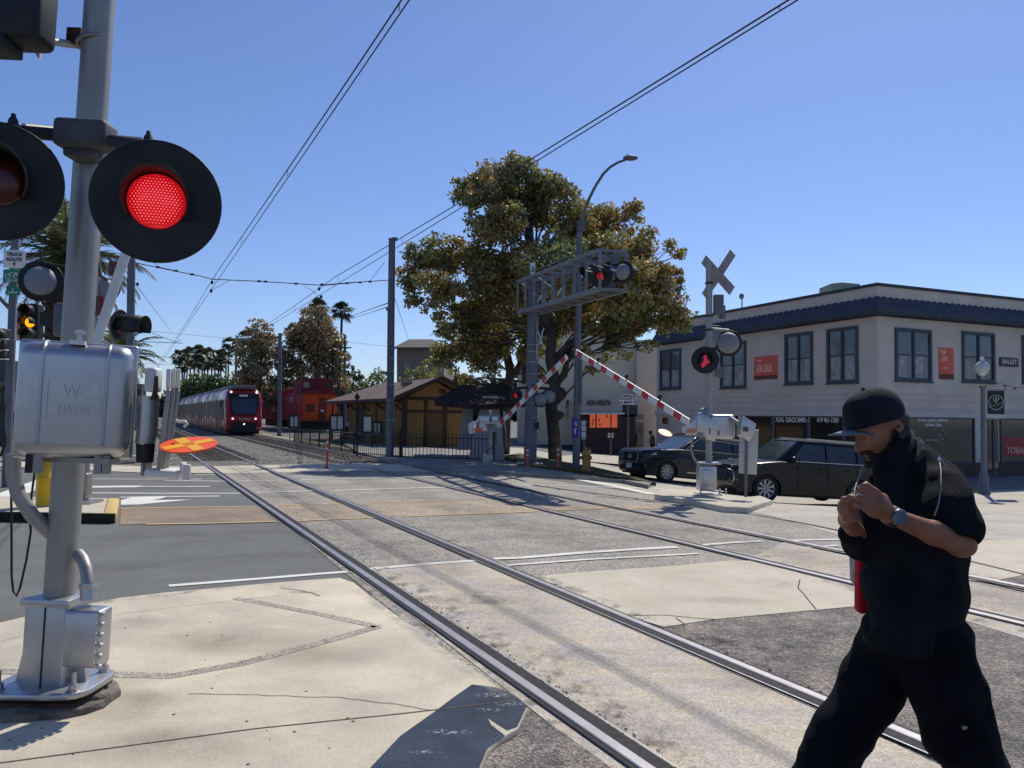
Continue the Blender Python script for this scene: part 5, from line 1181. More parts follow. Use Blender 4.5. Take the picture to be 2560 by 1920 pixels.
MB().obox(dq_(.765, wr/2, 1.86), dP*(wr/2-wi), dT*.03, Vector((0, 0, .07))).build('wall_rail', M_BTRIM, dep); MB().obox(dq_(.765, wr/2, 2.52), dP*(wr/2-wi+.05), dT*.03, Vector((0, 0, .08))).build('wall_rail', M_BTRIM, dep)
for s in (1.0, 3.4, 5.8, 8.2): MB().obox(dq_(s, wi-.02, 1.25), dT*.07, dP*.03, Vector((0, 0, 1.25))).build('wall_post', M_BTRIM, dep)
dd = MB().obox(dq_(.785, wi+1.68, .9), dP*.5, dT*.02, Vector((0, 0, .9))).build('door', mat('tan_door', rgb(132, 100, 56, .6), rough=.7, var=.05), dep)
MB().obox(dq_(.77, wr/2+.35, 2.9), dP*.18, dT*.02, Vector((0, 0, .12))).build('gable_vent', M_BTRIM, dep)
b = MB()
for s in (1.2, 4.2, 7.2, 10.2, 13.2):
    b.beam(dq_(s, wi-.02, 1.9), dq_(s, .1, 2.42), .06, .07); b.beam(dq_(s, wi, 2.42), dq_(s, .0, 2.42), .06, .07)
for s in (12.3, 14.8): b.obox(dq_(s, .35, 1.2), dT*.05, dP*.05, Vector((0, 0, 1.2)))
b.build('eave_brackets', M_BTRIM, dep)
MB().obox(dq_(9.2, wi-.03, 1.1), dT*.9, dP*.03, Vector((0, 0, 1.05))).build('open_doorway', M_BLACK2, dep)
b = MB(); q = W(933, 980, 47.5)
MB().obox(W(1017, 958, 42.2), (sz(14, 42), 0, 0), (0, .03, 0), (0, 0, sz(9, 42))).build('roof_sign', mat('faded_roof_sign', rgb(170, 140, 136), rough=.8), dep); text('lettering', 'LA MESA', .18, W(1017, 960, 42.1), (1, 0, 0), (0, 0, 1), M_BTRIM, dep, .003)
fin = thing('platform_lamp', 'dark finial lamp silhouetted against the depot roof', 'lamp', W(893, 1120, 44))
MB().cyl(W(893, 1120, 44), W(893, 985, 44), .05, n=8).lathe(W(893, 995, 44), (0, 0, 1), [(-.1, .03), (0, .16), (.15, .12), (.28, .02), (.34, .001)], 10).build('post', M_BTRIM, fin)
# kiosk shelter with tapered pillars and dark roof
dk = 28.6; kb = W(1225, 1157, dk); kb.z = .1
kio = thing('ticket_shelter', 'grey ticket shelter with tapered pillars and a sagging dark brown roof', 'shelter', kb)
M_KIO = mat('grey_stucco_pillar', rgb(176, 172, 172, .85), rough=.9, var=.06, scale=2)
M_KROOF = mat('dark_brown_roof', rgb(66, 50, 52, .7), rough=.85, var=.45, scale=7, bump=.9, bscale=14)
MB().add([W(x, y, dk+o) for o in (-.35, .8) for x, y in [(1170, 1150), (1262, 1150), (1245, 990), (1207, 990)]], [(0, 1, 2, 3), (7, 6, 5, 4), (0, 4, 5, 1), (1, 5, 6, 2), (2, 6, 7, 3), (3, 7, 4, 0)]).build('pillar', M_KIO, kio)
MB().obox(W(1214, 1152, dk+.4), (sz(47, dk), 0, 0), (0, .6, 0), (0, 0, .14)).build('pillar_base', M_CORN, kio)
MB().add([W(x, y, dk+2.4+o) for o in (0, .7) for x, y in [(1142, 1125), (1188, 1125), (1180, 1010), (1158, 1010)]], [(0, 1, 2, 3), (7, 6, 5, 4), (0, 4, 5, 1), (1, 5, 6, 2), (2, 6, 7, 3), (3, 7, 4, 0)]).build('pillar', M_KIO, kio)
MB().obox(W(1212, 1080, dk+2.8), (sz(22, dk), 0, 0), (0, .3, 0), (0, 0, .75)).build('back_panel', M_BASE, kio)
Ef = [W(1088, 1004, 28.4), W(1200, 1012, 27.5), W(1314, 1006, 28.2)]; Ff = [v-Vector((0, 0, .17)) for v in Ef]; Rr = [W(1150, 966, 30.2), W(1262, 961, 30.2)]; Bb = [W(1096, 1006, 32.4), W(1302, 1006, 32.4)]
MB().add(Ef+Ff+Rr+Bb, [(0, 1, 6), (1, 7, 6), (1, 2, 7), (6, 7, 9, 8), (0, 6, 8), (2, 9, 7), (0, 1, 4, 3), (1, 2, 5, 4), (3, 4, 5, 9, 8)]).build('roof', M_KROOF, kio)
for a_, c_ in ((Rr[0], Rr[1]), (Ef[1], Rr[0]), (Ef[1], Rr[1]), (Ef[0], Rr[0]), (Ef[2], Rr[1])): MB().tube([a_, c_], .05, 6).build('ridge_cap', M_KROOF, kio)
random.seed(12); tl_ = MB()
for i in range(420):
    u_, v_ = random.random(), random.random()
    if i % 3 == 0: A_, B_, C_ = Ef[0], Ef[1], Rr[0]
    elif i % 3 == 1: A_, B_, C_ = Ef[1], Rr[1], Rr[0]
    else: A_, B_, C_ = Ef[1], Ef[2], Rr[1]
    if u_+v_ > 1: u_, v_ = 1-u_, 1-v_
    q = A_+(B_-A_)*u_+(C_-A_)*v_; tl_.obox(q+Vector((0, 0, .01)), Vector((.10, 0, 0)), (C_-(A_+B_)/2).normalized()*.09, Vector((0, 0, .015)))
tl_.build('shingles', M_KROOF, kio)
# picket fences
M_IRON = mat('black_iron', (.015, .015, .018, 1), rough=.6, var=.2)
def fence(label, p, q, hh, gap=.14, ends=True, z0=.0):
    p, q = Vector((p.x, p.y, z0)), Vector((q.x, q.y, z0)); L = (q-p).length; d = (q-p).normalized(); n = Vector((-d.y, d.x, 0))
    o = thing('picket_fence', label, 'fence', p, group='black picket fences')
    b = MB(); k = int(L/gap)
    for i in range(k+1):
        c = p+d*(L*i/k); b.obox(c+Vector((0, 0, hh/2+.03)), d*.009, n*.009, Vector((0, 0, hh/2)))
    b.build('pickets', M_IRON, o)
    b = MB()
    for z_ in (.15, hh-.14): b.beam(p+Vector((0, 0, z_)), q+Vector((0, 0, z_)), .03, .03)
    b.build('rails', M_IRON, o)
    kp = max(1, int(L/2.2))
    for i in range(kp+1): c = p+d*(L*i/kp); MB().obox(c+Vector((0, 0, hh/2+.06)), d*.03, n*.03, Vector((0, 0, hh/2+.06))).build('post', M_IRON, o)
    return o
F1 = G(1236, 1160, .0); fence('black iron picket fence running from the depot pole to the ticket shelter', W(1004, 1152, 28.6), W(1234, 1158, 27.6), 1.0)
fence('black iron picket fence left of the depot pole', W(892, 1138, 31.0), W(1000, 1152, 28.8), 1.0)
fence('low black picket fence far along the platform in front of the caboose', W(735, 1110, 46), W(886, 1134, 32.5), .85, .2)
rl = thing('handrail', 'dark handrail across the platform in front of the caboose', 'handrail', W(800, 1085, 45))
MB().tube([W(640, 1070, 50), W(745, 1073, 46), W(830, 1080, 42), W(890, 1083, 40), W(978, 1087, 37)], .03, 6).build('rail', M_GALV, rl)
# information boards
def board(label, x0, x1, y0, y1, base, d, n=2):
    o = thing('info_board', label, 'information board', W((x0+x1)/2, base, d), group='platform information boards')
    MB().obox(W((x0+x1)/2, (y0+y1)/2, d), (sz((x1-x0)/2+4, d), 0, 0), (0, .06, 0), (0, 0, sz((y1-y0)/2+5, d))).build('cabinet', M_IRON, o)
    w_ = (x1-x0)/n
    for i in range(n):
        rect(x0+i*w_+1.5, x0+(i+1)*w_-1.5, y0, y1, d-.07, .02, 'notice', mat('pale_notice', rgb(190, 188, 186, .9), rough=.5, var=.12, scale=4), o)
    for x in (x0, x1): MB().cyl(W(x, base, d), W(x, y0, d), .03, n=8).build('leg', M_GALV if x == x0 else M_IRON, o)
board('small twin notice board left of the caboose end', 725, 745, 1042, 1066, 1105, 48)
board('large twin notice board right of the caboose end', 827, 858, 1041, 1073, 1110, 42)
board('notice board under the left end of the depot roof', 908, 929, 1042, 1079, 1120, 38, 1)
board('papers pinned beside the depot doorway', 934, 952, 1058, 1082, 1120, 42, 2)

# ================================================================== TRAM
M_TRED = mat('glossy_red_paint', rgb(166, 22, 40, .8), rough=.25, var=.06, scale=1, coat=.4)
M_TGL = glass('tram_glass', rgb(34, 52, 60, .7))
M_TSIDE = mat('tram_side_glass', (.030, .011, .015, 1), rough=.3, var=.4, scale=1, spec=.35)
M_TGR = mat('tram_roof_grey', rgb(120, 120, 128, .7), rough=.5, var=.1, scale=1)
# nose position
yn = 56.8; tn = trk(T2, yn); td = Vector((-T2[1], 1, 0)).normalized(); tp_ = Vector((td.y, -td.x, 0))
tram = thing('tram', 'red articulated tram with dark windscreen approaching on the left', 'tram', (tn.x, tn.y, 0))
def tq(s, p, z): return Vector((tn.x, tn.y, 0))+td*s+tp_*p+Vector((0, 0, z))
hw_ = 1.32
def carsec(s0, s1, nose=False, parent=tram):
    prof = [(-hw_, .35), (-hw_, 1.0), (-hw_+.0, 2.6), (-hw_+.12, 3.15), (-hw_+.35, 3.42), (hw_-.35, 3.42), (hw_-.12, 3.15), (hw_, 2.6), (hw_, 1.0), (hw_, .35)]
    st = [s0, s1]
    vs = []; n = len(prof)
    rows = [(s0+.0, .90, .06), (s0+.22, .97, .02), (s0+.8, 1, 0), (s1, 1, 0)] if nose else [(s0, 1, 0), (s1, 1, 0)]
    for (s, k, dz) in rows:
        for (p, z) in prof:
            so_ = 0
            if nose: so_ = .55*max(0, (z-1.2)/2.2)**1.3*(1 if s < s0+.5 else 0)
            vs.append(tq(s+so_, p*k, z-dz*(z-1)))
    fs = [(i*n+j, i*n+(j+1) % n, (i+1)*n+(j+1) % n, (i+1)*n+j) for i in range(len(rows)-1) for j in range(n)] + [tuple(range(n))[::-1], tuple(range((len(rows)-1)*n, len(rows)*n))]
    return MB().add(vs, fs).build('car_body', M_TRED, parent, bevel=.04)
segs = [(0, 10.4), (10.7, 15.4), (15.7, 26), (26.6, 37), (37.3, 42), (42.3, 52.6), (53.2, 63.5), (63.8, 68.5), (68.8, 79)]
for i, (a, b_) in enumerate(segs):
    car = carsec(a, b_, i == 0)
    for sgn in (-1, 1):
        w0, w1 = a+(1.2 if i == 0 else .25), b_-.25
        MB().prism([tq(w0, sgn*(hw_+.004), 1.35), tq(w1, sgn*(hw_+.004), 1.35), tq(w1, sgn*(hw_-.0), 2.62), tq(w0, sgn*(hw_-.0), 2.62)], tp_*sgn*.012).build('side_windows', M_TSIDE, car)
        s = w0+1.3
        while s < w1-1.3:
            MB().prism([tq(s, sgn*(hw_+.014), .45), tq(s+1.25, sgn*(hw_+.014), .45), tq(s+1.25, sgn*(hw_+.014), 2.7), tq(s, sgn*(hw_+.014), 2.7)], tp_*sgn*.012).build('door', M_TSIDE, car)
            s += 3.4
    MB().prism([tq(a+.6, -.85, 3.42), tq(b_-.2, -.85, 3.42), tq(b_-.2, .85, 3.42), tq(a+.6, .85, 3.42)], (0, 0, .28)).build('roof_equipment', M_TGR, car, bevel=.05)
    MB().prism([tq(a+.3, -1.1, 0.12), tq(b_-.1, -1.1, .12), tq(b_-.1, 1.1, .12), tq(a+.3, 1.1, .12)], (0, 0, .3)).build('underframe', M_BLACK, car)
for a in (10.4, 15.4, 26, 37, 42, 52.6, 63.5, 68.5): MB().prism([tq(a, -1.15, .4), tq(a+.6, -1.15, .4), tq(a+.6, 1.15, .4), tq(a, 1.15, .4)], (0, 0, 2.8)).build('gangway_bellows', M_BLACK2, tram)
# front face
def nose_o(z): return .55*max(0, (z-1.2)/2.2)**1.3
def fq(p, z, o=.02): return tq(nose_o(z)-o-.02, p*.9, z)
def frontpoly(pts, nm, m_, o=.025, bevel=0):
    return MB().prism([fq(p, z, o) for p, z in pts], -td*.02).build(nm, m_, tram, bevel=bevel)
MB().add([fq(p, z, .03) for p, z in [(-1.16, 3.1), (1.16, 3.1), (1.1, 2.75), (-1.1, 2.75), (-1.05, 2.2), (1.05, 2.2), (.92, 1.52), (-.92, 1.52)]], [(0, 1, 2, 3), (3, 2, 5, 4), (4, 5, 6, 7)]).build('windscreen_surround', M_BLACK, tram)
MB().add([fq(p, z, .04) for p, z in [(-1.02, 2.72), (1.02, 2.72), (.98, 2.2), (-.98, 2.2), (-.84, 1.62), (.84, 1.62)]], [(0, 1, 2, 3), (3, 2, 5, 4)]).build('windscreen', M_TGL, tram)
MB().add([fq(p, z, .045) for p, z in [(-.35, 2.6), (.1, 2.6), (.1, 1.68), (-.35, 1.68)]], [(0, 1, 2, 3)]).build('driver_partition', mat('bluish_cab', rgb(50, 80, 110)), tram)
frontpoly([(-1.0, .98), (1.0, .98), (.98, .30), (-.98, .30)], 'coupler_apron', M_BLACK, .04)
text('destination_sign', 'SANTEE', .17, fq(-.05, 2.93, .06), -tp_ if False else tp_, (0, 0, 1), mat('lit_amber_dots', rgb(220, 220, 210), emit=(.9, .9, .85, 1), estr=.35), tram, .004)
text('lettering', 'Trolley', .28, fq(0, 1.23, .05), tp_, (0, 0, 1), M_WHSIGN, tram, .003)
M_HEAD = mat('lit_headlight', rgb(255, 250, 235), emit=(1, .95, .85, 1), estr=3)
for p, z in ((-.88, 1.25), (.88, 1.25), (0, .86)): MB().lathe(fq(p, z, .03), -td, [(0, .055), (.03, .05), (.031, .001)], 12).build('headlight', M_HEAD, tram)
for p in (-1.0, 1.0): MB().lathe(fq(p, 3.2, .0), -td, [(0, .07), (.03, .06), (.031, .001)], 12).build('top_light', M_HEAD, tram)
for p in (-1.55, 1.55): MB().obox(tq(.7, p, 2.3), tp_*.07, td*.05, Vector((0, 0, .2))).tube([tq(.7, p*.86, 2.55), tq(.7, p, 2.5)], .02, 6).build('mirror', M_BLACK, tram)

# ================================================================== RED BOXCAR AND CABOOSE
M_BXR = mat('boxcar_red', rgb(170, 36, 48, .75), rough=.6, var=.12, scale=1.2, dirt=.12)
M_CABO = mat('caboose_orange', rgb(226, 92, 30, .8), rough=.6, var=.07, scale=1.5)
M_CABR = mat('caboose_dark_red', rgb(120, 32, 44, .75), rough=.7, var=.1, scale=2)
c0 = W(798, 1080, 70); c0.z = 0; cw = 1.55
cab = thing('caboose', 'old caboose with an orange end and dark red cupola beside the depot', 'caboose', c0)
def kq(s, p, z): return c0+td*s+tp_*p+Vector((0, 0, z))
MB().prism([kq(0, -cw, 1.0), kq(0, cw, 1.0), kq(0, cw, 3.45), kq(0, 0, 3.72), kq(0, -cw, 3.45)], td*10).build('body', M_BXR, cab)
MB().prism([kq(-.03, -cw+.03, 1.02), kq(-.03, cw-.03, 1.02), kq(-.03, cw-.03, 3.42), kq(-.03, 0, 3.66), kq(-.03, -cw+.03, 3.42)], td*.025).build('end_wall', M_CABO, cab)
MB().prism([kq(-.7, -cw-.05, 3.46), kq(-.7, cw+.05, 3.46), kq(-.7, cw+.05, 3.52), kq(-.7, 0, 3.80), kq(-.7, -cw-.05, 3.52)], td*11).build('roof', M_CABR, cab)
MB().prism([kq(1.2, -cw+.1, 3.6), kq(1.2, cw-.1, 3.6), kq(1.2, cw-.1, 4.75), kq(1.2, 0, 4.95), kq(1.2, -cw+.1, 4.75)], td*4).build('cupola', M_CABR, cab)
for p in (-1.0, 1.0): MB().obox(kq(1.18, p, 4.3), tp_*.28, td*.02, Vector((0, 0, .25))).build('cupola_window', M_GLASSD, cab)
d_ = MB().obox(kq(-.06, .25, 2.1), tp_*.33, td*.02, Vector((0, 0, 1.0))).build('door', mat('caboose_door_rust', rgb(120, 50, 26, .8), rough=.6), cab); MB().obox(kq(-.09, .22, 1.95), tp_*.14, td*.01, Vector((0, 0, .1))).build('door_notice', M_WHSIGN, d_)
MB().obox(kq(-.06, -.85, 2.2), tp_*.38, td*.02, Vector((0, 0, .35))).build('end_window', mat('caboose_window_rust', rgb(104, 44, 30, .8), rough=.3), cab)
MB().obox(kq(-.4, 0, .98), tp_*cw, td*.5, Vector((0, 0, .06))).build('platform', M_BLACK2, cab)
b = MB()
for z_ in (1.5, 2.0): b.tube([kq(-.8, -cw, z_), kq(-.8, -.3, z_)], .025, 6).tube([kq(-.8, .3, z_), kq(-.8, cw, z_)], .025, 6)
for p in (-cw, -.3, .3, cw): b.tube([kq(-.8, p, 1.0), kq(-.8, p, 2.0 if abs(p) < 1 else 3.45)], .025, 6)
b.build('end_railing', mat('orange_rail', rgb(150, 56, 30), rough=.6), cab)
MB().prism([kq(-.3, -1.1, .25), kq(10, -1.1, .25), kq(10, 1.1, .25), kq(-.3, 1.1, .25)], (0, 0, .75)).build('underframe', M_BLACK2, cab)
for s in (1.2, 2.9, 7.1, 8.8):
    for p in (-.75, .75): MB().lathe(kq(s, p, .42), tp_, [(-.06, .001), (-.06, .42), (.06, .42), (.06, .001)], 18, False).build('wheel', M_BLACK2, cab)
MB().obox(kq(3.0, -cw-.015, 2.2), td*.35, tp_*.015, Vector((0, 0, .35))).build('side_window', M_GLASSD, cab); MB().obox(kq(5.5, -cw-.01, 3.0), td*.9, tp_*.01, Vector((0, 0, .22))).build('side_lettering_panel', mat('faded_pink_lettering', rgb(190, 130, 140), var=.4, scale=9), cab)
bx = thing('boxcar', 'red boxcar coupled behind the caboose partly hidden by the tram', 'boxcar', kq(11, 0, 0))
MB().prism([kq(11.2, -cw, 1.0), kq(11.2, cw, 1.0), kq(11.2, cw, 4.0), kq(11.2, 0, 4.25), kq(11.2, -cw, 4.0)], td*13).build('body', M_BXR, bx)
b = MB()
for i in range(14): b.obox(kq(11.7+i*.9, -cw-.02, 2.5), td*.035, tp_*.03, Vector((0, 0, 1.45)))
b.build('side_ribs', M_CABR, bx)
MB().obox(kq(15.2, -cw-.02, 2.6), td*1.3, tp_*.02, Vector((0, 0, .8))).build('side_lettering_panel', mat('faded_pink_lettering', rgb(190, 130, 140), var=.4, scale=9), bx)
MB().prism([kq(11.4, -1.1, .25), kq(24, -1.1, .25), kq(24, 1.1, .25), kq(11.4, 1.1, .25)], (0, 0, .75)).build('underframe', M_BLACK2, bx)
# parked pickup beside the depot
pk = thing('parked_pickup', 'parked dark pickup glinting between caboose and depot', 'pickup', W(873, 1100, 52))
MB().prism([W(x, y, 52) for x, y in [(858, 1098), (858, 1080), (862, 1066), (868, 1055), (877, 1055), (881, 1066), (884, 1078), (884, 1098)]], (0, 3.5, 0)).build('body', M_IRON, pk, bevel=.06)
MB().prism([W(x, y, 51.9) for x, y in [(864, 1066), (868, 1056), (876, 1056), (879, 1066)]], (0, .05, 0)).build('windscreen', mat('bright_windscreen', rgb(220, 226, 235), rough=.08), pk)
for x in (861, 881): MB().lathe(W(x, 1097, 52.2), (0, 1, 0), [(-.12, .001), (-.12, .33), (.12, .33), (.12, .001)], 14, False).build('wheel', M_BLACK2, pk)
# ================================================================== TREES
def leaf_mesh(name, centers, size, material, parent, flat=0.0, seed=1, quad=True):
    rng = np.random.default_rng(seed); n = len(centers); c = np.asarray(centers, float)
    u = rng.normal(size=(n, 3)); u /= np.linalg.norm(u, axis=1)[:, None]; v = rng.normal(size=(n, 3)); v -= (v*u).sum(1)[:, None]*u; v /= np.linalg.norm(v, axis=1)[:, None]
    s = (rng.uniform(.6, 1.35, n)*size)[:, None]; w = s*rng.uniform(.55, .8, (n, 1))
    a = c-u*s*.5; b = c+v*w*.5; d = c+u*s*.5; e = c-v*w*.5
    o = np.array(origin(parent)); V = np.stack([a, b, d, e], 1).reshape(-1, 3)-o
    me = bpy.data.meshes.new(name); me.vertices.add(4*n); me.vertices.foreach_set('co', V.astype(np.float32).ravel())
    me.loops.add(4*n); me.loops.foreach_set('vertex_index', np.arange(4*n, dtype=np.int32)); me.polygons.add(n)
    me.polygons.foreach_set('loop_start', np.arange(0, 4*n, 4, dtype=np.int32)); me.polygons.foreach_set('loop_total', np.full(n, 4, dtype=np.int32))
    me.update(calc_edges=True); me.materials.append(material); ob = bpy.data.objects.new(name, me); COL.objects.link(ob); ob.parent = parent; return ob
def clump_points(blobs, dens, rng, sub=.42, hollow=.35, kf=9):
    """blobs: (x,y,z,rx,ry,rz).  Leaves gather in many small clumps scattered through the blobs."""
    out = []
    for (x, y, z, rx, ry, rz) in blobs:
        vol = rx*ry*rz; k = max(6, int(vol**(2/3)*kf)); r0 = sub*min(rx, ry, rz)
        for _ in range(k):
            d = rng.normal(size=3); d /= np.linalg.norm(d); rr = rng.uniform(hollow, 1)**.6
            c = np.array([x, y, z])+d*rr*np.array([rx, ry, rz])*.92; r = r0*rng.uniform(.55, 1.15)
            m_ = int(dens*r*r*rng.uniform(.7, 1.3))+3
            q = rng.normal(size=(m_, 3)); q /= np.linalg.norm(q, axis=1)[:, None]; q *= (rng.uniform(0, 1, (m_, 1))**.45)*r*np.array([1.15, 1.15, .8])
            out.append(c+q)
    return np.concatenate(out)
M_BARK = mat('grey_brown_bark', rgb(88, 80, 74, .7), rough=.95, var=.35, scale=3, bump=1.0, bscale=7)
M_SYC = leaf_mat('sycamore_leaves', [rgb(70, 90, 62, .85), rgb(100, 118, 72, .9), rgb(142, 142, 76, .95), rgb(172, 144, 72, .95), rgb(134, 100, 58, .85), rgb(196, 190, 128, 1)], .46)
M_SYC2 = leaf_mat('dry_sycamore_leaves', [rgb(80, 84, 56, .8), rgb(124, 118, 76, .9), rgb(156, 136, 92, .95), rgb(150, 112, 78, .9), rgb(204, 188, 148, 1)], .45)
M_GRN = leaf_mat('green_leaves', [rgb(36, 60, 34, .6), rgb(66, 98, 48, .7), rgb(110, 132, 62, .8), rgb(150, 152, 70, .8)], .35)
M_DGRN = leaf_mat('dark_green_leaves', [rgb(24, 40, 30, .6), rgb(40, 62, 42, .7), rgb(62, 80, 52, .7)], .25)
def limb(b, p, q, r0, r1, wob=.12, n=6, rng=random):
    p, q = Vector(p), Vector(q); L = (q-p).length; P = [p]; 
    for i in range(1, n): P.append(p+(q-p)*i/n+Vector([rng.uniform(-1, 1)*wob*L*.25 for _ in range(3)]))
    P.append(q); b.tube(P, [r0+(r1-r0)*i/n for i in range(n+1)], 10); return P
def tree(name, label, cat, base, trunkpts, r0, blobs_px, d, dens, leaf, material, seed=1, group=None, ry=None, limbs=True, sub=.42, hollow=.35, barkm=None, kf=9, lr=.30):
    o = thing(name, label, cat, base, group=group); rng = np.random.default_rng(seed); random.seed(seed)
    blobs = []
    for bp in blobs_px:
        px, py, rx, rz = bp[:4]; dd = d+(bp[4] if len(bp) > 4 else 0)
        c = W(px, py, dd); sx = sz(rx, dd); s_z = sz(rz, dd); blobs.append((c.x, c.y, c.z, sx, (sx+s_z)/2 if ry is None else ry, s_z))
    b = MB(); n = len(trunkpts)
    b.tube(trunkpts, [r0*(1-.5*i/(n-1)) for i in range(n)], 12)
    if limbs:
        for bl in blobs:
            k = min(range(len(trunkpts)), key=lambda i: (Vector(trunkpts[i])-Vector(bl[:3])).length+(3 if i == 0 else 0)); k = max(1, k-1)
            st = Vector(trunkpts[k]); P = limb(b, st, bl[:3], r0*lr, r0*.06)
            for _ in range(4):
                s_ = P[random.randint(3, len(P)-1)]; e_ = Vector((bl[0]+random.uniform(-.8, .8)*bl[3], bl[1]+random.uniform(-.8, .8)*bl[4], bl[2]+random.uniform(-.6, .8)*bl[5])); b.tube([s_, (s_+e_)/2+Vector((0, 0, .1)), e_], [r0*.10, r0*.06, r0*.03], 6)
    b.build('trunk', barkm or M_BARK, o)
    leaf_mesh('crown', clump_points(blobs, dens, rng, sub, hollow, kf), leaf, material, o, seed=seed); return o
# big sycamore in the middle (two trunks)
dS = 30.0
base = W(1388, 1160, dS); base.z = terr(base.x, base.y)
T_ = [base, W(1386, 1090, dS), W(1378, 1020, dS), W(1388, 960, dS), W(1376, 900, dS), W(1378, 830, dS), W(1350, 760, dS), W(1335, 640, dS), W(1310, 520, dS)]
bl = [(1255, 440, 68, 52), (1200, 480, 60, 60, -1), (1295, 420, 42, 40), (1385, 470, 50, 50), (1330, 520, 90, 60, 1), (1240, 560, 90, 60, -1.5), (1420, 560, 80, 60), (1500, 560, 70, 55, 1), (1560, 545, 50, 45),
      (1590, 620, 70, 60, 1), (1500, 640, 90, 70, -1), (1380, 660, 110, 80, -2), (1250, 660, 100, 80, 0), (1120, 640, 70, 60, 1), (1050, 640, 50, 50), (1030, 700, 45, 45), (1110, 720, 80, 55, -1), (1060, 760, 50, 35, -1),
      (1200, 780, 90, 60, 1), (1320, 790, 100, 60, 2), (1450, 740, 90, 70, 2), (1560, 720, 80, 70, -1), (1640, 740, 70, 70, 0), (1690, 640, 34, 44, -.5), (1705, 700, 26, 36), (1670, 800, 50, 50, 0), (1600, 810, 70, 55, 1), (1520, 830, 60, 45, 1), (1690, 780, 40, 40, 0),
      (1170, 840, 60, 50, 1.5), (1120, 880, 60, 50, 2), (1210, 900, 60, 50, 2.5), (1170, 950, 60, 30, 3), (1620, 860, 40, 26, 0), (1460, 885, 36, 30, -1), (1300, 880, 40, 40, 3), (1345, 930, 30, 30, 3), (1480, 920, 22, 22, -1), (1470, 815, 60, 40, 0), (1130, 790, 50, 40, 0), (1175, 470, 55, 60), (1350, 460, 60, 50), (1300, 500, 90, 60, 1), (1430, 500, 60, 45), (1250, 720, 110, 60, 0), (1400, 800, 90, 50, 1), (1560, 780, 80, 50, 0), (1650, 690, 60, 50, 0), (1540, 870, 60, 34, 1), (1100, 830, 50, 40, 1), (1230, 860, 70, 50, 2)]
syc = tree('sycamore_tree', 'large sycamore with yellowing leaves and a knotty trunk left of the street light', 'tree', base, T_, .27, bl, dS, 800, .15, M_SYC, seed=3, sub=.52, hollow=.0, kf=19, lr=.2)
b = MB(); b2_ = W(1263, 1120, 34); b2_.z = 0
b = MB(); P = [b2_, W(1268, 1000, 34), W(1276, 930, 34), W(1262, 860, 34), W(1240, 780, 33)]; b.tube(P, [.20, .19, .20, .17, .12], 12); b.tube([W(1285, 940, 34), W(1330, 860, 33), W(1352, 800, 32)], [.17, .13, .09], 10)
o = thing('leaning_tree', 'leaning forked trunk rising behind the ticket shelter roof', 'tree', b2_); b.build('trunk', M_BARK, o)
bl2 = [W(1240, 800, 33.5), W(1270, 850, 34), W(1340, 820, 33), W(1350, 870, 33.5)]
leaf_mesh('crown', clump_points([(v.x, v.y, v.z, 1.2, 1.2, .9) for v in bl2], 500, np.random.default_rng(31), .5, .1), .165, M_SYC, o, seed=31)
MB().tube([W(1384, 905, dS), W(1412, 872, dS), W(1440, 845, dS), W(1475, 800, dS)], [.16, .13, .1, .06], 10).build('limb', M_BARK, syc); b = MB(); b.tube([W(1390, 960, dS), W(1410, 938, dS), W(1418, 905, dS), W(1440, 880, dS-1)], [.14, .15, .10, .04], 10); b.build('limb', M_BARK, syc)
MB().ell(W(1398, 985, dS-.1), (.3, .26, .28), 10, 8).build('trunk_knot', M_BARK, syc); MB().ell(W(1392, 1038, dS-.1), (.3, .27, .2), 10, 8).build('trunk_knot', M_BARK, syc)
# mid distance sycamores
def simple_tree(name, label, px, base_row, d, blobs, dens, leaf, material, seed, r0=.2, group=None, sub=.42):
    b = W(px, base_row, d); b.z = 0; top = blobs[0]; T_ = [b, W(px, (base_row+top[1])/2, d), W(top[0], top[1]+top[3]*.3, d)]
    return tree(name, label, 'tree', b, T_, r0, blobs, d, dens, leaf, material, seed, group, sub=sub)
simple_tree('sycamore_tree', 'dry leaved sycamore behind the tram, left of the dark overhead line pole', 650, 1060, 82, [(655, 830, 36, 34), (640, 880, 45, 40), (660, 940, 60, 40), (620, 960, 40, 34), (690, 900, 28, 40), (640, 1000, 70, 26), (670, 870, 40, 40), (615, 920, 34, 34)], 120, .32, M_SYC2, 11, group='dry sycamores')
simple_tree('sycamore_tree', 'broad dry leaved sycamore behind the caboose', 790, 1060, 84, [(775, 830, 60, 44), (740, 880, 45, 45), (810, 880, 55, 45), (780, 940, 80, 40), (850, 950, 34, 40), (730, 950, 40, 34), (790, 790, 40, 30), (850, 900, 30, 30), (800, 850, 60, 50), (760, 990, 90, 30)], 110, .32, M_SYC2, 12, group='dry sycamores')
simple_tree('leafy_tree', 'mid green round tree behind the depot roof', 935, 1050, 80, [(935, 950, 40, 34), (910, 975, 40, 26), (960, 975, 34, 24), (930, 1000, 60, 20)], 70, .32, M_GRN, 13)
simple_tree('leafy_tree', 'yellow green tree between the depot pole and the sycamore crown', 1050, 1040, 62, [(1040, 930, 36, 26), (1075, 925, 34, 30), (1015, 945, 30, 18), (1100, 940, 30, 24), (1060, 905, 20, 20)], 80, .26, leaf_mat('yellow_green_leaves', [rgb(84, 98, 40, .8), rgb(150, 150, 60, .9), rgb(196, 184, 76, .9)], .45), 14)
simple_tree('conifer_tree', 'dark green far trees left of the depot pole', 880, 1040, 130, [(884, 935, 18, 26), (900, 950, 30, 16), (950, 940, 26, 14)], 50, .5, M_DGRN, 15)
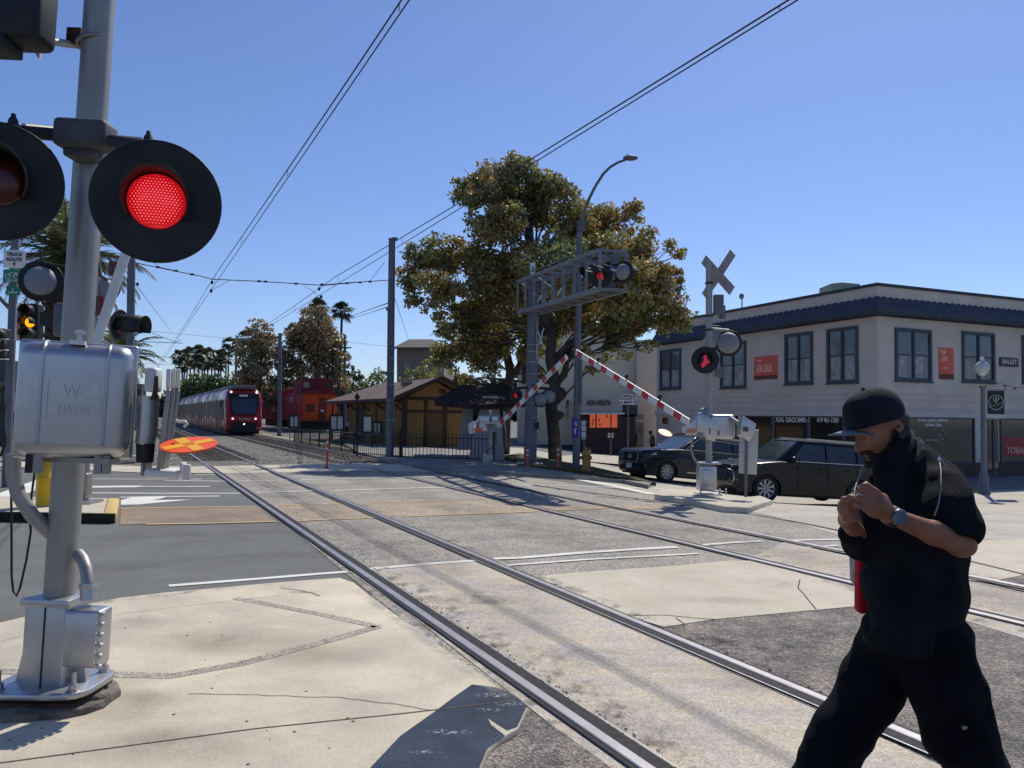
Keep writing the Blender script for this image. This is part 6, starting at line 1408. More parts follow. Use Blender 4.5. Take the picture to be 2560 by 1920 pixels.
# hedge-like band under the palms behind the tram
hd = thing('hedge_trees', 'band of mixed green trees below the distant palms', 'trees', W(520, 1040, 120)); hd['kind'] = 'stuff'
bl = []
for i in range(16):
    px = 452+i*17; c = W(px, 985+random.uniform(-25, 10), 120); bl.append((c.x, c.y, c.z, 2.2, 2.2, 2.2))
    c = W(px, 1015, 118); bl.append((c.x, c.y, c.z, 2.0, 2.0, 1.6))
leaf_mesh('foliage', clump_points(bl, 30, np.random.default_rng(5)), .45, M_GRN, hd, seed=5)
bl = []
hd2 = thing('far_woodland', 'distant dark woodland along the horizon', 'woodland', W(900, 1020, 240)); hd2['kind'] = 'stuff'
for i in range(60):
    px = -150+i*34; 
    if 1100 < px: h_ = 975
    else: h_ = 1000
    if 290 < px < 460 or px > 1500: h_ = 1015
    c = W(px, h_+random.uniform(-12, 12), 240); bl.append((c.x, c.y, c.z, 4.5, 4, 4)); c = W(px, 1030, 238); bl.append((c.x, c.y, c.z, 5, 4, 3))
leaf_mesh('foliage', clump_points(bl, 9, np.random.default_rng(6)), 1.0, M_DGRN, hd2, seed=6)

# fan palms
M_PTR = mat('palm_trunk', rgb(92, 84, 76, .7), rough=.95, var=.25, scale=3)
M_FAN = leaf_mat('fan_palm_leaves', [rgb(30, 44, 34, .6), rgb(52, 70, 48, .7), rgb(84, 92, 60, .7), rgb(110, 96, 66, .7)], .25)
def fan_palm(px, top_row, d, label, cr_=1.5, seed=0, group='distant fan palms'):
    rng = random.Random(seed); t = W(px, top_row, d); b = Vector((t.x+rng.uniform(-.6, .6), t.y, 0)); o = thing('fan_palm', label, 'palm tree', b, group=group)
    MB().tube([b, lerp(b, t, .5)+Vector((rng.uniform(-.2, .2), 0, 0)), t], [.24, .18, .16], 8).build('trunk', M_PTR, o)
    vs = []; fs = []
    for k in range(34):
        a = rng.uniform(0, 2*math.pi); e = rng.uniform(-.9, 1.35); dr = Vector((math.cos(a)*math.cos(e), math.sin(a)*math.cos(e), math.sin(e))); L = cr_*rng.uniform(.75, 1.05)
        c = t+dr*L*.35; s_ = dr.cross(Vector((0, 0, 1))).normalized(); u_ = s_.cross(dr)
        for j in range(9):
            an = (j-4)*.27; q = (dr*math.cos(an)+s_*math.sin(an)); tip = c+q*L*.62-Vector((0, 0, .18*L*abs(an)+.1*L)); w_ = s_*math.cos(an)*.06*L-dr*math.sin(an)*.06*L
            n_ = len(vs); vs += [c, c+q*L*.35+w_, tip, c+q*L*.35-w_]; fs.append((n_, n_+1, n_+2, n_+3))
    for k in range(16):       # hanging dead skirt
        a = rng.uniform(0, 6.28); dr = Vector((math.cos(a)*.35, math.sin(a)*.35, -1)); n_ = len(vs); s_ = Vector((-math.sin(a), math.cos(a), 0))*.16; vs += [t-s_, t+s_, t+dr*cr_*rng.uniform(.4, .8)]; fs.append((n_, n_+1, n_+2))
    m_ = MB(); m_.add(vs, fs); m_.build('crown', M_FAN, o); return o
fan_palm(855, 778, 105, 'tall fan palm standing clear of the trees right of the broad dry sycamore', 2.0, 1)
fan_palm(796, 772, 105, 'fan palm whose crown tops the broad dry sycamore', 2.0, 2); fan_palm(735, 830, 105, 'fan palm half hidden in the leaves left of the broad sycamore', 1.7, 3)
sp_ = [(448, 893), (463, 890), (476, 884), (494, 878), (505, 889), (520, 884), (538, 892), (552, 886), (488, 905), (530, 905), (512, 912), (470, 912), (548, 912), (456, 915), (572, 860), (590, 868), (608, 845), (566, 895)]
for i, (x, y) in enumerate(sp_):
    fan_palm(x, y, 150+(i % 4)*6, 'one of the far fan palms clustered above the tram roof', 2.1, 20+i)

# date palm at left and small one behind the pole
M_DATE = leaf_mat('date_palm_leaves', [rgb(36, 50, 34, .7), rgb(66, 82, 50, .75), rgb(110, 118, 74, .8), rgb(150, 146, 96, .8)], .3)
def date_palm(name, label, tx, ty, base_row, d, L, nf, r, seed, up=1.0):
    rng = random.Random(seed); t = W(tx, ty, d); b = Vector((t.x, t.y, 0)); o = thing(name, label, 'palm tree', b)
    m_ = MB(); m_.tube([b, lerp(b, t, .5), t-Vector((0, 0, 1.6)), t-Vector((0, 0, .9)), t-Vector((0, 0, .2))], [r, r*.9, r*.95, r*1.5, r*1.0], 16)
    for k in range(260):          # leaf-base boots
        z_ = rng.uniform(0, 1)**.6; a = rng.uniform(0, 6.28); rr = r*(1.0 if z_ < .8 else 1.25); c = b+(t-b)*z_*.95+Vector((math.cos(a)*rr, math.sin(a)*rr, 0))
        s_ = .10; m_.add([c+Vector((math.cos(a)*.12, math.sin(a)*.12, .14)), c+Vector((-math.sin(a)*s_, math.cos(a)*s_, -.08)), c-Vector((-math.sin(a)*s_, math.cos(a)*s_, .08)), c+Vector((0, 0, .1))], [(0, 1, 2), (0, 1, 3), (0, 2, 3)])
    m_.build('trunk', mat('date_palm_trunk', rgb(74, 62, 50, .7), rough=.95, var=.3, scale=5), o)
    vs = []; fs = []; rb = MB()
    for k in range(nf):
        a = 2.4*k+rng.uniform(-.2, .2); e0 = R(84)-R(115)*(k/nf)**.9+rng.uniform(-.1, .1); l_ = L*rng.uniform(.85, 1.1); hd_ = Vector((math.cos(a), math.sin(a), 0)); P = [t]; e = e0
        n_ = 12
        for i in range(n_): P.append(P[-1]+(hd_*math.cos(e)+Vector((0, 0, 1))*math.sin(e))*l_/n_); e -= (.035+.11*(i/n_))*(1.0 if e > -1.2 else .0)*1.25
        rb.tube(P, [.045-.035*i/n_ for i in range(n_+1)], 5)
        s_ = hd_.cross(Vector((0, 0, 1)))
        for i in range(1, n_*5):
            f = i/5; j = int(f); p = P[j]+(P[j+1]-P[j])*(f-j) if j < n_ else P[-1]; dr = (P[min(j+1, n_)]-P[max(j-0, 0)]).normalized() if j < n_ else hd_
            ll = l_*.16*math.sin(math.pi*min(1, .12+.9*f/n_))+.12
            for sg in (-1, 1):
                q = (s_*sg*.85+dr*.75+Vector((0, 0, rng.uniform(-.45, .25)))).normalized(); k0 = len(vs); w_ = dr*.022
                vs += [p-w_, p+w_, p+q*ll*.6+w_*.8-Vector((0, 0, .02)), p+q*ll-Vector((0, 0, .06*ll+.03))]; fs.append((k0, k0+1, k0+2, k0+3))
    rb.build('frond_stalks', mat('frond_stalk', rgb(120, 116, 72, .8), rough=.7), o); m2_ = MB(); m2_.add(vs, fs); m2_.build('fronds', M_DATE, o); return o
date_palm('date_palm', 'big date palm behind the foreground mast with arching fronds and a rough trunk', 165, 640, 1150, 27, 2.9, 52, .62, 4)
date_palm('date_palm', 'smaller date palm low behind the left overhead line pole', 300, 895, 1100, 40, 2.3, 34, .35, 9)
simple_tree('leafy_tree', 'dark leafy tree between the gate box and the median signal', 285, 1080, 48, [(285, 880, 26, 30), (268, 850, 14, 20)], 90, .2, M_DGRN, 16)
simple_tree('leafy_tree', 'yellow green bush behind the left edge building', 10, 1030, 36, [(8, 960, 22, 16), (-10, 970, 20, 14)], 90, .2, MATS.get('x') or M_GRN, 17)
for i, (x, y) in enumerate(((1741, 775), (1735, 782), (1758, 775))): pass
simple_tree('far_tree_tops', 'small dark tree tops peeping over the corner building roof behind the crossbuck', 1740, 1000, 75, [(1741, 788, 12, 14), (1728, 798, 10, 10), (1755, 792, 5, 18)], 60, .3, M_DGRN, 18)

# ================================================================== STAINS AND WEAR ON THE GROUND
def grime_mat(name, col, scale, lo, hi, amax, stretch=None):
    M = bpy.data.materials.new(name); M.use_nodes = True; N = M.node_tree.nodes; L = M.node_tree.links; b = N['Principled BSDF']
    b.inputs['Base Color'].default_value = col; b.inputs['Roughness'].default_value = .9
    tc = N.new('ShaderNodeNewGeometry'); n = N.new('ShaderNodeTexNoise'); n.inputs['Scale'].default_value = scale; n.inputs['Detail'].default_value = 9; n.inputs['Roughness'].default_value = .72
    L.new(tc.outputs['Position'], n.inputs['Vector']); r = N.new('ShaderNodeMapRange'); r.inputs[1].default_value = lo; r.inputs[2].default_value = hi; r.inputs[4].default_value = amax; L.new(n.outputs['Fac'], r.inputs[0])
    at = N.new('ShaderNodeAttribute'); at.attribute_name = 'fade'; m_ = N.new('ShaderNodeMath'); m_.operation = 'MULTIPLY'; L.new(r.outputs[0], m_.inputs[0]); L.new(at.outputs['Fac'], m_.inputs[1]); L.new(m_.outputs[0], b.inputs['Alpha']); return M
def fade_ribbon(name, pts, w, h, material):
    """ribbon over the ground whose opacity attribute falls to zero at both long edges"""
    Q = []
    for a, b in zip(pts, pts[1:]):
        n = max(1, int((b-a).length/.4))
        for i in range(n): Q.append(a+(b-a)*i/n)
    Q.append(pts[-1]); vs = []; fd = []; K = [(-1, 0), (-.45, .8), (0, 1), (.45, .8), (1, 0)]
    for i, p in enumerate(Q):
        d = (Q[min(i+1, len(Q)-1)]-Q[max(i-1, 0)]); d.z = 0; d.normalize(); n = Vector((-d.y, d.x, 0))*w/2; e = min(1, i/2, (len(Q)-1-i)/2)
        for k, f in K: q = p+n*k; vs.append((q.x, q.y, terr(q.x, q.y)+h)); fd.append(f*e)
    fs = [(i*5+j, i*5+j+1, i*5+6+j, i*5+5+j) for i in range(len(Q)-1) for j in range(4)]
    me = bpy.data.meshes.new(name); me.from_pydata(vs, [], fs); at = me.attributes.new('fade', 'FLOAT', 'POINT'); at.data.foreach_set('value', fd); me.materials.append(material)
    o = bpy.data.objects.new(name, me); COL.objects.link(o); tag(o, kind='structure'); return o
def stain(name, c, rx, ry, h, material, rot=0):
    vs = [(c.x, c.y, c.z+h)]; fd = [1.0]; fs = []; n = 20
    for k, rr in enumerate((.35, .7, 1.0)):
        for i in range(n):
            t = 2*math.pi*i/n; x, y = math.cos(t)*rx*rr, math.sin(t)*ry*rr; x, y = x*math.cos(rot)-y*math.sin(rot), x*math.sin(rot)+y*math.cos(rot); X, Y = c.x+x, c.y+y
            vs.append((X, Y, c.z+terr(X, Y)-terr(c.x, c.y)+h)); fd.append((.85, .4, 0)[k])
    for i in range(n):
        j = (i+1) % n; fs.append((0, 1+i, 1+j)); fs += [(1+k*n+i, 1+k*n+n+i, 1+k*n+n+j, 1+k*n+j) for k in (0, 1)]
    me = bpy.data.meshes.new(name); me.from_pydata(vs, [], fs); at = me.attributes.new('fade', 'FLOAT', 'POINT'); at.data.foreach_set('value', fd); me.materials.append(material)
    o = bpy.data.objects.new(name, me); COL.objects.link(o); tag(o, kind='structure'); return o
G_DARK = grime_mat('black_rail_grime', (.02, .019, .018, 1), 5.5, .50, .74, .80)
G_SOFT = grime_mat('grey_traffic_grime', (.07, .066, .062, 1), 2.2, .35, .75, .30)
G_TYRE = grime_mat('tyre_marks', (.05, .048, .046, 1), 3.5, .40, .8, .28)
G_RUST = grime_mat('rust_stain', (.13, .085, .05, 1), 3.2, .30, .75, .38)
G_OIL = grime_mat('oil_stain', (.035, .032, .03, 1), 7, .44, .66, .40)
G_PALE = grime_mat('pale_worn_patch', (.52, .48, .42, 1), 6, .42, .62, .8)
for T, off, w_, a, b_, m_ in ((T1, -.50, .42, 3, 14, G_DARK), (T1, .88, .26, 3.5, 20, G_DARK), (T1, -.86, .20, 3, 14, G_DARK), (T2, -.50, .34, 5.5, 20, G_DARK), (T2, .90, .30, 6, 20, G_DARK), (T2, -.92, .34, 3, 9, G_DARK), (T1, .0, 1.1, 6, 24, G_SOFT), (T2, 0, 1.1, 5, 22, G_SOFT), (T1, 2.4, 1.2, 8, 22, G_SOFT)):
    fade_ribbon('rail_grime', [trk(T, y, off) for y in [a+(b_-a)*i/8 for i in range(9)]], w_, .0165, m_)
for rows in ([(100, 1350), (700, 1330), (1300, 1315), (1900, 1330)], [(60, 1440), (600, 1395), (1250, 1345), (1850, 1318)], [(250, 1222), (800, 1214), (1300, 1205)], [(2000, 1300), (2350, 1295), (2560, 1280)], [(1900, 1262), (2400, 1262), (2560, 1255)]):
    fade_ribbon('tyre_track', [G(a, b) for a, b in rows], .55, .0168, G_TYRE)
fade_ribbon('dirty_edge', [G(a, b, .045)+Vector((0, 0, 0)) for a, b in [(-60, 1568), (120, 1534), (300, 1500), (560, 1474), (850, 1450)]], .22, .0472, G_DARK)
fade_ribbon('dirty_edge', [G(a, b, .045) for a, b in [(880, 1462), (1003, 1550), (1158, 1662), (1300, 1765)]], .16, .0472, G_PALE)
for px, py, rx, ry, m_ in ((370, 1745, .34, .20, G_RUST), (300, 1790, .30, .22, G_RUST), (560, 1600, .8, .4, G_RUST), (420, 1860, .6, .3, G_RUST), (800, 1640, .5, .3, G_RUST), (330, 1560, .6, .25, G_SOFT), (760, 1480, .22, .09, G_OIL)):
    stain('pavement_stain', G(px, py, .045), rx, ry, .0012+random.uniform(0, .0006), m_)
for px, py, rx, ry, m_ in ((1180, 1500, .5, .25, G_OIL), (1420, 1640, .5, .3, G_OIL), (1500, 1800, .35, .25, G_OIL), (1100, 1300, .8, .35, G_OIL), (1600, 1350, .7, .3, G_SOFT), (700, 1240, .6, .6, G_SOFT), (1950, 1460, .5, .3, G_SOFT), (1800, 1500, .6, .2, G_SOFT), (560, 1290, .5, .4, G_OIL), (1350, 1470, .5, .2, G_SOFT), (1900, 1620, .6, .35, G_DARK), (1760, 1600, .5, .2, G_DARK), (2050, 1580, .5, .25, G_OIL), (1860, 1700, .4, .3, G_SOFT)):
    p = G(px, py, .012); stain('road_stain', Vector((p.x, p.y, terr(p.x, p.y)+.012)), rx, ry, .0040+random.uniform(0, .0006), m_)
for px, py, rx, ry in ((1242, 1738, .16, .05), (1280, 1760, .12, .05), (1225, 1775, .10, .03), (1120, 1830, .14, .04), (1060, 1880, .10, .03)):
    stain('sparkle_wear', G(px, py, .046), rx, ry, .0010, grime_mat('sparkle_wear_flecks', (.55, .56, .58, 1), 42, .52, .60, .95))  # sun sparkle painted as pale flecks, along with worn specks of the coating
# ================================================================== CARS
def smooth_loft_body(o, prof, hw, zbelt, name, m_, arches, ra, inset=.10, seg=10):
    pass
M_CARB = mat('black_car_paint', (.006, .007, .010, 1), rough=.25, metal=0, var=.04, scale=1, coat=.15, spec=.3)
M_CARG = mat('dark_grey_green_paint', (.012, .015, .017, 1), rough=.25, metal=.0, var=.04, scale=1, coat=.25, spec=.35)
M_CGL = mat('car_glass', (.012, .016, .022, 1), rough=.05, var=.1, spec=.8)
M_CGLW = mat('car_windscreen', rgb(70, 84, 96, .6), rough=.05, var=.3, scale=1.5, spec=.9)
M_TYRE = mat('tyre_rubber', (.014, .014, .015, 1), rough=.85, var=.2)
M_RIM = mat('alloy_rim', rgb(178, 178, 182, .8), rough=.35, metal=.6, var=.05)
M_CHR = mat('chrome_trim', rgb(200, 202, 206, .85), rough=.18, metal=.9, var=.03)
M_LAMPC = mat('clear_headlamp', rgb(190, 196, 204, .8), rough=.12, var=.3, scale=6, spec=.9)
def wheel(parent, c, ax, r, w, spokes):
    c = Vector(c); ax = Vector(ax).normalized(); t = MB().lathe(c, ax, [(-w, r*.62), (-w, r*.9), (-w*.7, r), (w*.7, r), (w, r*.92), (w, r*.66), (w*.8, r*.66)], 36).build('wheel', M_TYRE, parent)
    MB().lathe(c, ax, [(w*.55, .001), (w*.55, r*.66)], 30, False).build('wheel_well_disc', M_BLACK2, t)
    b = MB(); u = ax.cross(Vector((0, 0, 1))).normalized(); v = u.cross(ax)
    for k in range(spokes):
        a = 2*math.pi*k/spokes; q = u*math.cos(a)+v*math.sin(a); s_ = ax.cross(q)
        b.prism([c+ax*w*.80+q*r*.10+s_*r*.05, c+ax*w*.80+q*r*.10-s_*r*.05, c+ax*w*.92+q*r*.64-s_*r*.085, c+ax*w*.92+q*r*.64+s_*r*.085], -ax*.025)
    b.lathe(c, ax, [(w*.70, r*.62), (w*.95, r*.62), (w*.97, r*.67), (w*.9, r*.68)], 36).lathe(c, ax, [(w*.9, .001), (w*.9, r*.14), (w*.7, r*.15)], 16)
    b.build('rim', M_RIM, t); return t
def suv(name, label, loc, heading, L, Hh, wdt, m_, prof, roofp, arch, rw, spokes=10, details=None, sc_=1.0):
    """side profile given in (x along from nose, z); local +x points to the rear, side -y is the one facing the camera"""
    o = thing(name, label, 'suv', (0, 0, 0), group='dark sport utility cars waiting at the crossing'); hwid = wdt/2
    def bodysec(prof, hw, nm, mt_, parent, tumble=None, ys=None):
        vs = []; n = len(prof); rows = ys or [(-hw, .045), (-hw+.03, .015), (-hw+.10, 0), (-hw*.4, 0), (hw*.4, 0), (hw-.10, 0), (hw-.03, .015), (hw, .045)]
        cx_ = sum(p[0] for p in prof)/n; cz_ = sum(p[1] for p in prof)/n
        for (y, ins) in rows:
            for i, (x, z) in enumerate(prof):
                a = prof[i-1]; c = prof[(i+1) % n]; tx, tz = c[0]-a[0], c[1]-a[1]; l = math.hypot(tx, tz) or 1; nx_, nz_ = -tz/l, tx/l
                yy = y
                bow = .0
                # plan taper at nose and tail
                e = 1-.16*max(0, 1-x/.75)**2-.08*max(0, 1-(L-x)/.6)**2
                if tumble: e *= 1-tumble*max(0, (z-1.0))
                vs.append((x+nx_*ins*0+(cx_-x)*0-(-nx_)*0 - nx_*ins*(-1)*0 + (ins if x < .3 else -ins if x > L-.3 else 0), yy*e, z-(ins if z > .6 else 0)))
        fs = [(i*n+j, i*n+(j+1) % n, (i+1)*n+(j+1) % n, (i+1)*n+j) for i in range(len(rows)-1) for j in range(n)]
        b = MB(); b.add(vs, fs); b.add(vs[:n], [tuple(range(n))]); b.add(vs[-n:], [tuple(range(n))])
        return b.build(nm, mt_, parent)
    # lower body with wheel arches cut into the outline
    low = []
    for p in prof: low.append(p)
    bottom = []; zs = .26*Hh/1.75
    for (ax_, r_) in reversed(arch):
        pts = [(ax_+r_*math.cos(t), rw+r_*math.sin(t)) for t in [R(-25)+R(230)*k/14 for k in range(15)]]
        pts = [p for p in pts if p[1] >= zs-.001]; bottom += [(pts[0][0], zs)]+pts+[(pts[-1][0], zs)]
    prof2 = low+[(L-.12, zs)]+bottom+[(.14, zs)]
    body = bodysec(prof2, hwid, 'body', m_, o)
    me = body.data; bm = bmesh.new(); bm.from_mesh(me); bmesh.ops.remove_doubles(bm, verts=bm.verts, dist=.0005); bmesh.ops.recalc_face_normals(bm, faces=bm.faces)
    for f in bm.faces: f.smooth = len(f.verts) <= 4
    bm.to_mesh(me); bm.free()
    try: me.set_sharp_from_angle(angle=R(38))
    except Exception: pass
    # dark underside block inside the arches
    MB().box((L/2, 0, .45), (L-.5, wdt-.30, .5)).build('underbody', M_BLACK2, o)
    # greenhouse
    b = MB(); zb = roofp['belt']; xf0, xf1, xr1, xr0, zt = roofp['xf0'], roofp['xf1'], roofp['xr1'], roofp['xr0'], Hh
    hb, ht = hwid-.06, hwid-.24
    def gp(x, y, z): return (x, y, z)
    V = [gp(xf0, -hb*.9, zb-.03), gp(xr0, -hb*.96, zb), gp(xr1, -ht, zt-.08), gp(xf1, -ht, zt-.05), gp(xf0, hb*.9, zb-.03), gp(xr0, hb*.96, zb), gp(xr1, ht, zt-.08), gp(xf1, ht, zt-.05)]
    b.add(V, [(0, 1, 2, 3), (4, 7, 6, 5), (0, 3, 7, 4), (1, 5, 6, 2), (3, 2, 6, 7)]); gh = b.build('cabin', m_, o, bevel=.05, seg=3)
    MB().add([(xf1-.02, -ht*.98, zt-.05), (xr1+.05, -ht*.98, zt-.08), (xr1+.05, ht*.98, zt-.08), (xf1-.02, ht*.98, zt-.05), (xf1+.3, -ht*.75, zt), (xr1-.3, -ht*.75, zt-.01), (xr1-.3, ht*.75, zt-.01), (xf1+.3, ht*.75, zt)], [(0, 1, 5, 4), (1, 2, 6, 5), (2, 3, 7, 6), (3, 0, 4, 7), (4, 5, 6, 7)]).build('roof', m_, o, bevel=.02)
    def sidep(x, z, sg, off=.006):     # point on cabin side
        t = (z-zb)/(zt-.065-zb); y0 = hb*(.9+.06*(x-xf0)/(xr0-xf0)); y = y0+(ht-y0)*t; return (x, sg*(y+off), z)
    for sg in (-1, 1):
        for wpts in roofp['wins']:
            MB().prism([sidep(x, z, sg) for x, z in wpts], (0, sg*.012, 0)).build('side_window', M_CGL, gh)
        b = MB()
        tr_ = roofp['trim']
        for a_, c_ in zip(tr_, tr_[1:]): b.beam(sidep(a_[0], a_[1], sg, .02), sidep(c_[0], c_[1], sg, .02), .018, .018)
        b.build('window_trim', M_CHR, gh)
        MB().beam((xf1+.25, sg*(ht-.03), zt+.02), (xr1-.2, sg*(ht-.03), zt+.0), .035, .035).build('roof_rail', M_CHR, gh)
        mc_ = (xf0+.42, sg*(hwid+.06), zb+.09); MB().ell(mc_, (.09, .13, .085), 12, 8).build('door_mirror', m_, o)
    # windscreen: quad between (xf0) and (xf1)
    k = .06
    def wsp(t, y): x = xf0+(xf1-xf0)*t; z = zb-.03+(zt-.05-zb+.03)*t; w_ = hb*.9+(ht-hb*.9)*t; d = Vector((-(zt-zb), 0, (xf1-xf0))).normalized()*.012; return Vector((x, y*w_, z))+d
    MB().add([wsp(.06, -.93), wsp(.06, .93), wsp(.93, .93), wsp(.93, -.93)], [(0, 1, 2, 3)]).build('windscreen', M_CGLW, gh)
    for (ax_, r_) in arch:
        for sg in (-1, 1): wheel(o, (ax_, sg*(hwid-.13), rw), (0, sg, 0), rw, .115, spokes)
    for (x0, x1) in roofp['doors']:
        for sg in (-1,): MB().box((x0, sg*(hwid+.001), .85), (.012, .012, .95)).build('door_gap', M_BLACK, o)
    for x in roofp['handles']:
        for sg in (-1, 1): MB().box((x, sg*(hwid+.015), zb-.13), (.2, .03, .035)).build('door_handle', M_CHR if spokes > 9 else m_, o)
    if details: details(o, L, hwid, Hh)
    o.scale = (sc_, sc_, sc_); o.location = loc; o.rotation_euler = heading; return o
def arch_r(x): return x
# first SUV (left): boxy nose, upright grille
L1, H1 = 4.95, 1.76
prof1 = [(.06, .42), (.02, .62), (.04, .92), (.10, 1.02), (.28, 1.08), (.8, 1.15), (1.38, 1.20), (1.6, 1.21), (2.6, 1.20), (4.2, 1.22), (4.80, 1.16), (4.93, .95), (4.95, .60), (4.88, .42)]
roof1 = dict(belt=1.19, xf0=1.42, xf1=2.25, xr1=4.45, xr0=4.86, wins=[[(1.80, 1.235), (2.86, 1.235), (2.84, 1.62), (2.36, 1.64)], [(2.92, 1.235), (3.78, 1.235), (3.74, 1.62), (2.90, 1.625)], [(3.84, 1.235), (4.55, 1.26), (4.36, 1.58), (3.80, 1.615)]],
             trim=[(1.74, 1.222), (4.60, 1.235), (4.38, 1.60), (2.34, 1.66), (1.74, 1.222)], doors=[(1.95, 0), (2.92, 0), (3.85, 0)], handles=[2.7, 3.6])
def det1(o, L, hw, Hh):
    MB().add([(.045, -.45, .95), (.045, .45, .95), (-.005, .45, .62), (-.005, -.45, .62)], [(0, 1, 2, 3)]).build('grille', M_BLACK, o)
    b = MB()
    for a_, c_ in (((.04, -.47, .97), (.04, .47, .97)), ((-.01, -.47, .60), (-.01, .47, .60)), ((.04, -.47, .97), (-.01, -.47, .60)), ((.04, .47, .97), (-.01, .47, .60))): b.beam(a_, c_, .03, .03)
    b.build('grille_frame', M_CHR, o)
    MB().lathe((-.0, 0, .79), (-1, 0, 0), [(0, .05), (.02, .06), (.025, .07), (.02, .08), (0, .085)], 18).build('badge', M_CHR, o)
    MB().box((-.01, 0, .47), (.02, .32, .16)).build('number_plate', M_WHSIGN, o)
    MB().box((.08, 0, .38), (.12, 1.3, .12)).build('lower_grille', M_BLACK, o)
    for sg in (-1, 1):
        MB().add([(.06, sg*.52, .98), (.13, sg*.74, .98), (.48, sg*.918, 1.0), (.46, sg*.925, .93), (.12, sg*.78, .86), (.04, sg*.53, .88)], [(0, 1, 4, 5), (1, 2, 3, 4)]).build('headlight', M_LAMPC, o)
        MB().box((.10, sg*.72, .52), (.03, .34, .03)).build('bumper_trim', M_CHR, o)
    MB().box((2.6, -hw-.004, .42), (1.7, .02, .03)).build('sill_trim', M_CHR, o)
b1 = G(1604, 1203)
def place(pxa, pya, pxb, pyb):
    a, b = G(pxa, pya), G(pxb, pyb); return a, b
p1 = Vector((5.1, 25.4, 0)); 
def heading_from(p, q):      # local +x from p to q
    d = Vector(q)-Vector(p); yaw = math.atan2(d.y, d.x); pit = math.atan2(d.z, math.hypot(d.x, d.y)); return (0, -pit, yaw)
# wheel contact points on the terrain
def suvplace(px, d, yaw, front_off, scl):
    x = (px-1280)/F*d; c = Vector((x, d, terr(x, d))); u = Vector((math.cos(yaw), math.sin(yaw), 0)); q = c+u*2.9*scl; q.z = terr(q.x, q.y); return c, q
yaw1 = R(24); c_, q_ = suvplace(1662, 26.2, yaw1, 0, .97)
hd1 = heading_from(c_, q_); near = Vector((math.sin(yaw1), -math.cos(yaw1), 0))
sc1 = .97; loc1 = c_-Vector((math.cos(yaw1), math.sin(yaw1), 0))*(.95*sc1)-near*(.82*sc1); loc1.z = c_.z+.95*sc1*math.tan(hd1[1])
S1 = suv('suv_car', 'dark grey SUV with upright grille, its nose sticking out left of the right gate', loc1, hd1, L1, H1, 1.94, M_CARG, prof1, roof1, [(.95, .43), (3.92, .43)], .375, 10, det1, sc1)
# second SUV (right): longer, softer
L2, H2 = 5.05, 1.86
prof2_ = [(.10, .40), (.03, .60), (.05, .86), (.16, 1.0), (.5, 1.08), (1.1, 1.16), (1.45, 1.20), (2.6, 1.20), (4.3, 1.22), (4.90, 1.20), (5.02, .92), (5.05, .60), (4.95, .40)]
roof2 = dict(belt=1.18, xf0=1.35, xf1=2.12, xr1=4.80, xr0=5.02, wins=[[(1.82, 1.235), (2.92, 1.235), (2.90, 1.71), (2.26, 1.72)], [(2.98, 1.235), (3.90, 1.235), (3.88, 1.70), (2.96, 1.71)], [(3.97, 1.235), (4.84, 1.25), (4.74, 1.67), (3.95, 1.695)]],
             trim=[(1.80, 1.215), (4.86, 1.228)], doors=[(2.0, 0), (2.96, 0), (3.92, 0)], handles=[2.78, 3.72])
def det2(o, L, hw, Hh):
    MB().add([(.05, -.55, .88), (.05, .55, .88), (-.0, .5, .52), (-.0, -.5, .52)], [(0, 1, 2, 3)]).build('grille', M_BLACK, o)
    b = MB(); P = [(.10, -.62, .98), (.03, -.9, .86), (-.0, -.93, .55), (.04, -.8, .42), (.0, -.35, .42)]
    b.tube([(.02, -.55, .90), (.04, -.86, .84), (.06, -.90, .60), (.05, -.80, .47), (.02, -.50, .46)], .016, 6); b.build('grille_frame', M_CHR, o)
    for sg in (-1, 1):
        MB().add([(.12, sg*.60, .98), (.22, sg*.82, .98), (.62, sg*.935, 1.02), (.60, sg*.94, .95), (.20, sg*.86, .88), (.09, sg*.62, .90)], [(0, 1, 4, 5), (1, 2, 3, 4)]).build('headlight', M_LAMPC, o)
        MB().ell((.16, sg*.78, .60), (.06, .10, .07), 12, 8).build('fog_lamp', M_LAMPC, o)
    MB().beam((.12, -.55, 1.005), (.6, -.95, 1.06), .015, .015).build('bonnet_trim', M_CHR, o)
    MB().box((4.95, -hw+.05, .95), (.16, .14, .30)).build('tail_light', M_REDL, o)
yaw2 = R(12); c_, q_ = suvplace(1908, 20.6, yaw2, 0, .93)
hd2_ = heading_from(c_, q_); near = Vector((math.sin(yaw2), -math.cos(yaw2), 0)); sc2 = .93
loc2 = c_-Vector((math.cos(yaw2), math.sin(yaw2), 0))*(1.02*sc2)-near*(.84*sc2); loc2.z = c_.z+1.02*sc2*math.tan(hd2_[1])
S2 = suv('suv_car', 'black SUV parked broadside behind the low island and the sign board', loc2, hd2_, L2, H2, 1.98, M_CARB, prof2_, roof2, [(1.02, .455), (3.98, .455)], .40, 9, det2, sc2)
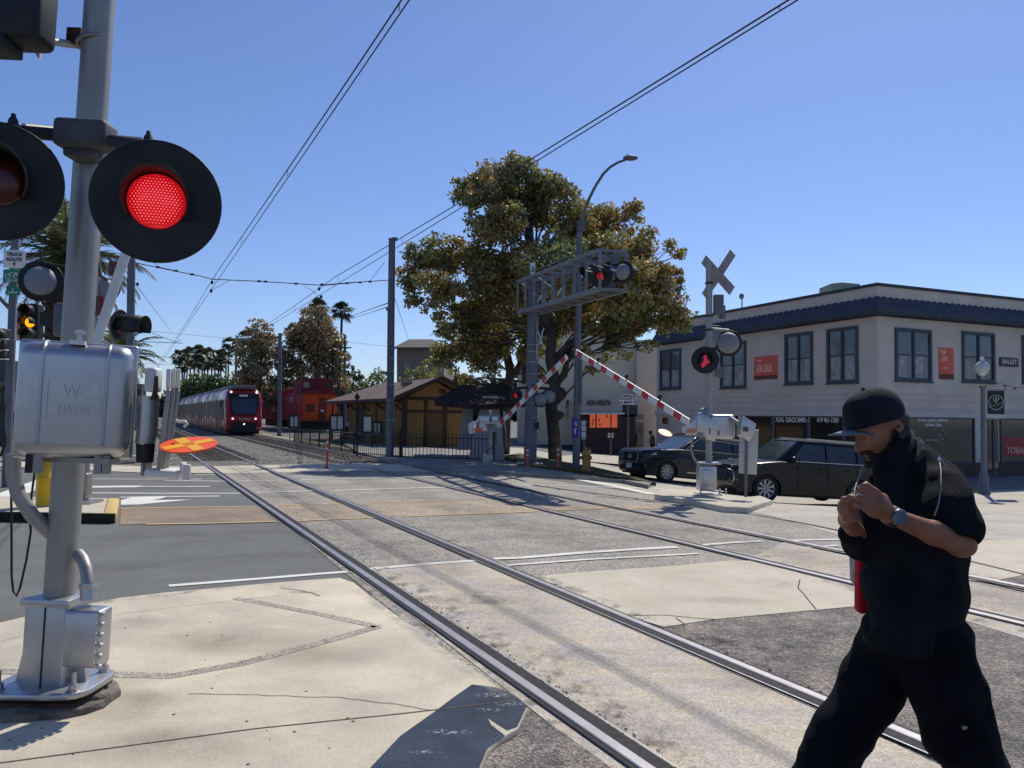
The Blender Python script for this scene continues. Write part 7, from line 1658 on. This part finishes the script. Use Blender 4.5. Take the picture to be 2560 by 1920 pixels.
# ================================================================== PEOPLE
class Vol:
    """signed distance volume, meshed with surface nets"""
    def __init__(s, lo, hi, h):
        s.lo = np.array(lo, float); s.h = h; s.n = np.ceil((np.array(hi)-s.lo)/h).astype(int)+1
        s.f = np.full(s.n, 1.0, np.float32)
    def _sl(s, a, b, pad):
        i0 = np.clip(np.floor((np.minimum(a, b)-pad-s.lo)/s.h).astype(int), 0, s.n-1); i1 = np.clip(np.ceil((np.maximum(a, b)+pad-s.lo)/s.h).astype(int)+1, 1, s.n)
        g = np.meshgrid(*[(s.lo[k]+np.arange(i0[k], i1[k])*s.h).astype(np.float32) for k in range(3)], indexing='ij', sparse=True)
        return tuple(slice(i0[k], i1[k]) for k in range(3)), g
    def _mix(s, sl, d, k, sub=False):
        f = s.f[sl]
        if sub:
            d = -d
            if k > 0: h = np.clip(.5-.5*(d-f)/k*-1*-1, 0, 1); h = np.clip(.5+.5*(d-f)/k, 0, 1); s.f[sl] = f*(1-h)+d*h+k*h*(1-h)
            else: s.f[sl] = np.maximum(f, d)
        elif k > 0:
            h = np.clip(.5+.5*(f-d)/k, 0, 1); s.f[sl] = f*(1-h)+d*h-k*h*(1-h)
        else: s.f[sl] = np.minimum(f, d)
    def cap(s, a, b, r1, r2=None, k=.02, sub=False, flat=None):
        a = np.array(a, float); b = np.array(b, float); r2 = r1 if r2 is None else r2; pad = max(r1, r2)+k*1.6+s.h*2
        sl, (X, Y, Z) = s._sl(a, b, pad); d = b-a; L = float(d@d) or 1e-9
        px, py, pz = X-a[0], Y-a[1], Z-a[2]; t = np.clip((px*d[0]+py*d[1]+pz*d[2])/L, 0, 1)
        dist = np.sqrt((px-t*d[0])**2+(py-t*d[1])**2+(pz-t*d[2])**2)-(r1+(r2-r1)*t); s._mix(sl, dist.astype(np.float32), k, sub); return s
    def ell(s, c, r, rot=None, k=.02, sub=False):
        c = np.array(c, float); r = np.array(r, float); M = np.array(rot if rot is not None else np.eye(3), float)   # columns: local axes
        pad = r.max()+k*1.6+s.h*2; sl, (X, Y, Z) = s._sl(c, c, pad); q = [(X-c[0])*M[0, j]+(Y-c[1])*M[1, j]+(Z-c[2])*M[2, j] for j in range(3)]
        k0 = np.sqrt(sum((q[j]/r[j])**2 for j in range(3))); k1 = np.sqrt(sum((q[j]/r[j]**2)**2 for j in range(3)))+1e-9
        s._mix(sl, (k0*(k0-1)/k1).astype(np.float32), k, sub); return s
    def chain(s, pts, rs, k=.02):
        for i in range(len(pts)-1): s.cap(pts[i], pts[i+1], rs[i], rs[i+1], k)
        return s
    def noise(s, fn): 
        g = np.meshgrid(*[(s.lo[k]+np.arange(s.n[k])*s.h).astype(np.float32) for k in range(3)], indexing='ij', sparse=True); s.f += fn(*g).astype(np.float32); return s
    def mesh(s, name, material, parent, label=None, smooth_it=1):
        f = s.f; f = f.copy(); f[0] = f[-1] = 1; f[:, 0] = f[:, -1] = 1; f[:, :, 0] = f[:, :, -1] = 1
        for _ in range(smooth_it):
            for ax in range(3):
                g = f.copy(); sl0 = [slice(None)]*3; a = [slice(None)]*3; b = [slice(None)]*3; c = [slice(None)]*3; a[ax] = slice(0, -2); b[ax] = slice(1, -1); c[ax] = slice(2, None)
                g[tuple(b)] = .25*f[tuple(a)]+.5*f[tuple(b)]+.25*f[tuple(c)]; f = g
        I = f < 0; n = s.n; cs = np.zeros(n-1, np.int8)
        for dx in (0, 1):
            for dy in (0, 1):
                for dz in (0, 1): cs += I[dx:n[0]-1+dx, dy:n[1]-1+dy, dz:n[2]-1+dz]
        act = (cs > 0) & (cs < 8); idx = np.argwhere(act); vid = np.full(n-1, -1, np.int32); vid[act] = np.arange(len(idx))
        acc = np.zeros((len(idx), 3)); cnt = np.zeros(len(idx))
        corners = [(i, j, k) for i in (0, 1) for j in (0, 1) for k in (0, 1)]
        val = {c: f[idx[:, 0]+c[0], idx[:, 1]+c[1], idx[:, 2]+c[2]] for c in corners}
        for a in corners:
            for ax in range(3):
                if a[ax] == 0:
                    b = list(a); b[ax] = 1; b = tuple(b); va, vb = val[a], val[b]; cr_ = (va < 0) != (vb < 0); t = np.where(cr_, va/np.where(va == vb, 1, va-vb), 0)
                    p = np.tile(np.array(a, float), (len(idx), 1)); p[:, ax] += t; acc[cr_] += p[cr_]; cnt[cr_] += 1
        V = (idx+acc/np.maximum(cnt, 1)[:, None])*s.h+s.lo
        F_ = []
        for ax in range(3):
            u, v = (ax+1) % 3, (ax+2) % 3
            sa = [slice(1, -1)]*3; sb = [slice(1, -1)]*3; sa[ax] = slice(0, -1); sb[ax] = slice(1, None)
            A, B = I[tuple(sa)], I[tuple(sb)]; e = np.argwhere(A != B); off = np.array([1, 1, 1]); off[ax] = 0; e2 = e+off
            fl = A[tuple(e.T)]
            def cell(du, dv): q = e2.copy(); q[:, u] -= du; q[:, v] -= dv; return vid[tuple(q.T)]
            Q = np.stack([cell(1, 1), cell(0, 1), cell(0, 0), cell(1, 0)], 1); Q[~fl] = Q[~fl][:, ::-1]; F_.append(Q)
        Q = np.concatenate(F_); Q = Q[(Q >= 0).all(1)]
        o = np.array(origin(parent)) if parent else 0
        me = bpy.data.meshes.new(name); me.vertices.add(len(V)); me.vertices.foreach_set('co', (V-o).astype(np.float32).ravel()); me.loops.add(len(Q)*4); me.loops.foreach_set('vertex_index', Q.astype(np.int32).ravel())
        me.polygons.add(len(Q)); me.polygons.foreach_set('loop_start', np.arange(0, len(Q)*4, 4, dtype=np.int32)); me.polygons.foreach_set('loop_total', np.full(len(Q), 4, dtype=np.int32)); me.polygons.foreach_set('use_smooth', np.ones(len(Q), bool))
        me.update(calc_edges=True); me.materials.append(material); ob = bpy.data.objects.new(name, me); COL.objects.link(ob)
        if parent: ob.parent = parent
        if label: ob['label'] = label
        return ob

M_SKIN = mat('tanned_skin', rgb(176, 120, 92, .72), rough=.55, var=.08, scale=14, bump=.12, bscale=220, col2=rgb(158, 98, 74, .70))
M_CLOTH = mat('black_cotton', (.0115, .013, .016, 1), rough=.95, var=.25, scale=9, bump=.5, bscale=160, spec=.15)
M_HOOD = mat('sunlit_fleece', (.060, .062, .062, 1), rough=.95, var=.25, scale=14, bump=.5, bscale=200, spec=.2)  # lighter than the black top: sunlight on the hood ridges put into its colour
M_TROU = mat('black_trousers', (.006, .0065, .010, 1), rough=.9, var=.3, scale=8, bump=.4, bscale=170, spec=.15)
M_CAP = mat('black_cap', (.018, .018, .026, 1), rough=.85, var=.2, scale=14, bump=.25, bscale=300, spec=.2)
M_BEARD = mat('dark_beard', rgb(62, 48, 40, .8), rough=.9, var=.5, scale=60, bump=.9, bscale=260)
M_BEARDG = mat('grey_beard', rgb(150, 142, 130, .8), rough=.9, var=.3, scale=60, bump=.9, bscale=260)
DM = 2.85
def P3(px, py, d=DM): return np.array(W(px, py, d))
pbase = Vector((W(2255, 1500, DM).x, DM, .02))
man = thing('person', 'man in black clothes and black cap striding left, head bowed, hands clasped at his chest', 'person', pbase)
# skeleton (pixel, depth)
head = P3(2205, 1066); neck = P3(2262, 1140, DM+.01); chest = P3(2290, 1290, DM+.02); waist = P3(2295, 1440, DM+.02); hips = P3(2275, 1580, DM+.02)
shN, shF = P3(2362, 1222, DM-.17), P3(2260, 1240, DM+.22)
elN, wrN = P3(2402, 1360, DM-.28), P3(2224, 1288, DM-.36)
elF, wrF = P3(2175, 1380, DM+.06), P3(2118, 1300, DM-.14)
hipN, hipF = P3(2325, 1610, DM-.10), P3(2240, 1610, DM+.12)
knL, anL = P3(2075, 1850, DM+.10), np.array([P3(2000, 1850)[0], DM+.10, .13])      # leading leg (far)
knT, anT = P3(2420, 1850, DM-.08), np.array([P3(2530, 1850)[0], DM-.06, .22])       # trailing leg (near)
# ---------------- body: one continuous skin mesh
lo = np.array([anL[0]-.32, DM-.62, -.01]); hi = np.array([anT[0]+.30, DM+.50, 1.86])
V = Vol(lo, hi, .0052)
V.chain([neck+[.02, 0, -.05], chest, waist, hips], [.08, .13, .13, .13], .05)
V.cap(shN, shF, .05, .05, .05); V.chain([shN, elN], [.045, .040], .03); V.chain([shF, elF], [.05, .042], .03)
V.chain([elN, elN*.62+wrN*.38, wrN], [.0385, .0375, .0255], .02); V.cap(elN, elN+[.018, 0, -.006], .033, .028, .02); V.chain([elF, wrF], [.042, .027], .02)
for hp, kn, an in ((hipF, knL, anL), (hipN, knT, anT)): V.chain([hp, kn, an], [.09, .06, .045], .03)
V.cap(neck, head+np.array([.035, 0, -.04]), .058, .056, .03)
# head: bowed, facing -x
fx = np.array([-.927, -.06, -.375]); fx /= np.linalg.norm(fx); uz = np.array([-.375, 0, .927]); uz -= fx*(uz@fx); uz /= np.linalg.norm(uz); sy = np.cross(uz, fx)
HR = np.stack([fx, sy, uz], 1)
def hp_(f, s_, u): return head+fx*f+sy*s_+uz*u
V.ell(hp_(.004, 0, .035), (.090, .074, .090), HR, .01)                   # skull
V.ell(hp_(.036, 0, -.030), (.066, .060, .088), HR, .02)                  # face mass
V.ell(hp_(.052, 0, -.098), (.040, .044, .034), HR, .02)                  # jaw and chin
V.cap(hp_(.078, .034, .014), hp_(.078, -.034, .014), .017, .017, .02)    # brow ridge
for s_ in (-1, 1):
    V.ell(hp_(.066, s_*.038, -.030), (.026, .022, .022), HR, .02)        # cheekbone
    V.ell(hp_(.098, s_*.031, -.006), (.014, .018, .011), HR, .006, sub=True)   # eye socket
    V.ell(hp_(.080, s_*.031, -.007), (.013, .014, .011), HR, .004)       # lid
V.cap(hp_(.092, 0, .002), hp_(.118, 0, -.040), .0085, .0125, .010)         # nose bridge
V.ell(hp_(.114, 0, -.046), (.015, .013, .011), HR, .006)
for s_ in (-1, 1): V.ell(hp_(.101, s_*.012, -.049), (.011, .008, .008), HR, .006)
V.ell(hp_(.090, 0, -.072), (.014, .024, .007), HR, .005); V.ell(hp_(.086, 0, -.084), (.014, .022, .008), HR, .005)   # lips
for s_ in (-1, 1):                                                       # ears
    V.ell(hp_(-.020, s_*.074, -.010), (.018, .009, .031), HR, .006); V.ell(hp_(-.016, s_*.083, -.008), (.010, .006, .018), HR, .003, sub=True)
# near (left) hand: fist in front of the chest, knuckles to the left, thumb on top
def V3(*a): return np.array(a, float)
w0 = wrN; palm = P3(2182, 1256, DM-.385)
ad = (palm-w0); ad /= np.linalg.norm(ad)                                  # towards the knuckles
bd = np.cross(ad, V3(0, 1, 0)); bd /= np.linalg.norm(bd)
if bd[2] < 0: bd = -bd                                                    # across the knuckles, upwards
cd = np.cross(ad, bd); cd = cd if cd[1] < 0 else -cd                      # out of the back of the hand, to the camera
V.cap(w0, palm-ad*.02, .026, .034, .02)
M3 = np.stack([ad, bd, cd], 1); V.ell(palm-ad*.014, (.048, .042, .019), M3, .012)
def finger(root, d1, d2, d3, L, r, k=.003):
    a = root; b = a+d1*L[0]; c = b+d2*L[1]; e = c+d3*L[2]; V.chain([a, b, c, e], [r, r*.98, r*.9, r*.78], k)
n_ = lambda v: v/np.linalg.norm(v)
for i, (of, ln, r) in enumerate(((.033, .036, .0092), (.0115, .040, .0096), (-.0105, .037, .0092), (-.0315, .030, .0082))):
    root = palm+ad*.016+bd*of+cd*.005; V.cap(palm-ad*.02+bd*of*.8, root, .011, .0115, .005)
    V.ell(root+cd*.002, (.0105, .0105, .0105), None, .003)
    finger(root, n_(ad*.75-cd*.62+bd*.10*(1.5-i)), n_(-cd*.75-ad*.65), n_(-ad*.95+cd*.25), (ln, ln*.62, ln*.5), r)
tb0 = palm-ad*.030+bd*.034-cd*.006; V.cap(w0+ad*.02+bd*.008, tb0, .018, .0145, .010)
V.chain([tb0, P3(2172, 1226, DM-.39), P3(2158, 1213, DM-.385)], [.0135, .0115, .0088], .003)
# far (right) hand: fist meeting it, seen from the thumb side
palm2 = P3(2120, 1270, DM-.24); V.cap(wrF, palm2, .026, .033, .02); V.ell(palm2, (.030, .028, .038), None, .012)
px_ = .00147
for i, (dx, dy, ln, r) in enumerate(((-20, -22, .036, .0100), (-24, -7, .038, .0102), (-22, 8, .036, .0098), (-17, 22, .030, .0088))):
    a = palm2+np.array([dx*.3*px_, -.018, -dy*px_]); b = palm2+np.array([dx*px_, -.030, -dy*px_]); c = b+np.array([.014, -.022, -.002]); e = c+np.array([.022, .000, 0.0])
    V.chain([a, b, c, e], [r*1.1, r, r*.95, r*.8], .003)
V.chain([palm2+np.array([.012, -.01, .030]), P3(2126, 1243, DM-.29), P3(2142, 1246, DM-.32)], [.014, .0115, .0088], .003)
body = V.mesh('body', M_SKIN, man)
del V

# ---------------- hooded top: torso, sleeves
V = Vol([P3(2070, 1500)[0]-.05, DM-.55, .66], [P3(2480, 1500)[0]+.10, DM+.5, 1.80], .0066)
c2, c3 = P3(2283, 1330), P3(2286, 1450)
def xax(ang): a = R(ang); return np.array([[math.cos(a), 0, math.sin(a)], [0, 1, 0], [-math.sin(a), 0, math.cos(a)]])
V.ell(P3(2290, 1245), (.150, .205, .150), xax(-20), .05)
V.ell(c2, (.170, .200, .18), None, .06); V.ell(c3, (.178, .195, .20), None, .06)
V.cap(P3(2288, 1520, DM-.05), P3(2285, 1590, DM-.05), .148, .155, .05); V.cap(P3(2285, 1520, DM+.08), P3(2280, 1590, DM+.08), .145, .15, .05)
V.cap(P3(2240, 1190, DM), P3(2215, 1330, DM-.02), .075, .09, .06)
# upper back and shoulders
V.chain([P3(2318, 1172, DM-.03), P3(2342, 1215, DM-.05), P3(2362, 1280, DM-.03)], [.052, .075, .085], .05); V.cap(P3(2300, 1175, DM+.10), P3(2340, 1250, DM+.10), .06, .08, .05)
# near sleeve: wide short sleeve to the elbow
V.chain([shN, P3(2375, 1270, DM-.23), P3(2398, 1326, DM-.275)], [.070, .074, .070], .04)
V.cap(P3(2425, 1338, DM-.27), P3(2440, 1345, DM-.26), .022, .016, .03)
# far sleeve
V.chain([shF, P3(2185, 1320, DM+.12), P3(2160, 1348, DM+.02)], [.09, .09, .068], .05); V.cap(P3(2160, 1345, DM), P3(2124, 1335, DM-.06), .060, .040, .03)
V.cap(P3(2150, 1362, DM), P3(2195, 1375, DM), .04, .05, .03)
# cloth round the neck and the chin
V.chain([P3(2250, 1100, DM-.05), P3(2236, 1140, DM-.075), P3(2226, 1180, DM-.09), P3(2230, 1230, DM-.11)], [.030, .040, .05, .06], .03)
V.chain([P3(2262, 1110, DM+.02), P3(2280, 1150, DM)], [.065, .085], .04)
V.ell(hp_(.045, 0, -.045), (.088, .090, .095), HR, .012, sub=True)
V.cap(hp_(.06, 0, -.10), hp_(.10, 0, -.20), .05, .05, .01, sub=True)
def folds(X, Y, Z):
    a = np.sin(38*(Z*1.0+X*.9)+3.0*np.sin(9*X+5*Y)+1.2)*np.sin(9*Z+4*Y+2); b = np.sin(22*(X*1.2-Z*.8)+2.5*np.sin(11*Z)+4*Y)
    c = np.sin(60*(X-Z*.4+Y*.3)+4*np.sin(14*Z+6*X)); return .0058*a+.005*b+.0017*c
V.noise(folds)
# open the sleeve below the forearm
fd = n_(wrN-elN); up_ = n_(np.cross(fd, V3(0, 1, 0))); up_ = up_ if up_[2] > 0 else -up_
V.cap(elN+[.01, -.05, -.035], wrN+[0, -.08, -.03], .062, .050, 0, sub=True)
gz_ = (V.lo[2]+np.arange(V.n[2])*V.h).astype(np.float32)[None, None, :]; V.f = np.maximum(V.f, (.875-gz_)).astype(np.float32)
top = V.mesh('hooded_top', M_CLOTH, man)
# hood: stacked folds lying on the nape and upper back
V = Vol([P3(2205, 1500)[0], DM-.26, 1.42], [P3(2385, 1500)[0]+.04, DM+.26, 1.76], .0048)
for (px, py, r, dl, l2) in ((2248, 1056, .017, 26, .6), (2266, 1075, .019, 34, .8), (2287, 1096, .020, 40, 1), (2306, 1118, .020, 44, 1.1), (2325, 1138, .019, 40, 1.1), (2341, 1156, .016, 34, 1)):
    c = P3(px, py, DM); P = []
    for i in range(9):
        t = -1+2*i/8; P.append(c+np.array([-.030*abs(t)**1.5*l2-(.02 if t < -.9 else 0), t*(.085+.02*l2), -.012-.062*abs(t)**1.8*l2]))
    V.chain(P, [r*(1-.35*abs(-1+2*i/8)**3) for i in range(9)], .003)
V.chain([P3(2246, 1098), P3(2276, 1138), P3(2312, 1180)], [.045, .058, .055], .012)
V.ell(hp_(.02, 0, -.02), (.085, .082, .095), HR, .01, sub=True); V.ell(hp_(.0, 0, .05), (.112, .095, .09), HR, .01, sub=True)
V.noise(lambda X, Y, Z: .0028*np.sin(70*(X-Z)+3*np.sin(20*Y))*np.sin(24*(X+Z)+9*Y))
V.mesh('hood', M_HOOD, man)
def line(nm, pts, r, m_, parent=man): return MB().tube([Vector(p) for p in pts], r, 6).build(nm, m_, parent)
M_PIPE = mat('pale_zip_piping', rgb(150, 150, 150, .8), rough=.4)
# ---------------- trousers
V = Vol([anL[0]-.28, DM-.42, .03], [anT[0]+.26, DM+.44, 1.0], .0072)
V.ell(P3(2284, 1590), (.172, .18, .13), None, .05)
V.chain([hipF+[-.012, 0, 0], P3(2175, 1720, DM+.11), P3(2104, 1838, DM+.10), P3(2070, 1900, DM+.10), np.array([P3(2030, 1900)[0], DM+.10, .25]), anL+[.0, 0, .03]], [.128, .112, .098, .092, .088, .085], .04)
V.chain([hipN+[.012, 0, 0], P3(2365, 1720, DM-.10), P3(2398, 1835, DM-.09), P3(2436, 1910, DM-.08), knT*.35+anT*.65, anT], [.128, .118, .112, .094, .088, .085], .04)
V.ell(P3(2400, 1690, DM-.12), (.040, .06, .075), xax(6), .03); V.ell(P3(2440, 1778, DM-.12), (.030, .06, .030), xax(14), .02)
def folds2(X, Y, Z): return .0038*np.sin(30*(Z+X*.5)+3*np.sin(12*X+7*Y))*np.sin(7*X+3)+.0034*np.sin(26*(X-.5*Z)+2*np.sin(10*Z)+5*Y)+.0016*np.sin(70*(Z+.2*X)+4*np.sin(18*X))
V.noise(folds2); V.mesh('trousers', M_TROU, man)
# shoes
for an, s_ in ((anL, 22), (anT, -32)):
    V = Vol(an-[.30, .14, .14], an+[.22, .14, .14], .006); a = R(s_); f_ = np.array([-math.cos(a), 0, math.sin(a)])
    hl = an+[.03, 0, -.07]; V.chain([hl, hl+f_*.12, hl+f_*.21], [.045, .044, .036], .03); V.cap(an, hl+f_*.03, .05, .05, .03)
    V.mesh('shoe', M_BLACK2, man)
# ---------------- cap
V = Vol(head-[.22, .16, .12], head+[.18, .16, .22], .0042)
V.ell(hp_(.006, 0, .052), (.104, .088, .098), HR, .0)
V.ell(hp_(.058, 0, .078), (.056, .066, .062), HR, .02)
V.cap(hp_(.066, .035, .040), hp_(.066, -.035, .040), .044, .044, .02)
def cutp(X, Y, Z):
    f_ = (X-head[0])*fx[0]+(Y-head[1])*fx[1]+(Z-head[2])*fx[2]; u_ = (X-head[0])*uz[0]+(Y-head[1])*uz[1]+(Z-head[2])*uz[2]; return (.020+.10*f_)-u_
gX = np.meshgrid(*[(V.lo[k]+np.arange(V.n[k])*V.h).astype(np.float32) for k in range(3)], indexing='ij', sparse=True)
V.f = np.maximum(V.f, cutp(*gX)).astype(np.float32)
cap_ = V.mesh('cap', M_CAP, man)
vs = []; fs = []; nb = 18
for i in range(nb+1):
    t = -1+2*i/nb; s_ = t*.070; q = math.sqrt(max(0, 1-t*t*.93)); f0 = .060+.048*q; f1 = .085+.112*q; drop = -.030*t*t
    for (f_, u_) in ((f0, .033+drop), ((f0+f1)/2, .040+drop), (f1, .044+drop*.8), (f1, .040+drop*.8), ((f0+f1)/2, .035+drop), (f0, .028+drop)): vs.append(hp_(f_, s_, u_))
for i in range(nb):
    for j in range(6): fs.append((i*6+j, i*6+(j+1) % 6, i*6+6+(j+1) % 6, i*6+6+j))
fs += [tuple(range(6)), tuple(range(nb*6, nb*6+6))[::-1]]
MB().add(vs, fs, True).build('brim', mat('sunlit_brim', (.16, .16, .18, 1), rough=.6), cap_)  # black brim lightened: sun glare on its top put into the colour
MB().ell(hp_(.012, 0, .152), (.008, .008, .005), 8, 6).build('cap_button', M_CAP, cap_)
# ---------------- beard, moustache, brow, hair
V = Vol(head-[.22, .13, .26], head+[.08, .13, .05], .0034)
V.ell(hp_(.062, 0, -.104), (.045, .050, .036), HR, .012); V.cap(hp_(.078, 0, -.12), hp_(.082, 0, -.158), .030, .014, .02)
for s_ in (-1, 1):
    V.chain([hp_(.064, s_*.040, -.092), hp_(.034, s_*.058, -.070), hp_(.006, s_*.066, -.040), hp_(-.002, s_*.070, -.015)], [.018, .011, .008, .006], .01)
    V.chain([hp_(.104, s_*.005, -.060), hp_(.094, s_*.024, -.066), hp_(.078, s_*.036, -.090)], [.0100, .0090, .010], .006)
V.noise(lambda X, Y, Z: .0016*np.sin(420*(X+.6*Z))*np.sin(260*(Y+Z))+.0012*np.sin(600*X+300*Z))
V.mesh('beard', M_BEARD, man, smooth_it=0)
V = Vol(head-[.20, .10, .28], head+[.06, .10, -.05], .0032); V.cap(hp_(.086, .012, -.132), hp_(.096, .008, -.182), .024, .007, .01); V.ell(hp_(.099, .008, -.090), (.008, .018, .006), HR, .004)
V.noise(lambda X, Y, Z: .0014*np.sin(460*(X+.6*Z))*np.sin(280*(Y+Z))); V.mesh('grey_beard_tip', M_BEARDG, man, smooth_it=0)
for s_ in (-1, 1):
    MB().tube([Vector(hp_(.0955, s_*.014, .012)), Vector(hp_(.093, s_*.030, .016)), Vector(hp_(.080, s_*.044, .010))], [.003, .004, .002], 6).build('eyebrow', M_BEARD, man)
    MB().tube([Vector(hp_(.0925, s_*.020, -.010)), Vector(hp_(.0925, s_*.031, -.0125)), Vector(hp_(.084, s_*.042, -.009))], .0015, 5).build('eyelid_line', M_BEARD, man)
MB().ell(hp_(-.014, .084, -.006), (.0045, .0045, .0055), 8, 6).build('earphone', M_BLACK, man)
V = Vol(head-[.12, .12, .14], head+[.14, .12, .10], .0045); V.ell(hp_(-.030, 0, .004), (.070, .0765, .052), HR, .0); V.mesh('hair', mat('short_grey_hair', rgb(84, 74, 68, .8), rough=.9, var=.3, scale=60), man)
# ---------------- watch
wc = wrN*.97+elN*.03; wd = n_(elN-wrN); wn_ = n_(np.cross(wd, V3(0, 0, 1))); wn_ = wn_ if wn_[1] < 0 else -wn_
wt = MB().lathe(wc, wd, [(-.014, .030), (-.012, .0335), (.012, .0345), (.014, .031)], 30).build('watch', M_BLACK, man)
fc_ = Vector(wc)+Vector(wn_)*.034
MB().lathe(fc_, wn_, [(-.006, .0265), (.004, .0265), (.007, .023), (.007, .019)], 28).build('watch_bezel', mat('steel_bezel', rgb(120, 124, 130, .8), rough=.35, metal=.7), wt)
MB().lathe(fc_, wn_, [(.006, .0195), (.0065, .001)], 24, False).build('watch_face', mat('grey_watch_face', rgb(96, 112, 128, .7), rough=.12), wt)
# drawcord and piping
line('drawcord', [P3(2160, 1162, DM-.13), P3(2150, 1185, DM-.20), P3(2140, 1212, DM-.26), P3(2134, 1240, DM-.30)], .0026, M_PIPE)
line('back_piping', [P3(2348, 1145, DM-.12), P3(2352, 1175, DM-.20), P3(2353, 1220, DM-.262), P3(2346, 1262, DM-.30), P3(2336, 1290, DM-.305)], .0022, M_PIPE)
line('back_piping', [P3(2349, 1143, DM-.10), P3(2368, 1172, DM-.12), P3(2388, 1205, DM-.15), P3(2402, 1240, DM-.20)], .0022, M_PIPE)
MB().ell(P3(2347, 1148, DM-.2), (.006, .006, .012), 8, 6).build('cord_end', M_CHR, man)
MB().prism([P3(x, y, DM-.245) for x, y in [(2408, 1820), (2414, 1816), (2420, 1818), (2416, 1824), (2409, 1825)]], (0, .01, 0)).build('trouser_spot', mat('pale_spot', rgb(150, 135, 135)), man)
# bag carried at his far side
bag = thing('shopping_bag', 'red and grey bag hanging at the far side of the striding man', 'bag', W(2165, 1450, DM+.22))
MB().prism([W(x, y, DM+.24) for x, y in [(2134, 1385), (2200, 1380), (2200, 1480), (2150, 1475), (2136, 1455)]], (0, .06, 0)).build('grey_pouch', mat('grey_plastic_bag', rgb(176, 172, 174, .8), rough=.35, var=.3, scale=20, bump=.5, bscale=30), bag, bevel=.02)
MB().prism([W(x, y, DM+.18) for x, y in [(2148, 1385), (2220, 1380), (2230, 1500), (2160, 1540), (2146, 1530)]], (0, .05, 0)).build('red_cloth', mat('bright_red_cloth', rgb(214, 24, 40, .85), rough=.8, var=.1), bag, bevel=.015)

# ---------------- far pedestrian looking at a phone
dp2 = 43.5; fb = W(1628, 1150, dp2); fb.z = -.75
ped = thing('person', 'far pedestrian in a grey shirt looking down at a phone by the storefront', 'person', fb)
V = Vol(fb-Vector((.55, .35, .02)), fb+Vector((.45, .35, 1.85)), .02); F3 = np.array(fb)
hd_ = F3+[-.06, 0, 1.58]
V.ell(hd_, (.095, .08, .12), None, .02); V.cap(hd_+[.03, 0, -.1], F3+[.05, 0, 1.36], .055, .06, .03); V.ell(F3+[.06, 0, 1.2], (.13, .20, .24), None, .04); V.ell(F3+[.06, 0, .98], (.12, .17, .16), None, .05)
for s_ in (-1, 1):
    V.chain([F3+[.06, s_*.17, 1.36], F3+[.10, s_*.2, 1.1], F3+[-.14, s_*.10, 1.08], F3+[-.22, s_*.03, 1.10]], [.055, .045, .035, .03], .02)
    V.chain([F3+[.06, s_*.09, .92], F3+[.04, s_*.1, .5], F3+[.08, s_*.1, .08], F3+[-.08, s_*.1, .04]], [.085, .065, .045, .035], .02)
V.mesh('body', M_SKIN, ped)
V = Vol(fb-Vector((.3, .35, -.8)), fb+Vector((.45, .35, 1.5)), .02); V.ell(F3+[.06, 0, 1.2], (.155, .225, .26), None, .04); V.ell(F3+[.07, 0, .96], (.145, .19, .18), None, .05)
for s_ in (-1, 1): V.chain([F3+[.06, s_*.18, 1.36], F3+[.10, s_*.21, 1.16]], [.075, .07], .02)
V.mesh('shirt', mat('grey_shirt', rgb(84, 82, 98, .75), rough=.9), ped)
V = Vol(fb-Vector((.3, .35, .0)), fb+Vector((.45, .35, 1.0)), .02)
for s_ in (-1, 1): V.chain([F3+[.06, s_*.09, .92], F3+[.04, s_*.1, .5], F3+[.08, s_*.1, .10]], [.11, .09, .07], .02)
V.mesh('trousers', M_TROU, ped)
V = Vol(hd_-[.16, .14, .1], hd_+[.16, .14, .18], .015); V.ell(hd_+[.015, 0, .035], (.105, .092, .105), None, 0); V.mesh('hair', M_CAP, ped)
MB().obox(Vector(F3+[-.27, 0, 1.12]), (.05, 0, .02), (0, .035, 0), (0, 0, .005)).build('phone', M_BLACK, ped)
